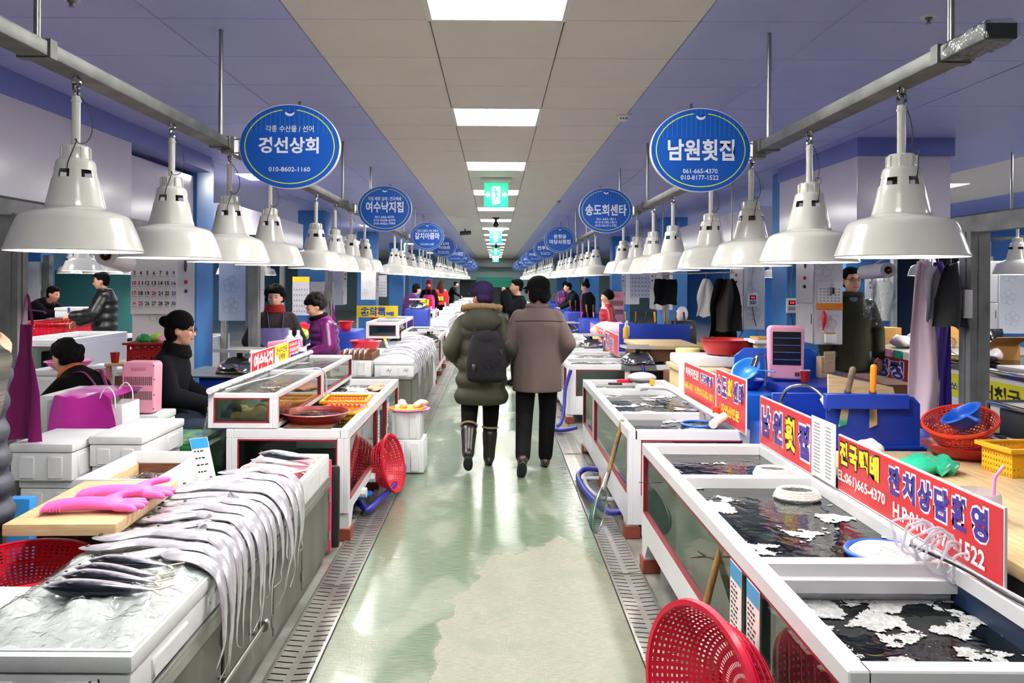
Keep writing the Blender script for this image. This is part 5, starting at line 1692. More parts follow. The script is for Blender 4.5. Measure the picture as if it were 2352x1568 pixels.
# ================================================================ farther left stalls
def far_scale(lab, c): return scale_dial(lab, c, random.uniform(-.5, .5))
t = tank('white tank of the fourth left stall with upper glass boxes', -1.62, -.90, 12.2, 14.6, .17, .66, -1, dividers=(13.4,), panes=[(12.3, 13.3), (13.5, 14.5)], end_panes=[(-1.5, -1.0)], zglass=(.25, .6), froths=((.2, 31), (.3, 32)))
for i, (y0, y1) in enumerate(((12.1, 13.1), (13.15, 14.2))):
 tank('%s upper glass box on the fourth left stall' % ORD[i], -1.95, -1.45, y0, y1, .70, .95, -1, water=.03, end_panes=[(-1.9, -1.5)], legs=False, zglass=(.74, .90), rail=.035, wmat=M_WATERC)
tank('low glass box before the upper boxes, fourth left stall', -1.43, -1.05, 12.2, 13.6, .662, .80, -1, water=.03, end_panes=[], legs=False, zglass=(.69, .78), rail=.025, wmat=M_WATERC)
scale_dial('steel scale at the near end of the fourth left stall', (-1.0, 12.02, .66), .2)
solo('scale_stand', MB().box(-1.2, -.9, 11.8, 12.18, 0, .659), M_WHITE, 'white stand carrying a steel scale, left', 'stand', bevel=.006)
tank('white low tank of the fifth left stall', -1.62, -.9, 15.8, 18.6, .17, .66, -1, panes=[(15.9, 18.5)], end_panes=[(-1.5, -1.0)], zglass=(.25, .6))
tank('upper glass box with wide front pane, fifth left stall', -1.7, -1.25, 16.6, 17.8, .67, .95, -1, water=.03, end_panes=[(-1.65, -1.3)], legs=False, zglass=(.72, .9), rail=.035, wmat=M_WATERC)
for i in range(3):
 foam_box('%s white fish box in the row on the fifth left stall' % ORD[i], -1.4, -.92, 15.85 + i * .9, 16.6 + i * .9, .665, .80, lid=False)
for i in range(6):
 tank('white fish tank of the %s left stall' % ORD[5 + i], -1.62, -.9, 19 + i * 3.2, 21.9 + i * 3.2, .17, .68, -1, panes=[(19.1 + i * 3.2, 21.8 + i * 3.2)], end_panes=[(-1.5, -1.0)], zglass=(.25, .62))
 foam_box('white box on the %s left stall' % ORD[5 + i], -1.5, -1.0, 19.6 + i * 3.2, 20.6 + i * 3.2, .682, .82, lid=False)
for i, (y, s_) in enumerate(((13.6, '수산물\n전국택배'), (19.6, '횟집'), (23.4, '상회'))):
 t = thing('sign_board', '%s far sign board along the left stalls' % ORD[i], 'sign', (-2.0 + .1 * i, y, .95))
 w = .7
 part('board', MB().box(-w/2, w/2, -.004, .004, 0, .2), M_SIGNYEL if i == 0 else M_REDD, t, smooth=0)
 text(s_, w * .8, .15, (1, 0, 0), (0, 0, 1), (0, -.0045, .1), M_INKB if i == 0 else M_INKY, t, bold=.04, world=False)
 part('legs', MB().box(-w/2, -w/2 + .03, -.01, .01, -.95, 0).box(w/2 - .03, w/2, -.01, .01, -.95, 0), M_WHITE, t, smooth=0)
t = thing('sink_unit', 'blue sink unit with a scale before the purple aproned woman', 'sink unit', (-1.45, 14.95, 0))
part('unit_body', MB().box(-.22, .22, -.2, .3, 0, 1.05), M_BLUE, t, bevel=.01)
scale_dial('steel scale before the purple aproned woman', (-1.45, 14.95, 1.052), .1)
solo('red_chair_back', MB().box(-2.2, -1.9, 14.2, 14.24, .5, 1.05), M_REDD, 'dark red chair back behind the fourth left stall', 'chair', bevel=.02)
# ================================================================ right, first stall: long fish tank
R1 = tank('long white fish tank in the right foreground', .82, 1.50, 1.85, 4.46, .17, .685, 1, dividers=(2.6, 3.72), water=(.12, .052, .052),
 panes=[(1.90, 4.41)], end_panes=[], zglass=(.315, .63), lining=M_TANKBLUE, froths=((.1, 41, .0045), (.5, 42, .006), (.72, 43)))
# glass joint and interior pipe
part('inner_ledge', MB().box(.85, 1.47, 2.535, 2.575, .60, .64), M_WHITE, R1, world=True, smooth=0)
pp = MB().tube(smooth_path([(.93, 2.2, .25), (.93, 2.2, .42), (.95, 2.2, .47), (1.0, 2.2, .48), (1.04, 2.2, .45), (1.04, 2.2, .38)], 4), .022, 12)
part('drain_standpipe', pp, M_CREAM, R1, world=True, smooth=60)
def tank_fish(label, c, rz, L, m, group):
 o = thing('live_fish', label, 'fish', c, rz, group)
 for nm, (mb, m_) in fish_mesh_parts(L, L * .16, L * .1, m).items():
  part(nm, mb, m if nm != 'eye' else m_, o, smooth=60)
 return o
M_FISHD = mat('dark_live_fish', (48, 46, 40), .3, var=(14, .8, (86, 78, 54)))
for i, (x, y, z, rz, L) in enumerate(((1.0, 3.1, .52, .5, .42), (.92, 3.35, .5, -.2, .40), (1.15, 2.85, .5, 2.6, .4), (1.25, 3.0, .45, 1.2, .4), (1.1, 4.1, .5, .2, .42), (1.05, 3.95, .48, 2.2, .38), (1.0, 2.2, .4, .7, .38))):
 tank_fish('dark live fish in the right foreground tank, %s counted from the middle' % ORD[i], (x, y, z), rz, L, M_FISHD, 'live fish in the right tank')
# white froth net rings
def net_ring(label, c, r, m_ring, fill=True, sy=1.0):
 t = thing('net_tray', label, 'tray', c)
 part('ring', MB().tube([(r * math.cos(a), r * sy * math.sin(a), .012) for a in [2 * PI * i / 36 for i in range(36)]], .009, 8, closed=True), m_ring, t, smooth=60)
 if fill:
  g = MB()
  g.lathe([(r * .97, .006), (r * .8, .024), (r * .5, .03), (.001, .034)], 30, sc=(1, sy))
  for v in g.v: v.z += .006 * noise.noise(v * 60)
  part('net_bag', g, M_BUBBLE, t, smooth=60)
 return t
net_ring('blue rimmed white net tray floating by the tank bar', (1.36, 2.78, .635), .13, M_BLUEB)
def rope_coil(label, c, r, n, m=M_BUBBLE):
 mb = MB()
 pts = []
 for i in range(n * 14):
  a = 2 * PI * i / 14
  q = r * (1 - .05 * (i // 14))
  pts.append((q * math.cos(a) * 1.25, q * math.sin(a), .010 + .008 * (i // 14)))
 mb.tube(pts, .010, 8)
 return solo('rope_coil', mb, mat('white_rope', (232, 232, 224), .7, bump=(140, .6)), label, 'rope', loc=c, smooth=60)
rope_coil('coiled white rope floating in the middle compartment', (1.33, 3.52, .635), .075, 4)
rope_coil('coiled white rope floating in the far compartment', (1.36, 3.92, .635), .07, 4)
# air tubing tangle
tp = []
rr = random.Random(4)
for k in range(5):
 pts = []
 cx, cz = 1.40 + .03 * k, .76 - .02 * k
 for i in range(26):
  a = 2 * PI * i / 12 + k
  pts.append(V((cx - .03 + (.055 + .012 * math.sin(i * 1.7 + k)) * math.cos(a), 2.62 - .05 * k * .4 + .035 * math.sin(a * .5 + k), cz + (.07 + .015 * math.cos(i + k)) * math.sin(a) * .8)))
 tp.append(pts)
t = thing('air_tubing', 'tangle of clear air tubing over the tank corner', 'tubing', (1.4, 2.6, .685))
for pts in tp:
 part('tube_loop', MB().tube(smooth_path(pts, 3), .0045, 7), M_TUBE, t, world=True, smooth=60)
part('tube_run', MB().tube(smooth_path([(1.36, 2.62, .74), (1.44, 2.5, .71), (1.47, 2.35, .70), (1.50, 2.1, .69), (1.52, 1.8, .66)], 5), .0045, 7), M_TUBE, t, world=True, smooth=60)
part('tube_run', MB().tube(smooth_path([(1.37, 2.64, .72), (1.45, 2.48, .70), (1.46, 2.3, .695), (1.485, 2.0, .69), (1.53, 1.75, .6)], 5), .005, 7), M_RUBBER, t, world=True, smooth=60)
# sign boards along its back rail
XS = 1.475
t = board_sign('red sign board with purple and yellow letters at the far end of the near tank', XS, 4.45, 3.70, .69, .955, M_SIGNRED, -1)
for k, (ch, m, o) in enumerate((('남', M_INKP, M_INKW), ('원', M_INKP, M_INKW), ('횟', M_INKY, M_INKK), ('집', M_INKP, M_INKW))):
 ya = 4.42 - .178 * k
 sign_text(t, ch, ya, ya - .15, .735, .915, XS, -1, m, .05, o, .09)
t2 = board_sign('long red sign board with phone numbers along the near tank', XS + .012, 3.46, 2.33, .69, .93, M_SIGNRED, -1)
for k, ch in enumerate('전국택배'):
 ya = 3.445 - .092 * k
 sign_text(t2, ch, ya, ya - .082, .805, .912, XS + .012, -1, M_INKY, .05, M_INKK, .085)
sign_text(t2, 'TEL:061)665-4370', 3.50, 3.04, .725, .782, XS + .012, -1, M_INKW, .03)
for k, ch in enumerate('잔치상담환영'):
 ya = 3.02 - .105 * k
 sign_text(t2, ch, ya, ya - .094, .79, .905, XS + .012, -1, M_INKP, .045, M_INKW, .09)
sign_text(t2, 'H.P:010-8177-1522', 2.98, 2.42, .712, .772, XS + .012, -1, M_INKW, .03)
pl = board_sign('white printed price sheet between the two red boards', XS - .008, 3.71, 3.45, .70, .97, M_PAPER, -1, name='price_sheet', thick=.003)
pr = MB()
for i in range(15):
 z = .94 - i * .0155
 for a, b in ((3.68, 3.61), (3.55, 3.49)):
  pr.box(XS - .0112, XS - .0108, b, a, z, z + .006)
part('print_lines', pr, M_INKG, pl, world=True, smooth=0, kind='stuff')
for k, y in enumerate((2.52, 2.70)):
 price_card('%s handwritten price card taped to the near tank glass' % ORD[k], (.816, y, .39), (0, -1, 0), (0, 0, 1), .125, .24, 9)
# stick, colander and net leaning in the walk
def stick(label, a, b, r, m=M_BAMBOO):
 return solo('wooden_pole', MB().cyl(a, b, r, r * .85, seg=12), m, label, 'pole', smooth=50)
stick('short weathered wooden pole leaning on the near tank', P(1622, 1385, 2.95), P(1660, 1240, 2.98), .014)
colander('big hot red colander standing on edge, bottom right', (.785, 2.5, .295), .275, .14, .17, (-.93, -.36, .05), mat('crimson_plastic', (222, 28, 66), .3), ring_n=13, seg=64, rim=.017, hole=.60)
t = thing('landing_net', 'green landing net with wooden handle leaning on the second right tank', 'net', P(1380, 1220, 4.95))
b0 = V(t.location)
a1, a2 = P(1392, 1105, 5.05), P(1430, 965, 5.25)
part('handle', MB().cyl(a1 - b0, a2 - b0, .014, .016), M_BAMBOO, t)
part('ferrule', MB().cyl(P(1384, 1125, 5.03) - b0, P(1396, 1085, 5.06) - b0, .019), M_INOX, t)
cn, ax1 = (P(1378, 1170, 4.98) - b0), (P(1386, 1120, 5.03) - P(1372, 1225, 4.93)) * .5
ax2 = V((.05, .10, .0))
hoop = [cn + ax1 * math.cos(a) + ax2 * math.sin(a) for a in [2 * PI * i / 28 for i in range(28)]]
part('hoop', MB().tube(hoop, .005, 6, closed=True), M_INOX, t)
M_NET = mat('green_net', (46, 100, 84), .6, alpha=.72)
nb = MB()
rings = []
dp = V((-.06, -.03, -.02))
for q, d_ in ((1, 0), (.85, .4), (.6, .75), (.25, .95), (.02, 1)):
 rings.append([cn + (ax1 * math.cos(a) + ax2 * math.sin(a)) * q + dp * d_ for a in [2 * PI * i / 28 for i in range(28)]])
nb.loft(rings, caps=False)
part('net_bag', nb, M_NET, t, smooth=60)
hose('purple blue hose looping on the right drain', [(1.0, 6.3, .1), (.86, 6.35, .09), (.74, 6.5, .06), (.665, 6.35, .04), (.665, 6.0, .04), (.70, 5.6, .05), (.76, 5.3, .06), (.84, 5.25, .08), (.95, 5.3, .1)], .021, M_NAVY)
hose('grey hose looping on the right drain', [(1.0, 6.15, .08), (.82, 6.2, .06), (.715, 6.25, .04), (.70, 6.05, .035), (.74, 5.75, .04), (.82, 5.6, .06), (.95, 5.6, .08)], .017, mat('grey_hose', (170, 172, 180), .4))
# ================================================================ right, second stall
R2 = tank('white fish tank of the second stall on the right', .82, 1.58, 4.92, 7.48, .09, .668, 1, dividers=(5.62, 6.85), water=.05,
 panes=[(4.97, 6.62), (6.72, 7.43)], end_panes=[(.90, 1.52)], zglass=(.27, .61), froths=((.35, 51), (.22, 52), (.5, 53)))
for i, (x, y, z, rz, L) in enumerate(((1.1, 6.2, .54, .4, .4), (1.2, 5.9, .5, 2.2, .4), (1.15, 5.3, .5, .1, .4))):
 tank_fish('dark live fish in the second right tank, %s one' % ORD[i], (x, y, z), rz, L, M_FISHD, 'live fish in the second right tank')
net_ring('blue ring net floating in the second right tank', (1.36, 5.35, .622), .11, M_BLUEB, False)
t = thing('pipe_fitting', 'white plastic pipe with red cap along the second right tank', 'pipe', (1.45, 5.9, .668))
part('pipe', MB().tube([(1.44, 5.1, .71), (1.43, 6.5, .71), (1.40, 6.62, .71), (1.22, 6.66, .71)], .021, 12), M_WHITE, t, world=True, smooth=60)
part('tee', MB().cyl((1.36, 5.0, .695), (1.47, 5.14, .72), .028), M_WHITE, t, world=True)
part('red_cap', MB().cyl((1.45, 5.25, .72), (1.45, 5.25, .765), .025), M_REDO, t, world=True)
part('elbow', MB().cyl((1.18, 6.62, .705), (1.27, 6.7, .705), .03), M_WHITE, t, world=True)
part('valve_knob', MB().cyl((1.30, 6.63, .73), (1.30, 6.63, .77), .02), M_YELLOW, t, world=True)
scl = MB().ell((0, 0, .0), (.13, .09, .05), 20, 10)
solo('scoop', scl, mat('grey_plastic', (190, 188, 184), .5), 'upturned grey scoop on the far rim of the second right tank', 'scoop', loc=(1.32, 7.2, .72))
solo('small_knife', MB().box(1.0, 1.12, 7.05, 7.09, .672, .69).box(.9, 1.0, 7.06, 7.08, .674, .676), M_BLACK, 'black handled knife on the second right tank', 'knife', bevel=.003)
solo('red_clip', MB().box(1.1, 1.24, 7.2, 7.26, .672, .7), M_RED, 'red plastic clip on the second right tank', 'clip', bevel=.006)
t = board_sign('tall red sign board above the second right tank', 1.50, 5.42, 4.78, .67, 1.0, M_SIGNRED, -1)
for k, (ch, m, o) in enumerate((('송', M_INKP, M_INKW), ('도', M_INKP, M_INKW), ('회', M_INKY, None), ('센', M_INKP, M_INKW), ('타', M_INKP, M_INKW))):
 ya = 5.40 - .122 * k
 sign_text(t, ch, ya, ya - .108, .83, .965, 1.50, -1, m, .05, o, .09)
sign_text(t, '자연산전문', 5.30, 4.90, .72, .79, 1.50, -1, M_INKY, .04)
t = board_sign('low red sign board with yellow phone number, second right tank', 1.50, 6.33, 5.44, .69, .955, M_SIGNRED, -1)
sign_text(t, '이바지전문', 6.28, 5.88, .855, .925, 1.50, -1, M_INKW, .04)
sign_text(t, '전국택배', 5.84, 5.50, .85, .925, 1.50, -1, M_INKP, .04, M_INKW, .08)
sign_text(t, '665-1811  H.P010-5182-1811', 6.30, 5.48, .755, .81, 1.50, -1, M_INKY, .035)
pl = board_sign('white price sheet at the far end of the low red board', 1.49, 6.5, 6.34, .69, .95, M_PAPER, -1, name='price_sheet', thick=.003)
# ================================================================ right, third stall
R3 = tank('wide white fish tank of the third stall on the right', .80, 2.02, 8.9, 10.6, .10, .655, 1, dividers=(9.7,), water=.04,
 panes=[(8.96, 9.3), (9.36, 10.5)], end_panes=[(.90, 1.44), (1.50, 1.98)], zglass=(.31, .60), froths=((.05, 61), (.02, 62)))
scale_dial('steel scale on the third right tank', (1.60, 9.0, .657), .1, 1.1)
solo('slate_slab', MB().box(1.40, 1.78, 8.88, 9.15, .6555, .6565).box(1.40, 1.78, 8.86, 8.895, .60, .657), mat('slate', (100, 104, 104), .6), 'grey slab under the steel scale on the third right tank', 'slab', smooth=0)
hose('blue hose hanging down the near end of the third right tank', [(1.62, 8.86, .66), (1.64, 8.84, .6), (1.65, 8.84, .4), (1.66, 8.84, .2)], .016, M_NAVY)
hose('blue hose running from the third right tank to the drain', [(.84, 8.88, .6), (.78, 8.86, .4), (.76, 8.8, .2), (.72, 8.7, .05), (.64, 8.5, .03), (.7, 8.3, .04), (.85, 8.25, .08)], .02, M_NAVY)
t = board_sign('red sign board with purple letters on the third right stall', 1.50, 10.9, 9.75, .67, .93, M_SIGNRED, -1)
sign_text(t, '택배\n전문', 10.85, 10.5, .70, .90, 1.50, -1, M_INKP, .03, M_INKW, .07)
sign_text(t, '자연산', 10.45, 10.1, .70, .86, 1.50, -1, M_INKP, .03, M_INKW, .07)
t = board_sign('pink and yellow sign board farther along the right stalls', 1.50, 12.6, 11.1, .67, .93, mat('sign_pink', (238, 110, 130), .4), -1)
part('yellow_band', MB().box(1.4945, 1.4953, 11.6, 12.58, .68, .79), M_SIGNYEL, t, world=True, smooth=0)
sign_text(t, '전주', 11.55, 11.15, .70, .90, 1.50, -1, M_INKR, .04, M_INKW, .09)
sign_text(t, '전국택배', 12.5, 11.7, .81, .91, 1.50, -1, M_INKY, .04)
tb = MB().box(1.65, 2.4, 9.2, 10.4, .82, .86)
t = thing('cutting_board', 'thick wooden cutting board behind the steel scale, right', 'cutting board', (2.0, 9.8, .66))
part('slab', MB().box(-.35, .38, -.55, .5, .14, .185), M_WOODY, t, bevel=.006)
part('stand', MB().box(-.33, .36, -.5, .48, -.0, .14), M_WOODD, t, smooth=0)
def knife(label, c, dirv, m=M_BAMBOO, L=.12, group=None):
 d_ = V(dirv).normalized()
 t = thing('knife', label, 'knife', c, group=group)
 part('handle', MB().cap(V((0, 0, 0)), d_ * L, .012, .014), m, t)
 part('blade', MB().prism([(-.014, 0), (.014, 0), (.018, -.12), (0, -.15)], (1, 0, 0), d_, (0, 0, 0), .002), M_CHROME, t, smooth=0)
 return t
t = thing('sink_unit', 'blue sink unit with knives behind the third right stall', 'sink unit', (1.85, 10.9, 0))
part('unit_body', MB().box(-.2, .75, -.2, .36, 0, .72), M_BLUE, t, bevel=.01)
part('back_board', MB().box(-.2, .75, -.22, -.2, .5, 1.02), M_BLUE, t, bevel=.012)
for i in range(7):
 knife('%s wooden handled knife in the blue rack, right' % ORD[i], (1.75 + .13 * i, 10.72, 1.05), (.1 * (i % 3 - 1), 0, 1), [M_BAMBOO, M_WOODD, M_BLACK, M_ORANGE][i % 4], group='knives in the blue rack')
# farther right tanks
for i in range(8):
 y0 = 11.0 + 3.3 * i
 tank('white fish tank of the %s stall on the right' % ORD[3 + i], .82, 1.48, y0, y0 + 2.9, .10, .66, 1, dividers=(y0 + 1.4,), panes=[(y0 + .08, y0 + 1.35), (y0 + 1.45, y0 + 2.82)], end_panes=[(.9, 1.4)], zglass=(.28, .60), froths=((.25, 70 + i), (.3, 80 + i)) if i < 3 else ())
 if i < 5:
  scale_dial('steel weighing scale on the %s right stall' % ORD[3 + i], (1.33, y0 + .15, .662), .2)
 if 0 < i < 6:
  t = thing('sink_unit', 'blue sink unit behind the %s right stall' % ORD[3 + i], 'sink unit', (1.9, y0 + .8, 0))
  part('unit_body', MB().box(-.25, .45, -.3, .9, 0, .86), M_BLUE, t, bevel=.01)
  for k in range(5):
   knife('%s knife standing in the rack of the %s right stall' % (ORD[k], ORD[3 + i]), (1.7 + .12 * k, y0 + .6, 1.02), (.1 * (k % 3 - 1), 0, 1), [M_BAMBOO, M_WOODD, M_BLACK][k % 3], group='far knives')
# ================================================================ working side of the first right stall
t = thing('work_table', 'pale wooden work table behind the long red sign', 'table', (1.85, 3.2, 0))
part('table_top', MB().box(1.56, 2.28, 2.2, 4.0, .70, .745), M_WOODY, t, world=True, bevel=.006)
part('cabinet_body', MB().box(1.58, 2.25, 2.22, 3.98, .03, .70), mat('dark_cabinet', (60, 62, 66), .6), t, world=True, smooth=0)
def knife_rack(label, c, w):
 t = thing('knife_rack', label, 'rack', c)
 o = [(0, 0), (w, 0), (w, .22), (w - .03, .255), (w - .09, .27), (0.0, .27)]
 part('panel', MB().prism(o, (1, 0, 0), (0, 0, 1), (0, 0, 0), .012), M_BLUE, t, bevel=.003, seg=1)
 part('front_rail', MB().box(-.02, w - .08, -.06, -.02, .20, .275), M_BLUE, t, bevel=.003, seg=1)
 part('base', MB().box(0, w, -.05, .1, 0, .01), M_BLUE, t, smooth=0)
 return t
pr_ = P(1895, 1030, 4.1)
knife_rack('blue plastic knife rack with two big knives, right', (pr_.x, pr_.y, .745), .48)
def big_knife(label, c, hm, L, tilt):
 t = thing('kitchen_knife', label, 'knife', c)
 d_ = V((tilt, 0, 1)).normalized()
 part('handle', MB().cap(d_ * .0, d_ * L, .014, .016), hm, t)
 part('blade', MB().prism([(-.018, 0), (.018, 0), (.03, -.17), (-.01, -.19)], V((1, 0, -tilt)).normalized(), d_, (0, 0, 0), .003), M_CHROME, t, smooth=0)
big_knife('kitchen knife with dark worn handle in the blue rack', (pr_.x + .10, pr_.y - .035, 1.035), mat('worn_handle', (74, 60, 52), .6, var=(20, .8, (130, 108, 90))), .11, .22)
big_knife('kitchen knife with orange wooden handle in the blue rack', (pr_.x + .225, pr_.y - .035, 1.035), M_ORANGE, .12, .04)
solo('leaning_board', MB().prism([(-.18, 0), (.2, 0), (.2, .26), (.19, .30), (-.17, .37)], (1, 0, 0), (0, .12, 1), (0, 0, 0), .015), M_WOOD, 'pale wooden board leaning behind the blue knife rack', 'board', loc=(2.03, 4.45, .70), bevel=.004)
solo('board_rest', MB().box(1.84, 2.6, 4.3, 4.95, 0, .699), M_BLUE, 'blue cabinet under the leaning wooden board', 'cabinet', bevel=.01)
# near blue sink with gooseneck hose
t = thing('sink_unit', 'bright blue sink unit behind the first red sign board', 'sink unit', (1.72, 4.7, 0))
part('basin_body', MB().box(-.17, .11, -.4, .18, 0, .74), M_BLUEB, t, bevel=.01)
part('back_board', MB().prism([(-.17, .74), (.55, .74), (.55, .90), (.50, .965), (-.17, .965)], (1, 0, 0), (0, 0, 1), (0, -.2, 0), .015), M_BLUE, t, bevel=.004, seg=1)
t = thing('hose_tap', 'curved metal tap with white nozzle over the first red sign', 'tap', (1.62, 4.35, .74))
p0, p1, p2, p3 = P(1795, 930, 4.35), P(1815, 890, 4.3), P(1870, 893, 4.2), P(1905, 925, 4.12)
part('gooseneck', MB().tube(smooth_path([(1.6, 4.35, .75), p0, P(1800, 905, 4.33), p1, P(1845, 885, 4.25), p2, p3], 5), .010, 10), M_CHROME, t, world=True, smooth=60)
part('nozzle', MB().cyl(P(1893, 912, 4.14), P(1912, 940, 4.1), .026, .030, seg=16), M_WHITE, t, world=True)
# green bag, jar with straw, baskets
gb = MB().ell((0, 0, .0), (.13, .10, .035), 22, 10)
for v in gb.v: v += V((.02, .02, .03)) * noise.noise(v * 22)
p = P(2130, 1062, 3.55)
solo('green_bag', gb, M_TEAL, 'crumpled green plastic bag on the work table', 'bag', loc=(p.x, p.y, .775), smooth=60)
t = thing('glass_jar', 'round clear jar of shellfish meat with pink straw, right edge', 'jar', (P(2245, 1120, 2.85).x, 2.85, .7455))
part('jar_wall', MB().lathe([(.001, 0), (.07, 0), (.075, .03), (.075, .085), (.07, .10), (.068, .10), (.072, .084), (.072, .03), (.066, .004), (.001, .004)], 30), M_TUBE, t, smooth=50)
cm = MB()
rr = random.Random(9)
for k in range(16):
 a, q = rr.uniform(0, 6.28), rr.uniform(0, .045)
 cm.ell((q * math.cos(a), q * math.sin(a), rr.uniform(.02, .07)), (.018, .016, .014), 8, 6)
part('shellfish_meat', cm, M_SQ, t, kind='stuff')
part('straw', MB().tube([(.045, -.01, .02), (.055, -.01, .15), (.09, -.005, .19)], .006, 8), mat('pink_straw', (240, 150, 205), .35), t)
for k, (px, py) in enumerate(((2170, 1098), (2188, 1105), (2150, 1085))):
 p = P(px, py, 3.0)
 solo('shell_meat', MB().ell((0, 0, 0), (.035, .025, .018), 12, 8), M_SQ, '%s piece of pale shell meat on the work table' % ORD[k], 'shellfish', loc=(p.x, p.y, .763))
p = P(2200, 1050, 3.85)
colander('orange red colander tilted on the work table, right', (p.x + .02, p.y, .835), .155, .095, .10, (-.25, -.22, .9), M_REDO, ring_n=8, seg=44, rim=.010, hole=.5)
solo('tray_stand', MB().box(2.29, 2.52, 3.56, 4.25, 0, .744), M_STEELD, 'grey cabinet under the orange colander', 'cabinet', smooth=0)
bowl('dark red basin under the orange colander', (p.x + .04, p.y + .02, .746), .17, .06, M_REDD, name='basin')
bowl('blue scoop bowl lying in the orange colander', (p.x + .04, p.y - .02, .905), .085, .07, M_BLUEB, name='scoop_bowl', axis=(-.5, .1, .8), cat='scoop', handle=True)
p = P(2312, 1062, 3.55)
crate('yellow slotted plastic crate at the right edge', (p.x + .06, p.y, .745), .24, .2, .12, M_YELLOW, .1, rows=5, cols=11)
solo('crate_stand', MB().box(2.3, 2.8, 3.2, 3.54, 0, .744), M_STEELD, 'grey stand under the yellow crate', 'cabinet', smooth=0)
t = thing('steel_trolley', 'stainless steel trolley frame at the right edge', 'trolley', (2.75, 3.95, 0))
for x in (-.2, .3):
 for y in (-.18, .2):
  part('upright', MB().cyl((x, y, .72), (x, y, .97), .012), M_CHROME, t)
for z in (.97, .80):
 part('shelf_frame', MB().tube([(-.2, -.18, z), (.3, -.18, z), (.3, .2, z), (-.2, .2, z)], .012, 8, closed=True), M_CHROME, t)
part('shelf', MB().box(-.19, .29, -.17, .19, .96, .97), M_INOX, t, smooth=0)
part('lower_cabinet', MB().box(-.2, .3, -.17, .19, 0, .72), M_STEELD, t, smooth=0)
part('handle', MB().tube(smooth_path([(-.08, -.18, .97), (-.07, -.18, 1.02), (.08, -.18, 1.02), (.09, -.18, .97)], 4), .012, 8), M_INOX, t)
part('dark_box', MB().box(-.16, .26, -.12, .17, .805, .95), M_BLACK, t, bevel=.01)
# ================================================================ working side of the second right stall
t = thing('sink_unit', 'blue sink with scoop and tap behind the second right tank', 'sink unit', (1.95, 6.0, 0))
part('unit_body', MB().box(-.35, .04, -.45, .7, 0, .80), M_BLUEB, t, bevel=.01)
part('back_board', MB().prism([(-.12, .80), (.52, .80), (.52, 1.04), (.46, 1.08), (-.04, 1.08), (-.12, 1.02)], (1, 0, 0), (0, 0, 1), (0, .15, 0), .015), M_BLUEB, t, bevel=.004, seg=1)
p = P(1722, 862, 5.85)
bowl('sky blue long handled scoop in the blue sink', p, .095, .075, M_SKY, name='scoop_bowl', axis=(-.55, -.45, .7), cat='scoop', handle=True)
bowl('dark blue basin in the sink below the scoop', (p.x - .0, p.y + .02, .802), .11, .07, M_BLUE, name='basin')
t = thing('hose_tap', 'chrome gooseneck tap over the blue sink', 'tap', (2.0, 5.75, .80))
part('gooseneck', MB().tube(smooth_path([P(1758, 885, 5.7), P(1760, 850, 5.7), P(1756, 818, 5.7), P(1745, 815, 5.7), P(1735, 825, 5.7)], 5), .010, 10), M_CHROME, t, world=True, smooth=60)
part('nozzle', MB().cyl(P(1738, 822, 5.7), P(1731, 842, 5.7), .022, .026), M_CHROME, t, world=True)
g3 = glove('cream rubber glove hanging by the blue sink', (2.02, 5.92, 1.09), 0, 1, M_CREAM)
g3.rotation_euler = (0, PI / 2, .3); g3.scale = (.6, .8, .8)
solo('cutting_table', MB().box(1.60, 2.0, 6.72, 7.5, .80, .84).box(1.62, 1.95, 6.75, 7.45, 0, .80), M_WOODY, 'pale wooden cutting table behind the second right tank', 'table', bevel=.006)
bowl('wide red ribbed basin on the second right stall', P(1672, 812, 7.2), .235, .13, M_REDD, name='basin', r_bot=.19)
solo('white_case', MB().box(1.62, 2.1, 7.0, 7.45, .84, .93), M_WHITE, 'white rounded case under the red basin', 'case', bevel=.02)
def bucket_stool(label, c, r, h, m=M_CREAM):
 t = thing('bucket', label, 'bucket', c)
 part('drum', MB().lathe([(.001, 0), (r * .92, 0), (r, h * .85), (r * 1.04, h * .86), (r * 1.04, h), (.001, h)], 32), m, t, smooth=45)
 return t
bucket_stool('cream yellow bucket with white tray on top, right', (2.37, 6.95, .80), .125, .26)
bucket_stool('cream yellow bucket left of the red basin', (1.86, 7.75, .70), .11, .24)
solo('bucket_stand', MB().box(1.7, 2.2, 7.6, 8.1, 0, .699), M_WOODD, 'dark stand under the left cream bucket', 'stand', smooth=0)
solo('bucket_stand', MB().box(2.2, 2.6, 6.72, 7.2, 0, .799), M_BLUE, 'blue stand under the right cream bucket', 'stand', smooth=0)
solo('white_tray', MB().box(2.2, 2.52, 6.8, 7.1, 1.062, 1.09), M_WHITE, 'white tray lying on the cream bucket', 'tray', bevel=.006)
solo('card_stack', MB().box(2.24, 2.5, 6.84, 7.06, 1.091, 1.11), M_CARD, 'stack of cards on the white tray', 'cards', bevel=.003)
heater('pink electric heater with dark grille beside the blue sink', P(1803, 868, 5.9), -.2, True, 1.15)
solo('heater_stand', MB().box(2.0, 2.75, 5.55, 6.12, 0, .86), M_BLUE, 'blue bench under the pink heater on the right', 'bench', bevel=.01)
def cup(label, c, m=M_REDD):
 t = thing('paper_cup', label, 'cup', c)
 part('cup_wall', MB().lathe([(.001, 0), (.026, 0), (.036, .085), (.034, .085), (.025, .004), (.001, .004)], 22), m, t, smooth=50)
 part('rim', MB().tube([(.036 * math.cos(a), .036 * math.sin(a), .086) for a in [2 * PI * i / 22 for i in range(22)]], .0025, 5, closed=True), M_PAPER, t)
cup('red paper cup beside the pink heater, right', (P(1849, 868, 5.8).x, 5.8, .862))
p = P(1890, 860, 6.1)
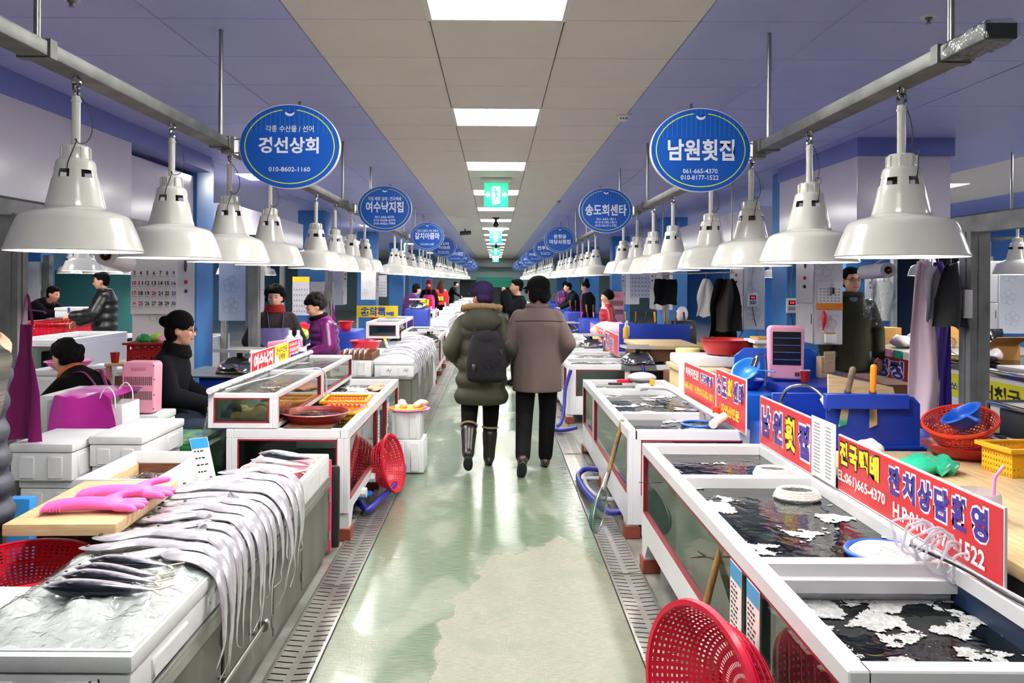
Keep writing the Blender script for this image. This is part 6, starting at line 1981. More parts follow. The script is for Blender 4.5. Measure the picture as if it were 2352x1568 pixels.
solo('tissue_bag', MB().box(-.04, .06, -.03, .03, 0, .16).box(-.02, .08, -.04, -.03, .04, .2), M_WOOD, 'pale paper packet standing behind the pink heater', 'packet', loc=(p.x, p.y, .862), bevel=.006, rz=.3)
solo('packet_stand', MB().box(2.78, 3.0, 5.7, 6.4, 0, .86), M_WOODD, 'brown box under the paper packet', 'box', smooth=0)
# ================================================================ people
def rotm(yaw=0, pitch=0, roll=0):
 return Matrix.Rotation(yaw, 3, 'Z') @ Matrix.Rotation(pitch, 3, 'X') @ Matrix.Rotation(roll, 3, 'Y')
def hand(mb, w, d, n, s, curl=.5, thumb=1):
 """palm with four fingers and a thumb; w wrist, d finger direction, n back-of-hand normal"""
 w, d, n = V(w), V(d).normalized(), V(n).normalized()
 n = (n - d * n.dot(d)).normalized()
 sd = d.cross(n)
 pc = w + d * .045 * s
 R = Matrix((sd, d, n)).transposed()
 mb.ell(pc, (.042 * s, .052 * s, .017 * s), 14, 8, R)
 for k, (o, L) in enumerate(((-.030, .062), (-.010, .074), (.010, .078), (.029, .070))):
  b = w + d * .085 * s + sd * o * s
  m1 = b + (d * math.cos(curl * .6) - n * math.sin(curl * .6)) * L * .5 * s
  m2 = m1 + (d * math.cos(curl * 1.6) - n * math.sin(curl * 1.6)) * L * .5 * s
  mb.cap(b, m1, .0098 * s, .0092 * s, 8)
  mb.cap(m1, m2, .0092 * s, .008 * s, 8)
 b = w + d * .025 * s + sd * .034 * s * thumb
 m1 = b + (d * .75 + sd * .65 * thumb - n * .3).normalized() * .035 * s
 m2 = m1 + (d * .95 + sd * .2 * thumb - n * .3).normalized() * .03 * s
 mb.cap(b, m1, .0125 * s, .011 * s, 8)
 mb.cap(m1, m2, .011 * s, .009 * s, 8)
STAND = dict(al=(-.09, -.02, .085), ar=(.09, .02, .085), kl=(-.10, .03, .48), kr=(.10, .03, .48), hl=(-.095, 0, .90), hr=(.095, 0, .90),
   pel=(0, 0, .95), wst=(0, .0, 1.09), chs=(0, .0, 1.28), nck=(0, -.005, 1.43), head=(0, .02, 1.585),
   sl=(-.185, 0, 1.37), sr=(.185, 0, 1.37), el=(-.25, -.03, 1.11), er=(.25, -.03, 1.11), wl=(-.24, .06, .88), wr=(.24, .06, .88))
SIT = dict(al=(-.11, .46, .085), ar=(.11, .46, .085), kl=(-.12, .44, .50), kr=(.12, .44, .50), hl=(-.10, 0, .52), hr=(.10, 0, .52),
  pel=(0, -.01, .56), wst=(0, -.01, .70), chs=(0, .0, .89), nck=(0, .02, 1.05), head=(0, .05, 1.20),
  sl=(-.185, 0, .99), sr=(.185, 0, .99), el=(-.25, .02, .74), er=(.25, .02, .74), wl=(-.10, .30, .64), wr=(.10, .30, .64))
def person(label, loc, rz=0.0, H=1.6, base=STAND, pose=None, vox=.014, top=None, pants=None, shoes=None, hair='short', hair_m=None, hat=None,
  look=(0, 0), face=True, hands=True, apron=None, scarf=None, glasses=None, skin=None, extra=None, handdir=None, curl=.6):
 s = H / 1.7
 J = dict(base)
 J.update(pose or {})
 J = {k: V(v) * s for k, v in J.items()}
 t = thing('person', label, 'person', loc, rz)
 side = (J['sr'] - J['sl']).normalized()
 for q_ in ('sl', 'sr'):
  J[q_] = J[q_] - side * ((J[q_] - J['nck']).dot(side) * .12) - (J['nck'] - J['chs']).normalized() * .022 * s
 def frame(d):
  d = d.normalized()
  f = d.cross(side)
  return f.normalized()
 spine = [J['pel'], J['wst'], J['chs'], J['nck']]
 def ring(c, rx, ry, f, n=22, sd=None):
  sd = sd or side
  return [c + sd * (rx * math.cos(2 * PI * j / n)) + f * (ry * math.sin(2 * PI * j / n)) for j in range(n)]
 fw = [frame(spine[1] - spine[0]), frame(spine[2] - spine[0]), frame(spine[3] - spine[1]), frame(spine[3] - spine[2])]
 def torso(mb, k, extra_ring=None, top_k=1.0):
  secs = []
  if extra_ring: secs += extra_ring
  else: secs.append(ring(J['pel'] - (J['wst'] - J['pel']).normalized() * .09 * s, .13 * s * k, .10 * s * k, fw[0]))
  secs.append(ring(J['pel'], .165 * s * k, .115 * s * k, fw[0]))
  secs.append(ring(J['wst'], .15 * s * k, .105 * s * k, fw[1]))
  secs.append(ring(J['chs'], .172 * s * k, .118 * s * k, fw[2]))
  secs.append(ring(J['chs'].lerp(J['nck'], .55), .165 * s * k * top_k, .10 * s * k, fw[3]))
  secs.append(ring(J['chs'].lerp(J['nck'], .88), .10 * s * k, .075 * s * k, fw[3]))
  secs.append(ring(J['nck'], .062 * s * k, .06 * s * k, fw[3]))
  mb.loft(secs)
 b = MB()
 torso(b, .93)
 Rh = rotm(look[0], look[1], look[2] if len(look) > 2 else 0)
 hc = J['head']
 def hp(x, y, z): return hc + Rh @ (V((x, y, z)) * s)
 b.cap(J['nck'] - (J['nck'] - J['chs']) * .2, hp(0, -.01, -.06), .055 * s, .052 * s)
 for c, r in (((0, -.008, .03), (.076, .094, .094)), ((0, .02, -.02), (.067, .076, .095)), ((0, .03, -.07), (.050, .055, .052)), ((.078, -.005, -.01), (.012, .022, .032)), ((-.078, -.005, -.01), (.012, .022, .032)), ((0, .082, .022), (.048, .014, .010)), ((.036, .068, -.03), (.022, .022, .022)), ((-.036, .068, -.03), (.022, .022, .022))):
  b.ell(hp(*c), [x * s for x in r], 16, 10, Rh)
 b.cap(hp(0, .088, .006), hp(0, .106, -.030), .009 * s, .0145 * s, 8)
 for a_, k_, h_ in (('al', 'kl', 'hl'), ('ar', 'kr', 'hr')):
  b.cap(J[h_], J[k_], .078 * s, .055 * s); b.cap(J[k_], J[a_], .054 * s, .038 * s)
  b.cap(J[a_], J[a_] + V((0, .10, -.05)) * s, .035 * s, .03 * s)
 for sh, e_, w_, sg in (('sl', 'el', 'wl', -1), ('sr', 'er', 'wr', 1)):
  b.cap(J[sh], J[e_], .046 * s, .04 * s); b.cap(J[e_], J[w_], .041 * s, .028 * s)
  if hands:
   d = (J[w_] - J[e_]).normalized()
   if handdir: d = V(handdir).normalized() * .8 + d * .2
   nn = V((sg * .6, .5, .5)) if base is STAND else V((0, .2, 1))
   hand(b, J[w_] + d * .01, d, nn, s * 1.02, curl, -sg if base is STAND else -sg)
  else:
   b.ell(J[w_] + (J[w_] - J[e_]).normalized() * .05 * s, (.035 * s, .035 * s, .045 * s), 10, 8)
 voxel('body', b, skin or M_SKIN, t, vox, 2)
 if face:
  for sx in (-1, 1):
   part('eye', MB().ell(hp(sx * .031, .0865, .004), (.0125 * s, .006 * s, .0062 * s), 10, 6, Rh), M_EYE, t, smooth=60)
   part('eyebrow', MB().ell(hp(sx * .032, .090, .026), (.018 * s, .005 * s, .0038 * s), 10, 6, Rh), M_HAIR, t, smooth=60)
  part('mouth', MB().ell(hp(0, .088, -.064), (.024 * s, .008 * s, .0065 * s), 12, 6, Rh), M_LIP, t, smooth=60)
 if glasses:
  g = MB()
  for sx in (-1, 1):
   if glasses == 'dark':
    g.ell(hp(sx * .034, .098, .004), (.03 * s, .006 * s, .02 * s), 12, 8, Rh)
   else:
    g.tube([hp(sx * .034 + .027 * math.cos(a), .103, .003 + .019 * math.sin(a)) for a in [2 * PI * i / 18 for i in range(18)]], .0022 * s, 5, closed=True)
   g.tube([hp(sx * .062, .100, .008), hp(sx * .084, .03, .010), hp(sx * .084, -.02, .006)], .0028 * s, 5)
  g.tube([hp(-.008, .104, .006), hp(.008, .104, .006)], .002 * s, 5)
  part('glasses', g, M_BLACK, t, smooth=60)
 hm = hair_m or M_HAIR
 if hair:
  h = MB()
  if hair == 'short':
   h.ell(hp(0, -.022, .042), (.086 * s, .098 * s, .094 * s), 20, 12, Rh)
   h.ell(hp(0, .03, .088), (.07 * s, .06 * s, .04 * s), 16, 10, Rh)
   h.ell(hp(0, -.05, -.02), (.072 * s, .055 * s, .06 * s), 16, 10, Rh)
  elif hair == 'perm':
   rr = random.Random(3)
   for k in range(64):
    a, z = rr.uniform(0, 2 * PI), rr.uniform(-.6, 1)
    q = math.sqrt(max(0, 1 - z * z))
    y = math.sin(a) * q
    if y > .45 and z < .45: continue
    h.ell(hp(math.cos(a) * q * .094, -.024 + y * .105, .034 + z * .10), (.036 * s, .036 * s, .034 * s), 8, 6)
   h.ell(hp(0, -.025, .035), (.088 * s, .095 * s, .09 * s), 16, 10, Rh)
   h.ell(hp(0, .038, .08), (.078 * s, .062 * s, .042 * s), 16, 10, Rh)
  elif hair == 'bun':
   h.ell(hp(0, -.022, .04), (.085 * s, .098 * s, .09 * s), 20, 12, Rh)
   h.ell(hp(0, -.07, .125), (.045 * s, .045 * s, .045 * s), 14, 8, Rh)
   h.ell(hp(0, -.06, .16), (.03 * s, .05 * s, .03 * s), 10, 6, Rh)
  elif hair == 'long':
   h.ell(hp(0, -.022, .04), (.095 * s, .105 * s, .098 * s), 20, 12, Rh)
   h.cap(hp(0, -.06, 0), hp(0, -.09, -.26), .095 * s, .11 * s)
   h.cap(hp(.07, -.02, 0), hp(.10, -.03, -.2), .04 * s, .05 * s); h.cap(hp(-.07, -.02, 0), hp(-.1, -.03, -.2), .04 * s, .05 * s)
  voxel('hair', h, hm, t, max(.010, vox * .8), 1)
 if hat:
  kind, m_ = hat[0], hat[1]
  h = MB()
  if kind == 'beanie':
   h.ell(hp(0, -.014, .055), (.093 * s, .108 * s, .10 * s), 22, 14, Rh)
   h.ell(hp(0, -.05, -.015), (.09 * s, .07 * s, .09 * s), 18, 12, Rh)
   if len(hat) > 2: h.ell(hp(*hat[2]), (.042 * s, .042 * s, .042 * s), 14, 8)
   voxel('hat', h, m_, t, .010, 2)
  elif kind == 'hood':
   h.ell(hp(0, -.02, .03), (.10 * s, .115 * s, .12 * s), 22, 14, Rh)
   h.ell(hp(0, -.03, -.07), (.095 * s, .09 * s, .08 * s), 18, 12, Rh)
   voxel('hat', h, m_, t, .012, 2)
  elif kind == 'cap':
   h.ell(hp(0, -.012, .055), (.096 * s, .112 * s, .092 * s), 24, 14, Rh)
   h.ell(hp(0, -.045, -.005), (.094 * s, .075 * s, .06 * s), 18, 12, Rh)
   if len(hat) > 2 and hat[2] == 'flaps':
    for sx in (-1, 1): h.ell(hp(sx * .078, -.005, -.03), (.026 * s, .055 * s, .075 * s), 14, 10, Rh)
    h.ell(hp(0, -.07, -.04), (.085 * s, .045 * s, .07 * s), 16, 10, Rh)
   ho = voxel('hat', h, m_, t, .009, 2)
   vz = MB()
   n = 14
   A = [hp(.082 * math.cos(PI * i / n), .06 + .035 * math.sin(PI * i / n), .05) for i in range(n + 1)]
   B = [hp(.085 * math.cos(PI * i / n), .075 + .095 * math.sin(PI * i / n), .038 - .012 * abs(math.cos(PI * i / n))) for i in range(n + 1)]
   vz.add(A + B, [(i, i + 1, n + 2 + i, n + 1 + i) for i in range(n)])
   part('visor', vz, m_, ho, smooth=60, thick=.006)
   if len(hat) > 2 and hat[2] == 'ribs':
    for k in range(7):
     a = PI * k / 7
     part('knit_rib', MB().tube([hp(math.cos(a) * math.cos(q) * .098, -.012 + math.sin(a) * math.cos(q) * .114, .06 + math.sin(q) * .094) for q in [PI * i / 14 for i in range(15)]], .0055 * s, 6), m_, ho, smooth=60)
 up = V((0, 0, 1))
 if pants:
  p = MB()
  pk = 1.0
  for a_, k_, h_ in (('al', 'kl', 'hl'), ('ar', 'kr', 'hr')):
   an = J[k_].lerp(J[a_], .5 if shoes and shoes[0] == 'boot' else .96)
   p.cap(J[h_], J[k_], .102 * s, .08 * s); p.cap(J[k_], an, .08 * s, .066 * s)
  p.ell(J['pel'] - (J['wst'] - J['pel']) * .15, (.175 * s, .13 * s, .12 * s), 18, 12)
  voxel('trousers', p, pants, t, max(vox, .013), 2)
 if shoes:
  kind, m_ = shoes
  for a_, k_ in (('al', 'kl'), ('ar', 'kr')):
   q = MB()
   A = J[a_]
   leg = (J[k_] - A).normalized()
   toe = leg.cross(side).normalized() * -1 if False else (side.cross(leg)).normalized() * -1
   f = V((0, 1, 0))
   f = (f - leg * f.dot(leg))
   f = f.normalized() if f.length > .1 else V((0, 0, -1))
   heel = A - leg * .045 * s - f * .03 * s
   tip = A - leg * .05 * s + f * .135 * s
   q.cap(heel, tip, .042 * s, .036 * s, 12)
   q.cap(A - leg * .02 * s, A - leg * .03 * s + f * .05 * s, .05 * s, .04 * s, 12)
   if kind == 'boot':
    q.cap(A - leg * .02 * s, A + leg * .10 * s, .056 * s, .062 * s, 14)
    q.cap(A + leg * .10 * s, A + leg * .21 * s, .064 * s, .074 * s, 14)
   so = voxel('boot' if kind == 'boot' else 'shoe', q, m_, t, .009, 2)
   sole = MB()
   o = []
   sdv = leg.cross(f)
   for i in range(20):
    a = 2 * PI * i / 20
    o.append((A - leg * .085 * s + f * (.052 + .115 * math.cos(a)) * s + sdv * (.043 * math.sin(a)) * s))
   sole.loft([o, [x - leg * .018 * s for x in o]])
   part('sole', sole, M_RUBBER, so, smooth=40)
   if kind == 'boot':
    part('fur_cuff', MB().tube([A + leg * .27 * s + (f * math.cos(a) + sdv * math.sin(a)) * .070 * s for a in [2 * PI * i / 20 for i in range(20)]], .011 * s, 8, closed=True), mat('boot_fur', (150, 122, 92), .9, bump=(120, .8)), so, smooth=60)
 if top:
  m_, k, hem, puff = top['m'], top.get('k', 1.2), top.get('hem', .15), top.get('puff', 0)
  c = MB()
  dn = (J['pel'] - J['wst']).normalized()
  if base is STAND or top.get('flare'): dn = V((0, 0, -1)) * .85 + dn * .15
  fl = top.get('flare', 1.05)
  rings = []
  pts = [(J['pel'] + dn * hem * s, .168 * fl, .128 * fl, fw[0]), (J['pel'], .168, .122, fw[0]), (J['wst'], .156 * top.get('waist', 1), .114, fw[1]), (J['chs'], .178, .124, fw[2]), (J['chs'].lerp(J['nck'], .5), .160, .108, fw[3])]
  nseg = 7 if not puff else puff
  for i in range(len(pts) - 1):
   a, b_ = pts[i], pts[i + 1]
   L = (b_[0] - a[0]).length
   n = max(2, int(L / (.02 * s)))
   for j in range(n):
    u = j / n
    rings.append((a[0].lerp(b_[0], u), a[1] + (b_[1] - a[1]) * u, a[2] + (b_[2] - a[2]) * u, a[3].lerp(b_[3], u)))
  rings.append(pts[-1])
  out, acc = [], 0.0
  for i, (p_, rx, ry, f) in enumerate(rings):
   if i: acc += (p_ - rings[i - 1][0]).length
   q = 1.0
   if puff: q = .91 + .135 * abs(math.sin(PI * acc / (puff * s)))
   out.append(ring(p_, rx * k * s * q, ry * k * s * q, f, 28))
  out.append(ring(J['chs'].lerp(J['nck'], .9), .105 * s * k, .085 * s * k, fw[3], 28))
  out.append(ring(J['nck'] + (J['nck'] - J['chs']) * .12, .078 * s * k, .076 * s * k, fw[3], 28))
  c.loft(out)
  sr_ = top.get('sleeve', .064)
  if not top.get('vest'):
   for sh, e_, w_ in (('sl', 'el', 'wl'), ('sr', 'er', 'wr')):
    A, E_, W_ = J[sh], J[e_], J[w_]
    for p0, p1, r0, r1 in ((A, E_, sr_ * 1.02, sr_), (E_, E_.lerp(W_, .95), sr_, sr_ * .78)):
     if puff:
      n = max(2, int((p1 - p0).length / (puff * .95 * s)))
      for j in range(n):
       q0, q1 = p0.lerp(p1, (j + .15) / n), p0.lerp(p1, (j + .85) / n)
       r = r0 + (r1 - r0) * (j + .5) / n
       c.cap(q0, q1, r * s * 1.02, r * s * 1.02)
      c.cap(p0, p1, r0 * s * .9, r1 * s * .9)
     else:
      c.cap(p0, p1, r0 * s, r1 * s)
  co = voxel(top.get('name', 'jacket'), c, m_, t, top.get('vox', max(vox * .85, .011)), 1 if puff else 3)
  if top.get('vest'):
   sl = MB()
   for sh, e_, w_ in (('sl', 'el', 'wl'), ('sr', 'er', 'wr')):
    sl.cap(J[sh], J[e_], .064 * s, .055 * s); sl.cap(J[e_], J[e_].lerp(J[w_], .95), .055 * s, .045 * s)
   voxel('sleeves', sl, top['vest'], t, .012, 2)
  if top.get('collar'):
   part('collar', MB().tube([J['nck'] + (J['nck'] - J['chs']).normalized() * .02 * s + side * (.085 * s * math.cos(a)) + fw[3] * (.08 * s * math.sin(a) + .01 * s) for a in [2 * PI * i / 20 for i in range(20)]], .03 * s, 8, closed=True), top['collar'], co, smooth=60)
 if scarf:
  sc_ = MB()
  for k in range(3):
   sc_.tube([J['nck'] + V((0, 0, (.0 + .028 * k) * s)) + side * ((.098 - .008 * k) * s * math.cos(a)) + fw[3] * ((.09 - .006 * k) * s * math.sin(a) + .012 * s) for a in [2 * PI * i / 18 for i in range(18)]], .026 * s, 8, closed=True)
  voxel('scarf', sc_, scarf, t, .011, 1)
 if apron:
  m_, z_top, drop = apron
  k = (top or {}).get('k', 1.1) * 1.05
  def torso_at(u):
   A = [J['pel'] + V((0, 0, -drop * s)), J['pel'], J['wst'], J['chs'].lerp(J['wst'], .0)]
   R = [(.175, .135), (.17, .125), (.158, .117), (.178, .126)]
   F = [fw[0], fw[0], fw[1], fw[2]]
   x = u * 3
   i = min(2, int(x))
   w = x - i
   return A[i].lerp(A[i + 1], w), R[i][0] + (R[i + 1][0] - R[i][0]) * w, R[i][1] + (R[i + 1][1] - R[i][1]) * w, F[i].lerp(F[i + 1], w)
  def fn(u, v):
   c_, rx, ry, f = torso_at(v * z_top)
   half = 1.35 if v * z_top < .62 else 1.35 - (v * z_top - .62) / .38 * .75
   a = PI / 2 + (u - .5) * 2 * half
   q = k * (1.0 + .02 * math.sin(u * 17))
   return c_ + side * (rx * q * s * math.cos(a)) + f * (ry * q * s * math.sin(a) + .008)
  ao = part('apron', MB().grid(20, 24, fn), m_, t, smooth=60, thick=.004)
  for sx in (-1, 1):
   part('apron_strap', MB().tube(smooth_path([torso_at(z_top)[0] + fw[2] * (.125 * k * s) + side * (sx * .07 * s), J['chs'].lerp(J['nck'], .75) + side * (sx * .085 * s) + fw[3] * (.10 * k * s), J['nck'] + side * (sx * .075 * s) - fw[3] * .05 * s], 4), .011 * s, 6, flat=.35), m_, ao)
 if extra: extra(t, J, s, side, fw, hp, Rh)
 return t
M_OLIVE = mat('olive_parka', (58, 58, 46), .65, spec=.25, bump=(6, .8), var=(6, .5, (52, 52, 42)))
M_TAUPE = mat('taupe_jacket', (92, 78, 76), .8, spec=.2, bump=(5, 1.0), var=(5, .4, (84, 72, 70)))
M_BLKCLOTH = mat('black_cloth', (9, 9, 10), .9, spec=.12, bump=(9, .6))
M_NAVYCLOTH = mat('navy_cloth', (12, 13, 20), .9, spec=.12, bump=(8, .6))
M_DENIM = mat('denim', (44, 52, 76), .8, bump=(60, .2))
M_JEANG = mat('grey_denim', (92, 104, 128), .8, bump=(60, .2))
M_PUFFK = mat('black_puffer', (11, 12, 15), .4, bump=(9, .2))
M_PUFFP = mat('purple_puffer', (90, 12, 84), .3, bump=(10, .2))
M_REDKNIT = mat('red_knit', (140, 18, 22), .9, bump=(70, .6))
M_LAV = mat('lavender_apron', (126, 120, 178), .5, bump=(10, .2))
M_FUR = mat('tan_fur', (156, 128, 92), .95, bump=(110, 1.0), var=(30, .6, (112, 88, 60)))
M_CAPP = mat('purple_knit', (50, 38, 74), .95, spec=.15, bump=(80, .5))
M_BOOT = mat('black_leather', (30, 26, 26), .35)
M_SHOE = mat('brown_leather', (54, 34, 28), .35)
M_PACK = mat('black_pack', (26, 26, 31), .8, spec=.2, bump=(120, .5))
# 1 the woman in the olive parka walking away
def parka_extra(t, J, s, side, fw, hp, Rh):
 jk = [c for c in t.children if c.name.startswith('parka')][0]
 hd = MB()
 hd.ell(J['nck'] + V((0, -.10, -.07)) * s, (.19 * s, .10 * s, .13 * s), 20, 12)
 hd.ell(J['nck'] + V((0, -.03, .0)) * s, (.15 * s, .12 * s, .06 * s), 20, 12)
 voxel('hood', hd, M_OLIVE, jk, .012, 2)
 f = MB()
 pts = []
 for i in range(17):
  a = -.35 + (PI + .7) * i / 16
  pts.append(J['nck'] + V((.165 * math.cos(a), -.055 - .03 * math.sin(a), .052 + .018 * math.sin(a))) * s)
 f.tube(pts, .034 * s, 10)
 for v in f.v: v += V((.010, .010, .014)) * noise.noise(v * 55)
 part('fur_trim', f, M_FUR, jk, smooth=60)
 for k, z in enumerate((.62, .80, .97, 1.1)):
  pass
woman = person('woman in a long olive hooded parka walking away down the aisle', (-.115, 6.85, 0), 0, 1.545, vox=.013,
 pose=dict(al=(-.11, -.30, .20), kl=(-.11, -.02, .50), ar=(.075, .06, .085), kr=(.09, .07, .49), el=(-.285, -.06, 1.10), er=(.285, -.06, 1.10), wl=(-.18, .13, .95), wr=(.18, .13, .95)),
 top=dict(m=M_OLIVE, k=1.34, hem=.36, flare=1.12, puff=.15, sleeve=.088, name='parka'), pants=M_BLKCLOTH, shoes=('boot', M_BOOT), hair='short', hat=('cap', M_CAPP, 'ribs'), look=(.75, 0), hands=False, extra=parka_extra)
t = thing('backpack', 'small black backpack with front pocket on the olive parka', 'backpack', (-.07, 6.62, .75))
bk = MB()
rings = []
for z, w, d in ((0, .13, .05), (.03, .165, .085), (.15, .165, .10), (.28, .15, .095), (.38, .12, .075), (.42, .08, .045)):
 rings.append([V((math.copysign(abs(math.cos(a)) ** .7, math.cos(a)) * w, math.copysign(abs(math.sin(a)) ** .7, math.sin(a)) * d - .03, z)) for a in [2 * PI * i / 28 for i in range(28)]])
bk.loft(rings)
voxel('pack_body', bk, M_PACK, t, .010, 2)
part('pocket', MB().ell((.02, -.105, .20), (.11, .032, .115), 22, 14), M_PACK, t, smooth=60)
part('pocket_zip', MB().tube([(.02 + .10 * math.cos(a), -.128 + .02 * abs(math.cos(a)), .22 + .09 * math.sin(a)) for a in [PI + PI * i / 16 for i in range(17)]], .003, 6), M_INKG, t)
part('flap', MB().ell((0, -.05, .36), (.12, .07, .07), 22, 12), M_PACK, t, smooth=60)
part('zip_tag', MB().box(.115, .123, -.128, -.12, .24, .28), M_CHROME, t, smooth=0)
part('key_charm', MB().ell((-.10, -.13, .13), (.018, .014, .03), 12, 8), M_SHOE, t, smooth=60)
for sx in (-1, 1):
 part('shoulder_strap', MB().tube(smooth_path([(sx * .09, .02, .38), (sx * .11, .10, .47), (sx * .115, .16, .50)], 4), .016, 8, flat=.4), M_PACK, t)
# 2 the man in the taupe jacket
man = person('man in a taupe jacket and black cap walking beside her', (.36, 6.82, 0), 0, 1.60, vox=.013,
 pose=dict(al=(-.14, -.38, .17), kl=(-.115, -.02, .47), ar=(.08, .05, .085), kr=(.10, .06, .49), el=(-.265, -.02, 1.12), er=(.27, -.03, 1.12), wl=(-.17, .14, .96), wr=(.18, .14, .94)),
 top=dict(m=M_TAUPE, k=1.28, hem=.26, flare=1.04, sleeve=.078, collar=M_TAUPE), pants=M_BLKCLOTH, shoes=('shoe', M_SHOE), hair='short', hat=('cap', M_BLKCLOTH, 'flaps'), look=(.95, -.05), glasses='dark', hands=False)
part('yoke_seam', MB().tube(smooth_path([(-.20, -.155, 1.245), (-.1, -.165, 1.25), (.1, -.165, 1.25), (.20, -.155, 1.245)], 4), .003, 5), M_BLKCLOTH, [c for c in man.children if c.name.startswith('jacket')][0])
# 3 man photographing farther down the aisle
def cam_extra(t, J, s, side, fw, hp, Rh):
 pass
person('man in a black coat raising a phone farther down the aisle', (.34, 12.2, 0), PI * .55, 1.60, vox=.018,
 pose=dict(el=(-.24, .16, 1.22), er=(.24, .16, 1.22), wl=(-.06, .22, 1.5), wr=(.07, .22, 1.5)),
 top=dict(m=M_NAVYCLOTH, k=1.28, hem=.32, sleeve=.078), pants=M_BLKCLOTH, shoes=('shoe', M_BLKCLOTH), hair='short', look=(0, 0), hands=False)
# 4 seated woman in the black bobble hat
person('seated woman in black hat and glasses looking across the aisle', (-2.34, 5.82, 0), -PI / 2 + .15, 1.62, base=SIT, vox=.010,
 pose=dict(pel=(0, -.04, .60), hl=(-.1, 0, .57), hr=(.1, 0, .57), wst=(0, -.05, .74), chs=(0, -.02, .94), nck=(0, .02, 1.10), head=(0, .06, 1.27), sl=(-.185, -.02, 1.04), sr=(.185, -.02, 1.04), el=(-.25, .05, .80), er=(.25, .05, .80), wl=(-.06, .33, .70), wr=(.06, .33, .69)),
 top=dict(m=M_NAVYCLOTH, k=1.25, hem=.08, sleeve=.074, collar=M_BLKCLOTH), pants=M_DENIM, shoes=('shoe', M_BLKCLOTH), hair=None, hat=('beanie', M_BLKCLOTH, (0.0, -.125, .06)), glasses='thin', look=(-.05, -.05), scarf=M_BLKCLOTH)
solo('stool', MB().lathe([(.001, .50), (.17, .50), (.18, .48), (.15, .46), (.15, .0), (.13, .0), (.13, .45), (.001, .45)], 28), M_BLUE, 'blue plastic stool under the seated woman in black', 'stool', loc=(-2.36, 5.82, 0))
# 5 woman in the black vest, seen from behind
def vest_extra(t, J, s, side, fw, hp, Rh):
 jk = [c for c in t.children if c.name.startswith('vest')][0]
 for sx in (-1, 1):
  part('apron_strap', MB().tube(smooth_path([J['nck'] + side * (sx * .10 * s) + fw[3] * .02, J['chs'].lerp(J['nck'], .5) + side * (sx * .09 * s) - fw[3] * (.145 * s), J['chs'] + side * (sx * .06 * s) - fw[2] * (.165 * s), J['wst'] + side * (sx * .02 * s) - fw[1] * (.15 * s), J['pel'] - fw[0] * (.16 * s)], 5), .013, 6, flat=.4), M_MAGD, jk)
person('woman with permed hair in a black vest bending at the left', (-2.88, 5.72, 0), PI / 2 - .35, 1.55, base=SIT, vox=.012,
 pose=dict(pel=(0, -.10, .52), wst=(0, -.06, .68), chs=(0, .06, .85), nck=(0, .18, .98), head=(0, .27, 1.10), sl=(-.185, .12, .93), sr=(.185, .12, .93), el=(-.25, .28, .70), er=(.25, .28, .70), wl=(-.12, .48, .66), wr=(.12, .48, .66)),
 top=dict(m=M_BLKCLOTH, k=1.26, hem=.10, name='vest', sleeve=.07, collar=mat('orange_neck', (200, 96, 40), .8)), pants=M_BLKCLOTH, shoes=('shoe', M_BLKCLOTH), hair='perm', look=(.1, -.15), extra=vest_extra)
solo('stool', MB().lathe([(.001, .42), (.16, .42), (.17, .40), (.14, .38), (.14, .0), (.12, .0), (.12, .37), (.001, .37)], 28), M_RED, 'red plastic stool under the woman in the black vest', 'stool', loc=(-2.78, 5.69, 0))
# 6 person cut by the left edge
M_KNIT = mat('striped_knit', (34, 33, 32), .9, bump=(60, .6), var=(9, 1.0, (92, 88, 82)), stretch=(.2, .2, 3.2))
M_QUILT = mat('quilted_navy', (44, 48, 62), .6, bump=(16, .5))
def elbow_print(t, J, s, side, fw, hp, Rh):
 part('knit_motif', MB().ell(J['er'] + V((.03, -.045, .06)) * s, (.03, .02, .025), 12, 8), M_ORANGE, t, smooth=60)
person('person in a quilted navy coat with striped knit sleeves at the left edge', (-2.08, 3.12, 0), -.5, 1.62, vox=.011,
 pose=dict(er=(.36, -.10, 1.15), wr=(.15, .08, 1.34), el=(-.25, .0, 1.12), wl=(-.2, .14, .96)),
 top=dict(m=M_QUILT, k=1.32, hem=.30, flare=1.08, puff=.11, vest=M_KNIT, name='coat'), pants=M_BLKCLOTH, shoes=('shoe', M_BLKCLOTH), hair='perm', look=(.3, 0), extra=elbow_print)
# 7, 8 the two women talking
person('smiling woman with red scarf and lavender apron, left middle', (-2.2, 8.0, 0), PI + .35, 1.50, vox=.012,
 pose=dict(el=(-.28, .02, 1.1), er=(.28, .02, 1.1), wl=(-.14, .2, .98), wr=(.14, .2, .98)),
 top=dict(m=mat('dark_knit', (34, 24, 28), .9, bump=(50, .4)), k=1.3, hem=.2, sleeve=.08), pants=M_BLKCLOTH, shoes=('shoe', M_BLKCLOTH), hair='perm', scarf=M_REDKNIT, apron=(M_LAV, .95, .35), look=(-.25, 0))
person('woman in a shiny purple puffer jacket looking down, left middle', (-1.64, 7.78, 0), PI / 2 + .45, 1.45, vox=.012,
 pose=dict(chs=(0, .03, 1.28), nck=(0, .07, 1.42), head=(0, .13, 1.55), sl=(-.185, .04, 1.37), sr=(.185, .04, 1.37), wl=(-.12, .26, 1.0), wr=(.12, .26, 1.0), el=(-.25, .02, 1.1), er=(.25, .02, 1.1)),
 top=dict(m=M_PUFFP, k=1.32, hem=.18, puff=.085, sleeve=.082, collar=M_BLKCLOTH), pants=M_BLKCLOTH, shoes=('shoe', M_BLKCLOTH), hair='perm', look=(.1, -.42))
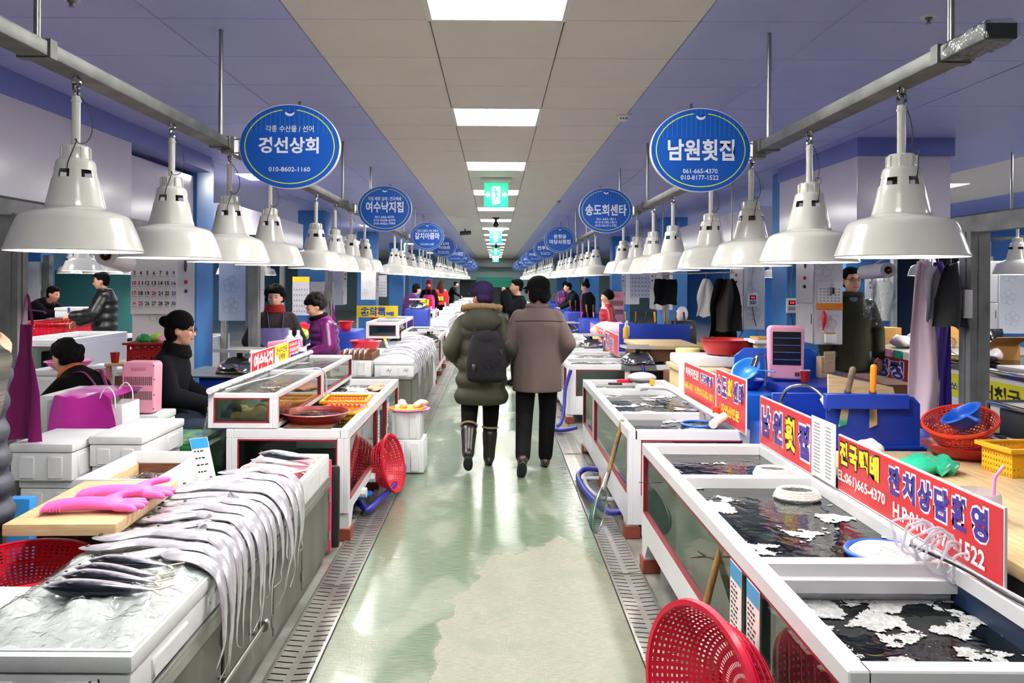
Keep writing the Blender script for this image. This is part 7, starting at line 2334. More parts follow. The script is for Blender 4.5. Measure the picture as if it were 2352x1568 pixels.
# 9 man at the right
person('man in glasses and dark olive parka standing behind the right stalls', (3.42, 7.72, 0), PI - .15, 1.72, vox=.010,
 top=dict(m=mat('dark_olive', (40, 41, 28), .8, spec=.2, bump=(9, .4)), k=1.10, hem=.22, sleeve=.068, collar=mat('olive_collar', (40, 40, 30), .8)), pants=M_JEANG, shoes=('shoe', M_BLKCLOTH), hair='short', glasses='thin', look=(.15, .02), extra=lambda t, J, s, side, fw, hp, Rh: part('shirt_front', MB().ell(J['nck'] + fw[3] * .075 + V((0, 0, -.03)), (.045, .035, .07), 14, 8), M_JEANG, t, smooth=60))
# 10 the two in the neighbouring aisle on the left
person('man in a black puffer handing over a box, left background', (-5.35, 11.0, 0), PI / 2 + .25, 1.66, vox=.012,
 pose=dict(el=(-.28, .10, 1.12), er=(.28, .10, 1.12), wl=(-.18, .38, 1.10), wr=(.18, .38, 1.0), head=(0, .05, 1.58)),
 top=dict(m=M_PUFFK, k=1.36, hem=.17, puff=.12, sleeve=.088, collar=M_PUFFK), pants=M_BLKCLOTH, shoes=('shoe', M_BLKCLOTH), hair='short', look=(.1, -.1), curl=.9)
person('seller leaning over the counter with gloved hands, left background', (-7.1, 12.4, 0), -PI / 2 - .25, 1.62, vox=.014,
 pose=dict(pel=(0, -.15, .93), wst=(0, -.06, 1.03), chs=(0, .10, 1.17), nck=(0, .24, 1.28), head=(0, .34, 1.40), sl=(-.185, .18, 1.24), sr=(.185, .18, 1.24), el=(-.24, .40, 1.10), er=(.24, .40, 1.10), wl=(-.10, .62, 1.12), wr=(.10, .62, 1.10)),
 top=dict(m=M_NAVYCLOTH, k=1.26, hem=.15, sleeve=.074), pants=M_BLKCLOTH, shoes=('shoe', M_BLKCLOTH), hair='short', look=(.1, -.2), curl=.3)
t = foam_box('white styrofoam parcel passed between the two, left background', -6.05, -5.65, 11.0, 11.4, 1.04, 1.18, lid=True)
part('purple_tape', MB().box(-5.86, -5.83, 10.995, 11.0, 1.04, 1.18), M_PURPLE, t, world=True, smooth=0)
# 11 sellers far down the hall
M_PLUM = mat('plum_knit', (70, 26, 92), .85)
M_PAPR = mat('pink_apron', (214, 60, 150), .45, bump=(10, .2))
def seller(label, px, py, D, rz, H, **k):
 p = P(px, py, D)
 return person(label, (p.x, D, 0), rz, H, vox=.02, hands=False, **k)
LEAN = dict(chs=(0, .08, 1.26), nck=(0, .15, 1.39), head=(0, .22, 1.52), sl=(-.185, .10, 1.34), sr=(.185, .10, 1.34), el=(-.24, .2, 1.12), er=(.24, .2, 1.12), wl=(-.12, .42, 1.0), wr=(.12, .42, 1.0))
seller('seller in plum sweater and magenta apron leaning over, far left', 938, 700, 18.0, -PI / 2 + .5, 1.54, pose=LEAN, top=dict(m=M_PLUM, k=1.25, hem=.15, sleeve=.074), pants=M_BLKCLOTH, shoes=('shoe', M_BLKCLOTH), hair=None, hat=('beanie', M_BLKCLOTH), apron=(M_MAG, .8, .4))
seller('seller with red hat and pink apron facing us, far left', 985, 700, 23.4, PI, 1.58, top=dict(m=M_BLKCLOTH, k=1.22, hem=.15, sleeve=.07), pants=M_BLKCLOTH, shoes=('shoe', M_BLKCLOTH), hair=None, hat=('hood', M_REDKNIT), scarf=M_REDKNIT, apron=(M_PAPR, .95, .4))
seller('seller with long brown hair and red vest, far left', 1012, 700, 26.5, .3, 1.56, top=dict(m=mat('red_vest', (206, 30, 40), .4), k=1.25, hem=.1, sleeve=.07), pants=M_BLKCLOTH, shoes=('shoe', M_BLKCLOTH), hair='long', hair_m=M_HAIRB)
seller('seller in dark top bending, farthest on the left', 1036, 690, 33, -PI / 2, 1.6, pose=LEAN, top=dict(m=M_NAVYCLOTH, k=1.2, hem=.15), pants=M_BLKCLOTH, shoes=('shoe', M_BLKCLOTH), hair='short')
seller('seller in black hood and pink apron working, far right', 1297, 700, 22.9, PI + .2, 1.56, pose=dict(head=(0, .08, 1.57), wl=(-.12, .3, 1.0), wr=(.12, .3, 1.0)), look=(0, -.35), top=dict(m=M_PLUM, k=1.25, hem=.15, sleeve=.074), pants=M_BLKCLOTH, shoes=('shoe', M_BLKCLOTH), hair=None, hat=('hood', M_BLKCLOTH), apron=(M_PAPR, .9, .4))
seller('customer in dark jacket leaning left, far right', 1322, 700, 19.8, PI / 2 + .2, 1.6, pose=LEAN, top=dict(m=M_NAVYCLOTH, k=1.25, hem=.2, sleeve=.074), pants=M_BLKCLOTH, shoes=('shoe', M_BLKCLOTH), hair='short')
seller('seller in black jacket with hair bun and magenta apron, far right', 1352, 700, 16.9, PI / 2 - .3, 1.58, pose=dict(head=(0, .08, 1.57), nck=(0, .04, 1.43)), look=(0, -.2), top=dict(m=M_BLKCLOTH, k=1.28, hem=.12, sleeve=.078, collar=M_LAV), pants=M_BLKCLOTH, shoes=('shoe', M_BLKCLOTH), hair='bun', apron=(M_MAG, .5, .4))
seller('woman in red quilted jacket seated behind, far right', 1395, 700, 13.2, PI / 2, 1.42, top=dict(m=mat('red_puffer', (150, 24, 40), .4), k=1.25, hem=.15, puff=.1, sleeve=.074), pants=M_BLKCLOTH, shoes=('shoe', M_BLKCLOTH), hair='perm')
# ================================================================ cabinets, calendars and things hung up
M_LOCK = mat('locker_silver', (190, 190, 194), .4, .3, var=(5, .4, (170, 170, 176)))
M_LOCKW = mat('locker_white', (226, 226, 228), .4)
def flower(mb, X, Y, O, r, seed):
 rr = random.Random(seed)
 for k in range(5):
  a = 2 * PI * k / 5 + rr.uniform(0, .3)
  pts = []
  for i in range(13):
   b = 2 * PI * i / 12
   q = V((math.cos(a), math.sin(a), 0)) * r * .55 + V((math.cos(b), math.sin(b), 0)) * r * .45
   pts.append(O + X * q.x + Y * q.y)
  mb.tube(pts, .0012, 4)
def locker(label, x0, x1, y0, y1, z0, z1, aisle):
 """tall wall locker; aisle=+1: its door side faces +x"""
 t = thing('wall_locker', label, 'locker', ((x0 + x1) / 2, (y0 + y1) / 2, z0), group='wall lockers')
 part('carcass', MB().box(x0, x1, y0, y1, z0, z1), M_LOCKW, t, world=True, bevel=.004, seg=1)
 xf = x1 if aisle > 0 else x0
 zm = z0 + (z1 - z0) * .42
 for a, b in ((z0 + .006, zm - .004), (zm + .004, z1 - .006)):
  q0, q1 = sorted((xf, xf + aisle * .014))
  d = part('door', MB().box(q0, q1, y0 + .006, y1 - .006, a, b), M_LOCK, t, world=True, bevel=.004, seg=1)
 zc = zm + (z1 - zm) * .55
 ym = y0 + (y1 - y0) * .45
 part('oval_handle', MB().ell((xf + aisle * .016, ym, zc + .10), (.008, .03, .055), 16, 10), M_BLACK, t, world=True, smooth=60)
 part('red_button', MB().cyl((xf + aisle * .01, ym, zc - .04), (xf + aisle * .03, ym, zc - .04), .016), M_RED, t, world=True)
 part('black_knob', MB().cyl((xf + aisle * .01, ym, zc - .12), (xf + aisle * .03, ym, zc - .12), .015), M_BLACK, t, world=True)
 part('pull_slot', MB().box(min(xf, xf + aisle * .018), max(xf, xf + aisle * .018), y0 + .03, y0 + .04, z0 + (zm - z0) * .5, z0 + (zm - z0) * .75), M_BLACK, t, world=True, smooth=0)
 fl = MB()
 rr = random.Random(int(y0 * 10))
 for k in range(3):
  flower(fl, V((1, 0, 0)), V((0, 0, 1)), V((x0 + (x1 - x0) * rr.uniform(.3, .7), y0 - .001, z0 + (z1 - z0) * (.2 + .3 * k))), min(.09, (x1 - x0) * .4), k)
 part('flower_print', fl, M_INKG, t, world=True, kind='stuff')
 return t
LA = locker('silver wall locker carrying the calendar behind the seated woman', -3.05, -2.69, 6.74, 7.15, .68, 1.92, 1)
locker('silver wall locker behind the two talking women', -3.0, -2.63, 8.7, 9.1, 1.13, 1.92, 1)
locker('silver wall locker beside the third left column', -2.95, -2.63, 13.75, 14.15, 1.15, 1.92, 1)
locker('silver wall locker at the far left stalls', -2.95, -2.63, 17.6, 18.0, 1.15, 1.92, 1)
RA = locker('silver wall locker with red pepper ornament, right', 2.85, 3.10, 7.16, 7.58, 1.03, 1.89, -1)
locker('silver wall locker behind the hanging coats, right', 2.86, 3.1, 9.23, 9.75, 1.04, 1.94, -1)
locker('silver wall locker beside the black cash machine, right', 2.76, 3.05, 13.8, 14.3, 1.1, 1.94, -1)
locker('silver wall locker by the pink heater, far right', 2.76, 3.05, 17.0, 17.5, 1.1, 1.94, -1)
locker('silver wall locker behind the leaning seller, left background', -8.75, -8.3, 14.6, 15.0, 1.12, 1.88, 1)
locker('silver wall locker behind the man with the parcel, left background', -8.75, -8.3, 17.0, 17.5, 1.12, 1.88, 1)
solo('locker_stand', MB().box(-3.04, -2.7, 6.76, 7.14, 0, .679), M_INOX, 'steel base under the calendar locker', 'stand', smooth=0)
# the big calendar
t = thing('wall_calendar', 'large month calendar on the locker at the left', 'calendar', (-2.86, 6.725, 1.285))
part('sheet', MB().box(-.195, .195, -.004, 0, 0, .62), M_PAPER, t, smooth=0)
Xc, Yc = V((1, 0, 0)), V((0, 0, 1))
cols = [-.165 + .055 * i for i in range(7)]
for r, row in enumerate((('3', '4', '5', '6', '7', '8', '9'), ('10', '11', '12', '13', '14', '15', '16'), ('17', '18', '19', '20', '21', '22', '23'), ('24', '25', '26', '27', '28', '29', '30'))):
 z = .345 - .085 * r
 for c_, n_ in enumerate(row):
  red = c_ == 0 or n_ in ('20', '25')
  small = n_ == '24'
  text(n_, (.019 if len(n_) == 1 else .036) * (.6 if small else 1), .034 * (.6 if small else 1), Xc, Yc, V((cols[c_], -.0045, z)), M_INKR if red else (M_INKB if c_ == 6 else M_INKK), t, bold=.03, world=False)
 pr = MB()
 for c_ in range(7):
  pr.box(cols[c_] - .02, cols[c_] + .018, -.0047, -.0044, z - .03, z - .026)
 pr.box(-.19, .19, -.0047, -.0044, z - .045, z - .044)
 part('grid_print', pr, M_INKG, t, smooth=0, kind='stuff')
def paper(label, c, w, h, nrm_x=False, name='wall_calendar', m=M_PAPERP, band=None):
 t = thing(name, label, 'paper', c)
 if nrm_x:
  part('sheet', MB().box(-.002, .002, -w/2, w/2, 0, h), m, t, smooth=0)
 else:
  part('sheet', MB().box(-w/2, w/2, -.002, .002, 0, h), m, t, smooth=0)
  n = 5
  g = MB()
  for i in range(n):
   for j in range(6):
    g.box(-w * .42 + j * w * .15, -w * .42 + j * w * .15 + w * .07, -.003, -.0022, h * (.08 + .14 * i), h * (.08 + .14 * i) + h * .05)
  part('date_print', g, M_INKG, t, smooth=0, kind='stuff')
 if band: part('heading_band', MB().box(-w/2, w/2, -.003, -.0022, h * .86, h), band, t, smooth=0)
 return t
paper('calendar on the third left column by the purple aprons', (-2.8, 13.0, 1.05), .4, .5)
paper('yellow headed notice on the second left column', (-2.75, 13.05, 1.2) if False else (-2.52, 10.4, 1.12), .22, .5, band=M_SIGNYEL)
paper('calendar hanging near the seated woman in red, far right', (2.72, 15.0, 1.28), .42, .55)
paper('calendar on the fourth left column', (-2.72, 18.55, 1.2), .42, .5)
paper('orange framed card with keys on the right locker', (2.98, 7.15, 1.40), .22, .19, m=M_PAPER)
solo('orange_card', MB().box(2.865, 3.095, 7.145, 7.153, 1.345, 1.40), M_ORANGE, 'orange card strip under the key card, right locker', 'card', smooth=0)
t = thing('key_bunch', 'bunch of keys hanging on the right locker', 'keys', (2.99, 7.13, 1.47))
part('ring', MB().tube([(.012 * math.cos(a), 0, .09 + .012 * math.sin(a)) for a in [2 * PI * i / 14 for i in range(14)]], .0025, 5, closed=True), M_CHROME, t)
part('key', MB().box(-.018, -.006, -.004, 0, .0, .075), M_CHROME, t, smooth=0)
part('key_fob', MB().box(.004, .022, -.006, .002, .01, .07), M_BLACK, t, bevel=.003)
pep = MB()
pep.tube(smooth_path([(0, 0, .17), (.002, -.01, .12), (-.004, -.012, .06), (-.012, -.01, .0)], 5), [.008 + .014 * math.sin(PI * min(1, (i + 1) / 14)) for i in range(16)], 12)
solo('pepper_ornament', pep, M_RED, 'red pepper ornament hanging on the right locker', 'ornament', loc=(2.92, 7.13, 1.16), smooth=60)
t = thing('wall_pouch', 'cream paper pouch stuck low on the right locker', 'pouch', (2.98, 7.13, 1.05))
part('pouch', MB().box(-.05, .05, -.02, .02, 0, .075), M_PAPER, t, bevel=.004)
part('paper_inside', MB().box(-.04, .04, -.012, .012, .03, .092), M_CARD, t, bevel=.004)
def thermostat(label, c):
 t = thing('thermostat', label, 'controller', c)
 part('housing', MB().box(-.052, .052, -.018, .018, 0, .155), M_LFRAME, t, bevel=.012, seg=3)
 part('display', MB().box(-.034, .034, -.0205, -.017, .085, .13), M_SCREEN, t, smooth=0)
 part('digits', MB().box(-.02, -.008, -.022, -.02, .098, .118).box(-.002, .008, -.022, -.02, .098, .118).box(.014, .022, -.022, -.02, .098, .118), mat('led_red', (255, 40, 50), .4, emit=((255, 30, 40), 2.0)), t, smooth=0, kind='stuff')
 part('keypad', MB().box(-.034, .034, -.02, -.017, .03, .07), M_INKG, t, bevel=.003)
 part('cable', MB().tube(smooth_path([(0, 0, .155), (-.01, .0, .3), (.02, .01, .5)], 4), .004, 6), M_INKG, t)
 part('cable', MB().tube(smooth_path([(0, 0, 0), (.02, .0, -.12), (.05, .01, -.22)], 4), .004, 6), M_RUBBER, t)
thermostat('white temperature controller hanging on the right column', (3.0, 8.13, 1.27))
thermostat('white temperature controller farther along the right', (2.95, 9.209, 1.3))
# ---- film rolls
def film_roll(label, a, b, r):
 a, b = V(a), V(b)
 t = thing('film_roll', label, 'roll', a)
 d = (b - a)
 q = d.to_track_quat('Z', 'Y').to_matrix()
 L = d.length
 part('film', MB().lathe([(r * .55, 0), (r, 0), (r, L), (r * .55, L)], 30, R=q), mat('film_white', (206, 206, 208), .25), t, smooth=40)
 part('core', MB().lathe([(r * .48, -.004), (r * .56, -.004), (r * .56, L + .004), (r * .48, L + .004), (r * .48, -.004)], 24, R=q), M_CARD, t, smooth=40)
 part('core_hole', MB().lathe([(.001, .01), (r * .48, .01)], 20, R=q), M_DARK, t, smooth=0)
 part('axle', MB().cyl(-d.normalized() * .02, d + d.normalized() * .04, .006), M_INOX, t)
 part('bracket', MB().cyl(d + d.normalized() * .04, V((2.84 if a.x > 0 else -2.73, a.y + .1, 1.95)) - a, .006), M_INOX, t)
film_roll('big roll of plastic film under the second left lamp', P(243, 586, 4.4), P(290, 604, 4.85), .058)
film_roll('roll of plastic film hanging behind the right lamps', P(2040, 620, 5.1), P(1985, 625, 5.5), .048)
def cloth(label, top, w, h, m, name='hanging_bag', gather=.3, cat='bag', fold=.02, dx=(1, 0, 0), seed=0):
 t = thing(name, label, cat, (top[0], top[1], top[2] - h))
 X = V(dx).normalized()
 Nn = X.cross(V((0, 0, 1)))
 def f(u, v):
  k = gather + (1 - gather) * min(1, v * 1.8) ** .7
  return X * ((u - .5) * w * k + .03 * noise.noise(V((u * 2, v * 2, seed)))) + Nn * (fold * math.sin(u * 9 + seed + v * 2) + .03 * math.sin(PI * u)) + V((0, 0, h * (1 - v) + .02 * noise.noise(V((u * 4, v * 3, seed + 5)))))
 part('sheet', MB().grid(18, 22, f), m, t, smooth=60, thick=.003)
 part('hook', MB().tube(smooth_path([(0, 0, h - .01), (.0, 0, h + .05), (.012, 0, h + .07), (.02, 0, h + .055)], 3), .003, 5), M_INOX, t)
 return t
rl = thing('hanging_rail', 'thin steel rail carrying the hanging coats, right', 'rail', (2.48, 10.1, 1.69))
part('rail', MB().cyl((2.58, 8.7, 1.69), (2.38, 11.5, 1.69), .008), M_INOX, rl, world=True)
for q_ in ((2.575, 8.75), (2.385, 11.45)):
 part('drop_rod', MB().cyl((q_[0], q_[1], 1.69), (q_[0], q_[1], ZC), .006), M_INOX, rl, world=True)
cloth('white cloth hanging behind the right stalls', (2.52, 9.6, 1.62), .24, .45, M_PAPER, 'hanging_cloth', .3, 'cloth')
cloth('black bag hanging in clear plastic behind the right stalls', (2.395, 11.3, 1.62), .34, .36, M_BLKCLOTH, gather=.9)
cloth('long dark coat hanging behind the right stalls', (2.565, 9.02, 1.62), .34, .66, M_BLKCLOTH, 'hanging_coat', .5, 'coat', .05)
cloth('second dark coat with orange lining hanging on the right', (2.575, 8.84, 1.62), .26, .58, mat('dark_brown_cloth', (30, 22, 20), .8), 'hanging_coat', .4, 'coat', .05, seed=3)
cloth('clear plastic bags hanging below the right film roll', (2.52, 5.2, 1.60), .17, .30, M_CLEAR, gather=.6, seed=2)
cloth('small clear plastic bag hanging beside the olive parka', (2.56, 5.46, 1.60), .10, .26, M_CLEAR, gather=.4, seed=4)
cloth('long pale pink apron hanging by the right steel post', P(2122, 600, 4.85), .17, .95, mat('pale_pink_vinyl', (226, 200, 206), .45, bump=(10, .2)), 'apron', .5, 'apron', .025, (1, -.2, 0), 1)
cloth('purple apron hanging by the right steel post', P(2156, 602, 4.9), .15, .98, M_PURPLE, 'apron', .4, 'apron', .03, (1, -.3, 0), 2)
cloth('grey white plastic sheet folded over the hanging aprons', P(2140, 612, 4.75), .16, .32, mat('grey_vinyl', (200, 200, 206), .35), 'hanging_sheet', .25, 'sheet', .02, (1, .5, 0), 6)
cloth('black plastic bag hanging on the right steel post', P(2185, 605, 4.66), .2, .37, M_RUBBER, gather=.35, seed=8, fold=.03)
solo('switch_box', MB().box(2.72, 2.768, 4.65, 4.70, 1.38, 1.545), M_LFRAME, 'small white switch box on the right steel post', 'switch', bevel=.006)
for i, (x, y, z) in enumerate(((2.83, 4.56, .70), (2.79, 4.58, .735), (2.87, 4.56, .735))):
 solo('wood_wedge', MB().box(x - .06, x + .06, y - .03, y + .03, z, z + .034), M_WOOD if i else M_WOODD, '%s wooden wedge at the foot of the right steel post' % ORD[i], 'block', bevel=.004)
solo('wedge_stand', MB().box(2.70, 2.98, 4.48, 4.615, 0, .699), M_STEELD, 'grey pedestal under the wooden wedges', 'stand', smooth=0)
# ================================================================ right background: dried goods stall
t = thing('chest_display', 'white display freezer with yellow sign, right background', 'freezer', (4.1, 6.1, 0))
part('body', MB().box(3.70, 4.5, 5.2, 6.9, .05, .90), M_WHITE, t, world=True, bevel=.01)
part('steel_edge', MB().box(3.67, 4.53, 5.17, 6.93, .90, .95), M_CHROME, t, world=True, bevel=.006)
part('sliding_lid', MB().box(3.75, 4.45, 5.2, 6.0, .95, .975), M_WHITE, t, world=True, bevel=.006)
part('sliding_lid', MB().box(3.75, 4.45, 6.02, 6.85, .951, .965), M_GLASS, t, world=True, smooth=0)
sg = part('yellow_sign', MB().box(3.685, 3.699, 5.25, 6.75, .68, .86), mat('lime_yellow', (226, 222, 40), .4), t, world=True, smooth=0)
for s_, ya, yb, z0, z1, m in (("'톡'", 6.70, 6.52, .74, .82, M_INKB), ('쏘는', 6.49, 6.28, .73, .79, M_INKB), ('홍어천국', 6.22, 5.62, .71, .83, M_INKK), ('H.010-', 5.58, 5.3, .77, .82, M_INKR)):
 text(s_, ya - yb, z1 - z0, (0, -1, 0), (0, 0, 1), (3.684, (ya + yb) / 2, (z0 + z1) / 2), m, t, bold=.03)
t = thing('goods_table', 'table of dried goods with red banner, right background', 'table', (4.1, 7.9, 0))
part('table_top', MB().box(3.70, 5.2, 7.0, 9.0, .93, .96), M_INOX, t, world=True, smooth=0)
part('banner', MB().box(3.685, 3.695, 7.02, 8.9, .30, .90), mat('banner_red', (150, 30, 32), .5), t, world=True, smooth=0)
part('carcass', MB().box(3.72, 5.1, 7.1, 8.95, 0, .93), M_STEELD, t, world=True, smooth=0)
for k in range(5):
 part('price_tag', MB().box(3.68, 3.69, 7.1 + .17 * k, 7.24 + .17 * k, .895, .965), [M_PAPER, M_TEAL, M_PINK][k % 3], t, world=True, smooth=0)
for s_, m, o, z0, z1 in (('청정', M_INKP, M_INKW, .70, .87), ('가장', mat('lime_print', (206, 220, 60), .4), None, .48, .64)):
 if o: text(s_, .56, z1 - z0 + .01, (0, -1, 0), (0, 0, 1), (3.6845, 7.5, (z0 + z1) / 2), o, t, bold=.09, lift=.0002)
 text(s_, .53, z1 - z0, (0, -1, 0), (0, 0, 1), (3.6845, 7.5, (z0 + z1) / 2), m, t, bold=.04, lift=.001)
def carton(label, c, w, l, h, rz=0, m=M_CARD, open_=False):
 t = thing('cardboard_box', label, 'box', c, rz)
 part('carton', MB().box(-w/2, w/2, -l/2, l/2, 0, h), m, t, smooth=0)
 if open_:
  part('flap', MB().prism([(-w/2, 0), (w/2, 0), (w/2, l * .4), (-w/2, l * .4)], (1, 0, 0), V((0, -.5, .3)).normalized(), (0, -l/2, h), .004), m, t, smooth=0)
 part('tape', MB().box(-.02, .02, -l/2 - .001, l/2 + .001, h, h + .001), M_WOOD, t, smooth=0)
 return t
carton('brown carton with open flap on the display freezer', (4.05, 6.55, .967), .3, .26, .14, .2, open_=True)
carton('long brown carton beside the brown jar', (4.22, 5.95, .976), .2, .3, .17, -.1)
carton('brown carton on the dried goods table', (4.0, 8.4, .961), .34, .3, .16, .3)
carton('flat brown carton on the dried goods table', (4.5, 8.1, .961), .3, .25, .22, -.2)
def jar(label, c, m):
 t = thing('jar', label, 'jar', c)
 part('jar_body', MB().lathe([(.001, 0), (.05, 0), (.052, .01), (.052, .10), (.04, .115), (.001, .115)], 26), m, t, smooth=50)
 part('lid', MB().lathe([(.001, .115), (.046, .115), (.046, .14), (.001, .14)], 26), M_BOWL, t, smooth=40)
jar('brown glass jar on the display freezer', (3.86, 5.62, .976), mat('brown_jar', (62, 34, 20), .15))
jar('jar of pink salted shrimp at the right edge', (3.84, 5.4, .976), mat('shrimp_pink', (228, 176, 156), .4, var=(60, .7, (206, 130, 110))))
jar('second jar of pink salted shrimp at the right edge', (3.97, 5.38, .976), mat('shrimp_pink'))
def packet(label, c, w, h, m, lab_m=None, txt=None, rz=0.0, lean=.2):
 t = thing('food_packet', label, 'packet', c, rz, group='dried seaweed packets')
 g = MB()
 rings = []
 for i in range(7):
  u = i / 6
  d = .035 * math.sin(PI * min(.98, max(.06, u))) ** .6
  ww = w * (.5 + .04 * math.sin(PI * u))
  rings.append([V((math.cos(a) * ww, math.sin(a) * d + lean * u * h, u * h)) for a in [2 * PI * j / 18 for j in range(18)]])
 g.loft(rings)
 for v in g.v: v += V((.008, .012, 0)) * noise.noise(v * 30)
 part('film', g, m, t, smooth=60)
 if lab_m:
  part('label_print', MB().prism([(-w * .22, .05), (w * .22, .05), (w * .22, h * .85), (-w * .22, h * .85)], (1, 0, 0), V((0, lean, 1)).normalized(), (0, -.047, 0), .002), lab_m, t, smooth=0)
  if txt:
   text(txt, w * .14, h * .4, (1, 0, 0), V((0, lean, 1)).normalized(), V((0, -.0492, 0)) + V((0, lean, 1)) * h * .42, M_INKK, t, bold=.02, world=False)
 return t
M_FILMK = mat('dark_glossy_film', (26, 32, 36), .12, bump=(20, .6))
packet('big dried seaweed packet with white label on the freezer', (4.12, 5.7, .98), .2, .32, M_FILMK, M_PAPER, '미\n역', -.1)
for i, (x, y, w, h) in enumerate(((4.4, 6.4, .2, .26), (4.5, 5.9, .2, .28), (4.35, 5.5, .2, .25), (4.55, 5.6, .22, .3), (4.6, 6.2, .2, .3), (4.25, 6.75, .18, .22))):
 packet('%s dark seaweed packet in the heap on the freezer' % ORD[i], (x, y, .98), w, h, M_FILMK, M_PAPER if i % 3 == 1 else None, None, .4 * (i % 3 - 1))
M_FILMW = mat('milky_film', (232, 226, 228), .2, bump=(18, .7), var=(10, .6, (210, 170, 180)))
for i, (x, y, z, r) in enumerate(((3.95, 6.75, .97, .12), (3.9, 6.35, .97, .11), (4.0, 7.3, .965, .14), (4.2, 7.6, .965, .16), (3.95, 7.75, .965, .13), (4.3, 8.1, .965, .15), (4.0, 8.8, .965, .14), (4.5, 7.3, .965, .16))):
 g = MB().ell((0, 0, r * .4), (r, r * .8, r * .42), 18, 10)
 for v in g.v: v += V((.02, .02, .03)) * noise.noise(v * 16 + V((i, i, i)))
 solo('goods_bag', g, M_FILMW if i % 3 else M_CLEAR, '%s milky plastic bag of dried goods, right background' % ORD[i], 'bag', 'bags of dried goods', loc=(x, y, z), smooth=60)
solo('black_sack', MB().ell((0, 0, .16), (.2, .18, .2), 18, 12), M_FILMK, 'black rubbish sack below the red banner', 'sack', loc=(3.3, 6.3, 0), smooth=60)
solo('wooden_crate', MB().box(-.11, .11, -.1, .1, 0, .62), M_WOODD, 'rough brown wooden post block below the purple apron', 'block', loc=(3.0, 5.3, 0), bevel=.008)
w = struct('window_1', MB().box(6.0, 7.0, 12.0, 12.06, 0, 2.3), mat('dark_window', (18, 20, 24), .12), smooth=0)
part('window_frame', MB().box(5.94, 6.0, 11.98, 12.08, 0, 2.36).box(7.0, 7.06, 11.98, 12.08, 0, 2.36).box(5.94, 7.06, 11.98, 12.08, 2.3, 2.36).box(6.47, 6.53, 11.98, 12.08, 0, 2.3), M_STEELD, w, smooth=0)
for k in range(3):
 column('column', 6.2, 6.65, 8.2 + 6 * k, k, 'far right')
 column('column', -9.0, -8.5, 9.0 + 6 * k, k, 'far left')
# goods and gear behind the right stalls
t = thing('cash_machine', 'black card and cash machine behind the right stalls', 'machine', P(1572, 800, 11.75))
part('housing', MB().prism([(0, 0), (.34, 0), (.34, .40), (.06, .40), (0, .2)], (0, 1, 0), (0, 0, 1), (-.18, 0, 0), .36), M_BLACK, t, bevel=.012)
part('name_plate', MB().box(-.02, .12, .02, .035, .29, .33), M_INKG, t, smooth=0)
part('red_tray', MB().box(-.09, .09, -.03, .08, .04, .08), M_RED, t, bevel=.006)
solo('machine_stand', MB().box(P(1572, 800, 11.75).x - .25, P(1572, 800, 11.75).x + .3, 11.7, 12.3, 0, P(1572, 800, 11.75).z - .001), M_STEELD, 'steel stand under the black cash machine', 'stand', smooth=0)
solo('white_bag', MB().ell((0, 0, .09), (.09, .07, .12), 16, 10), M_FILMW, 'white plastic bag on the black cash machine', 'bag', loc=(P(1572, 735, 11.8).x, 11.95, P(1572, 800, 11.75).z + .40), smooth=60)
for i, (x, y, z, w_, h) in enumerate(((2.66, 9.6, .0, .4, .85), (2.7, 8.95, 0, .45, .95), (2.4, 12.6, 0, .5, .8))):
 carton('%s stacked carton behind the right stalls' % ORD[i], (x, y, z), w_, .4, h, .1 * i, M_CARD if i != 1 else mat('dull_carton', (150, 132, 92), .7))
heater('pink electric heater far along the right stalls', (2.05, 14.0, .87), .4, False, 1.6)
solo('heater_table', MB().box(1.7, 2.4, 13.7, 14.4, .0, .868), M_BLUE, 'blue bench under the far pink heater', 'bench', bevel=.01)
pv = MB().ell((0, 0, .1), (.3, .16, .12), 20, 12)
for v in pv.v: v += V((.03, .03, .04)) * noise.noise(v * 12)
solo('pink_bag', pv, mat('pale_pink_film', (236, 190, 220), .3), 'pale pink plastic bag behind the pink and yellow board', 'bag', loc=(1.72, 12.0, .75), smooth=60)
solo('bag_table', MB().box(1.52, 2.1, 11.4, 12.6, 0, .749), M_WOODY, 'wooden counter under the pale pink bag', 'table', bevel=.006)
for i in range(4):
 bottle('%s plastic bottle on the right counters' % ORD[i], (1.66 + .1 * i, 10.2 + .5 * (i % 2), .86) if i < 2 else (1.7 + .1 * i, 11.5, .75), .035, .2, [mat('oil_yellow', (206, 160, 50), .2), M_WHITE, M_TEAL, M_CREAM][i])
# ================================================================ left background
tank('white fish tank under the far red board, left background', -6.75, -6.05, 10.6, 13.6, .17, .66, -1, panes=[(10.7, 12.0), (12.1, 13.5)], end_panes=[(-6.65, -6.15)], zglass=(.25, .6), froths=((.3, 91),))
t = board_sign('red sign board with white letters, left background', -6.78, 11.35, 13.0, .68, .96, M_SIGNRED, 1)
for k, (ch, m) in enumerate((('공', M_INKW), ('주', M_INKW), ('횟', M_INKY), ('집', M_INKW))):
 ya = 11.4 + .25 * k
 sign_text(t, ch, ya, ya + .2, .74, .91, -6.78, 1, m, .05)
sign_text(t, '전국택배\n010-222-1234', 12.42, 12.95, .72, .92, -6.78, 1, M_INKY, .03)
t = board_sign('red sign board with yellow letter at the left edge background', -6.74, 10.35, 11.2, .66, .98, M_SIGNRED, 1)
sign_text(t, '주', 10.4, 10.7, .72, .93, -6.74, 1, M_INKW, .05)
sign_text(t, '횟', 10.74, 11.0, .70, .94, -6.74, 1, M_INKY, .05)
solo('plastic_screen', MB().box(-6.95, -6.90, 10.3, 11.3, .6, 1.12), M_BLUE, 'blue plastic panel above the red board, left background', 'panel', bevel=.01)
crate('red plastic crate in front of the leaning seller, left background', (-6.45, 12.1, .70), .5, 1.1, .22, M_RED, 0.0)
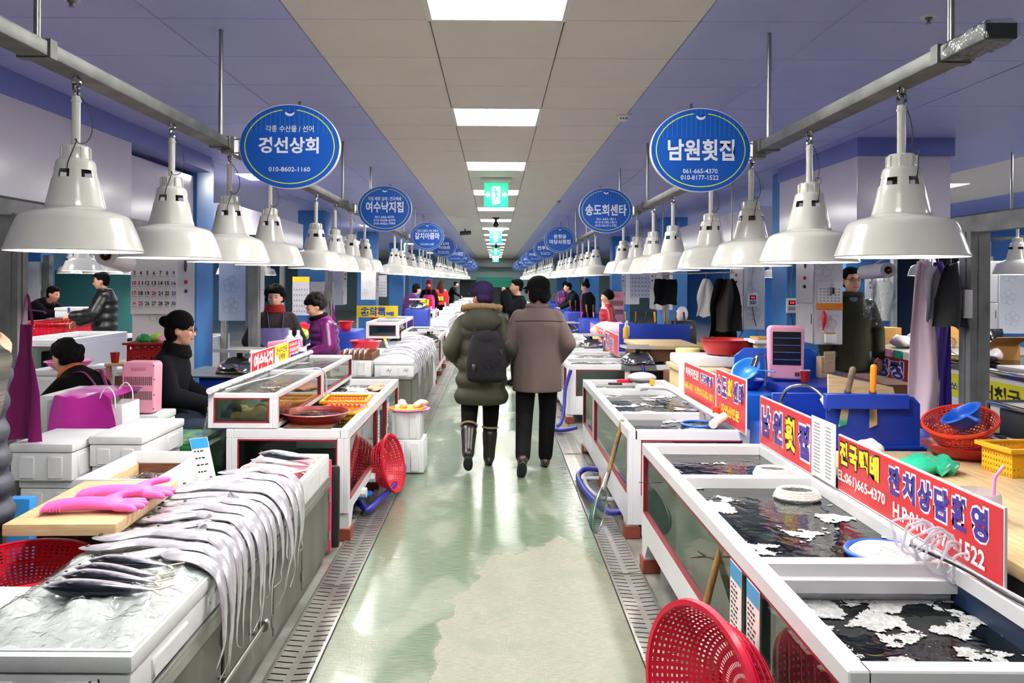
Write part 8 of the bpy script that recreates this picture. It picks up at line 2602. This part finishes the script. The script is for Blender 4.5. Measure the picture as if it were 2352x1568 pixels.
tank('white glass tank on legs in the left background', -5.0, -4.4, 8.2, 9.6, .40, .95, 1, panes=[(8.28, 9.5)], end_panes=[(-4.94, -4.46)], zglass=(.48, .88))
tank('white low fish tank beyond it in the left background', -4.95, -4.3, 10.2, 13.0, .17, .70, 1, panes=[(10.3, 12.9)], end_panes=[(-4.85, -4.4)], zglass=(.25, .63))
for i, (x, y, z, w_, h) in enumerate(((-3.45, 6.3, .0, .5, .45), (-3.45, 6.35, .452, .5, .4), (-3.95, 6.5, .0, .4, .6), (-3.6, 7.4, 0, .5, .5), (-3.62, 7.4, .502, .48, .25))):
 foam_box('%s white box of the pile behind the vested woman' % ORD[i], x - w_/2, x + w_/2, y, y + .45, z, z + h, lid=True)
bowl('pink basin on the white box pile, left background', (-3.45, 6.5, .853), .17, .06, M_HOT, name='basin')
t = thing('plastic_shelf', 'pink plastic shelf unit behind the pink heater', 'shelf', (-2.80, 6.33, 0))
for x in (-.22, .2):
 for y in (-.1, .22):
  part('upright', MB().box(x, x + .03, y, y + .03, 0, .92), mat('rose_plastic', (206, 120, 130), .45), t, smooth=0)
for z in (.5, .90):
 part('shelf_board', MB().box(-.23, .24, -.11, .26, z, z + .022), mat('rose_plastic') if z < .8 else M_WOOD, t, bevel=.004)
crate('dark red tray full of cloths behind the heater', (-2.72, 6.43, .923), .36, .3, .15, M_REDD, 0, rows=2, cols=6)
for i, (x, y, m) in enumerate(((-2.8, 6.4, M_GREEN), (-2.72, 6.46, mat('lime_cloth', (150, 190, 60), .7)), (-2.63, 6.42, M_PINK))):
 g = MB().ell((0, 0, 0), (.07, .06, .05), 14, 8)
 for v in g.v: v += V((.02, .02, .02)) * noise.noise(v * 25 + V((i, 0, 0)))
 solo('cleaning_cloth', g, m, '%s crumpled cloth in the dark red tray' % ['green', 'lime', 'pink'][i], 'cloth', loc=(x, y, 1.09), smooth=60)
cup('red paper cup at the edge of the pink shelf', (-2.97, 6.27, .923), M_REDD)
solo('brown_carton', MB().box(-2.58, -2.46, 5.44, 5.66, .0, .92), M_WOODD, 'brown carton standing behind the pink heater', 'box', bevel=.006)
solo('blue_sack', MB().box(-.05, .05, -.03, .03, 0, .62), M_SKY, 'sky blue plastic sack standing behind the cutting board', 'sack', loc=(P(50, 1240, 3.52).x, 3.52, 0), bevel=.006)
cloth('grey clear plastic sheet hanging beside the shellfish tank', P(490, 935, 5.0), .22, .36, M_CLEAR, 'plastic_sheet', .5, 'sheet', .02, (1, -.5, 0), 9)
t = thing('air_conditioner', 'grey air handling box high in the left background', 'air conditioner', (-8.0, 10.9, 1.90))
part('casing', MB().box(-.4, .4, -.2, .4, 0, .3), M_LFRAME, t, bevel=.01)
part('duct', MB().tube(smooth_path([(.3, -.1, .2), (.55, -.15, .2), (.75, -.15, .08), (.8, -.15, -.15)], 5), .11, 12), M_INOX, t, smooth=60)
part('bracket', MB().box(-.38, -.34, .1, .14, .3, .83).box(.34, .38, .1, .14, .3, .83), M_STEELD, t, smooth=0)
solo('teal_partition', MB().box(-8.9, -7.2, 16.2, 16.26, 0, 1.75), mat('teal_panel', (60, 120, 120), .5), 'teal partition panel in the left background', 'partition', smooth=0)
for k in range(3):
 post('%s grey steel post in the left background' % ORD[k], -8.2 + .0 * k, 12.6 + 2.1 * k, 0, 2.0, .12)
 post('%s grey steel post across the left neighbouring aisle' % ORD[k], -4.25, 12.6 + 3.4 * k, 0, 2.0, .09)
for k in range(2):
 locker('%s silver wall locker in the right neighbouring aisle' % ORD[k], 5.9, 6.2, 9.4 + 3 * k, 9.8 + 3 * k, 1.0, 1.85, -1)
# cables and rags by the lockers
for i, (x, y, s_) in enumerate(((-2.6, 8.55, 'behind the steel scale'), (-2.6, 12.55, 'by the third left stall'), (2.84, 9.3, 'beside the right coats'), (2.9, 7.2, 'below the right locker'))):
 hose('black cable hanging %s' % s_, [(x, y, 1.25), (x + .03, y - .02, 1.05), (x - .02, y, .9), (x + .05, y, .75), (x + .1, y, .62)], .006, M_RUBBER, 'cable')
def cloth_heap(label, c, m, r=.14, seed=0):
 g = MB().ell((0, 0, r * .5), (r, r * .8, r * .6), 18, 10)
 for v in g.v: v += V((.03, .03, .04)) * noise.noise(v * 14 + V((seed, 0, 0)))
 return solo('cloth_heap', g, m, label, 'cloth', loc=c, smooth=60)
cloth_heap('hot pink cloth heap behind the left posts', (-2.6, 9.5, .86), M_HOT, .2, 1)
cloth_heap('red cloth heap behind the left posts', (-2.35, 9.7, .85), M_RED, .18, 2)
cloth_heap('lime green bag behind the left posts', (-2.32, 9.4, .85), mat('lime_film', (170, 230, 60), .4), .14, 3)
solo('cloth_counter', MB().box(-2.8, -2.2, 9.2, 10.0, 0, .84), M_BLUE, 'blue counter carrying the coloured cloths', 'counter', bevel=.01)
cloth_heap('white rag on the long red sign table', (P(1985, 1010, 3.9).x, 3.85, .75), M_PAPER, .07, 4)
cloth_heap('dark handbag behind the third left stall', (-2.35, 11.4, .8), M_RUBBER, .16, 5)
solo('bag_counter', MB().box(-2.7, -2.1, 11.1, 11.8, 0, .8), M_STEELD, 'steel counter carrying the dark handbag', 'counter', smooth=0)
finish()
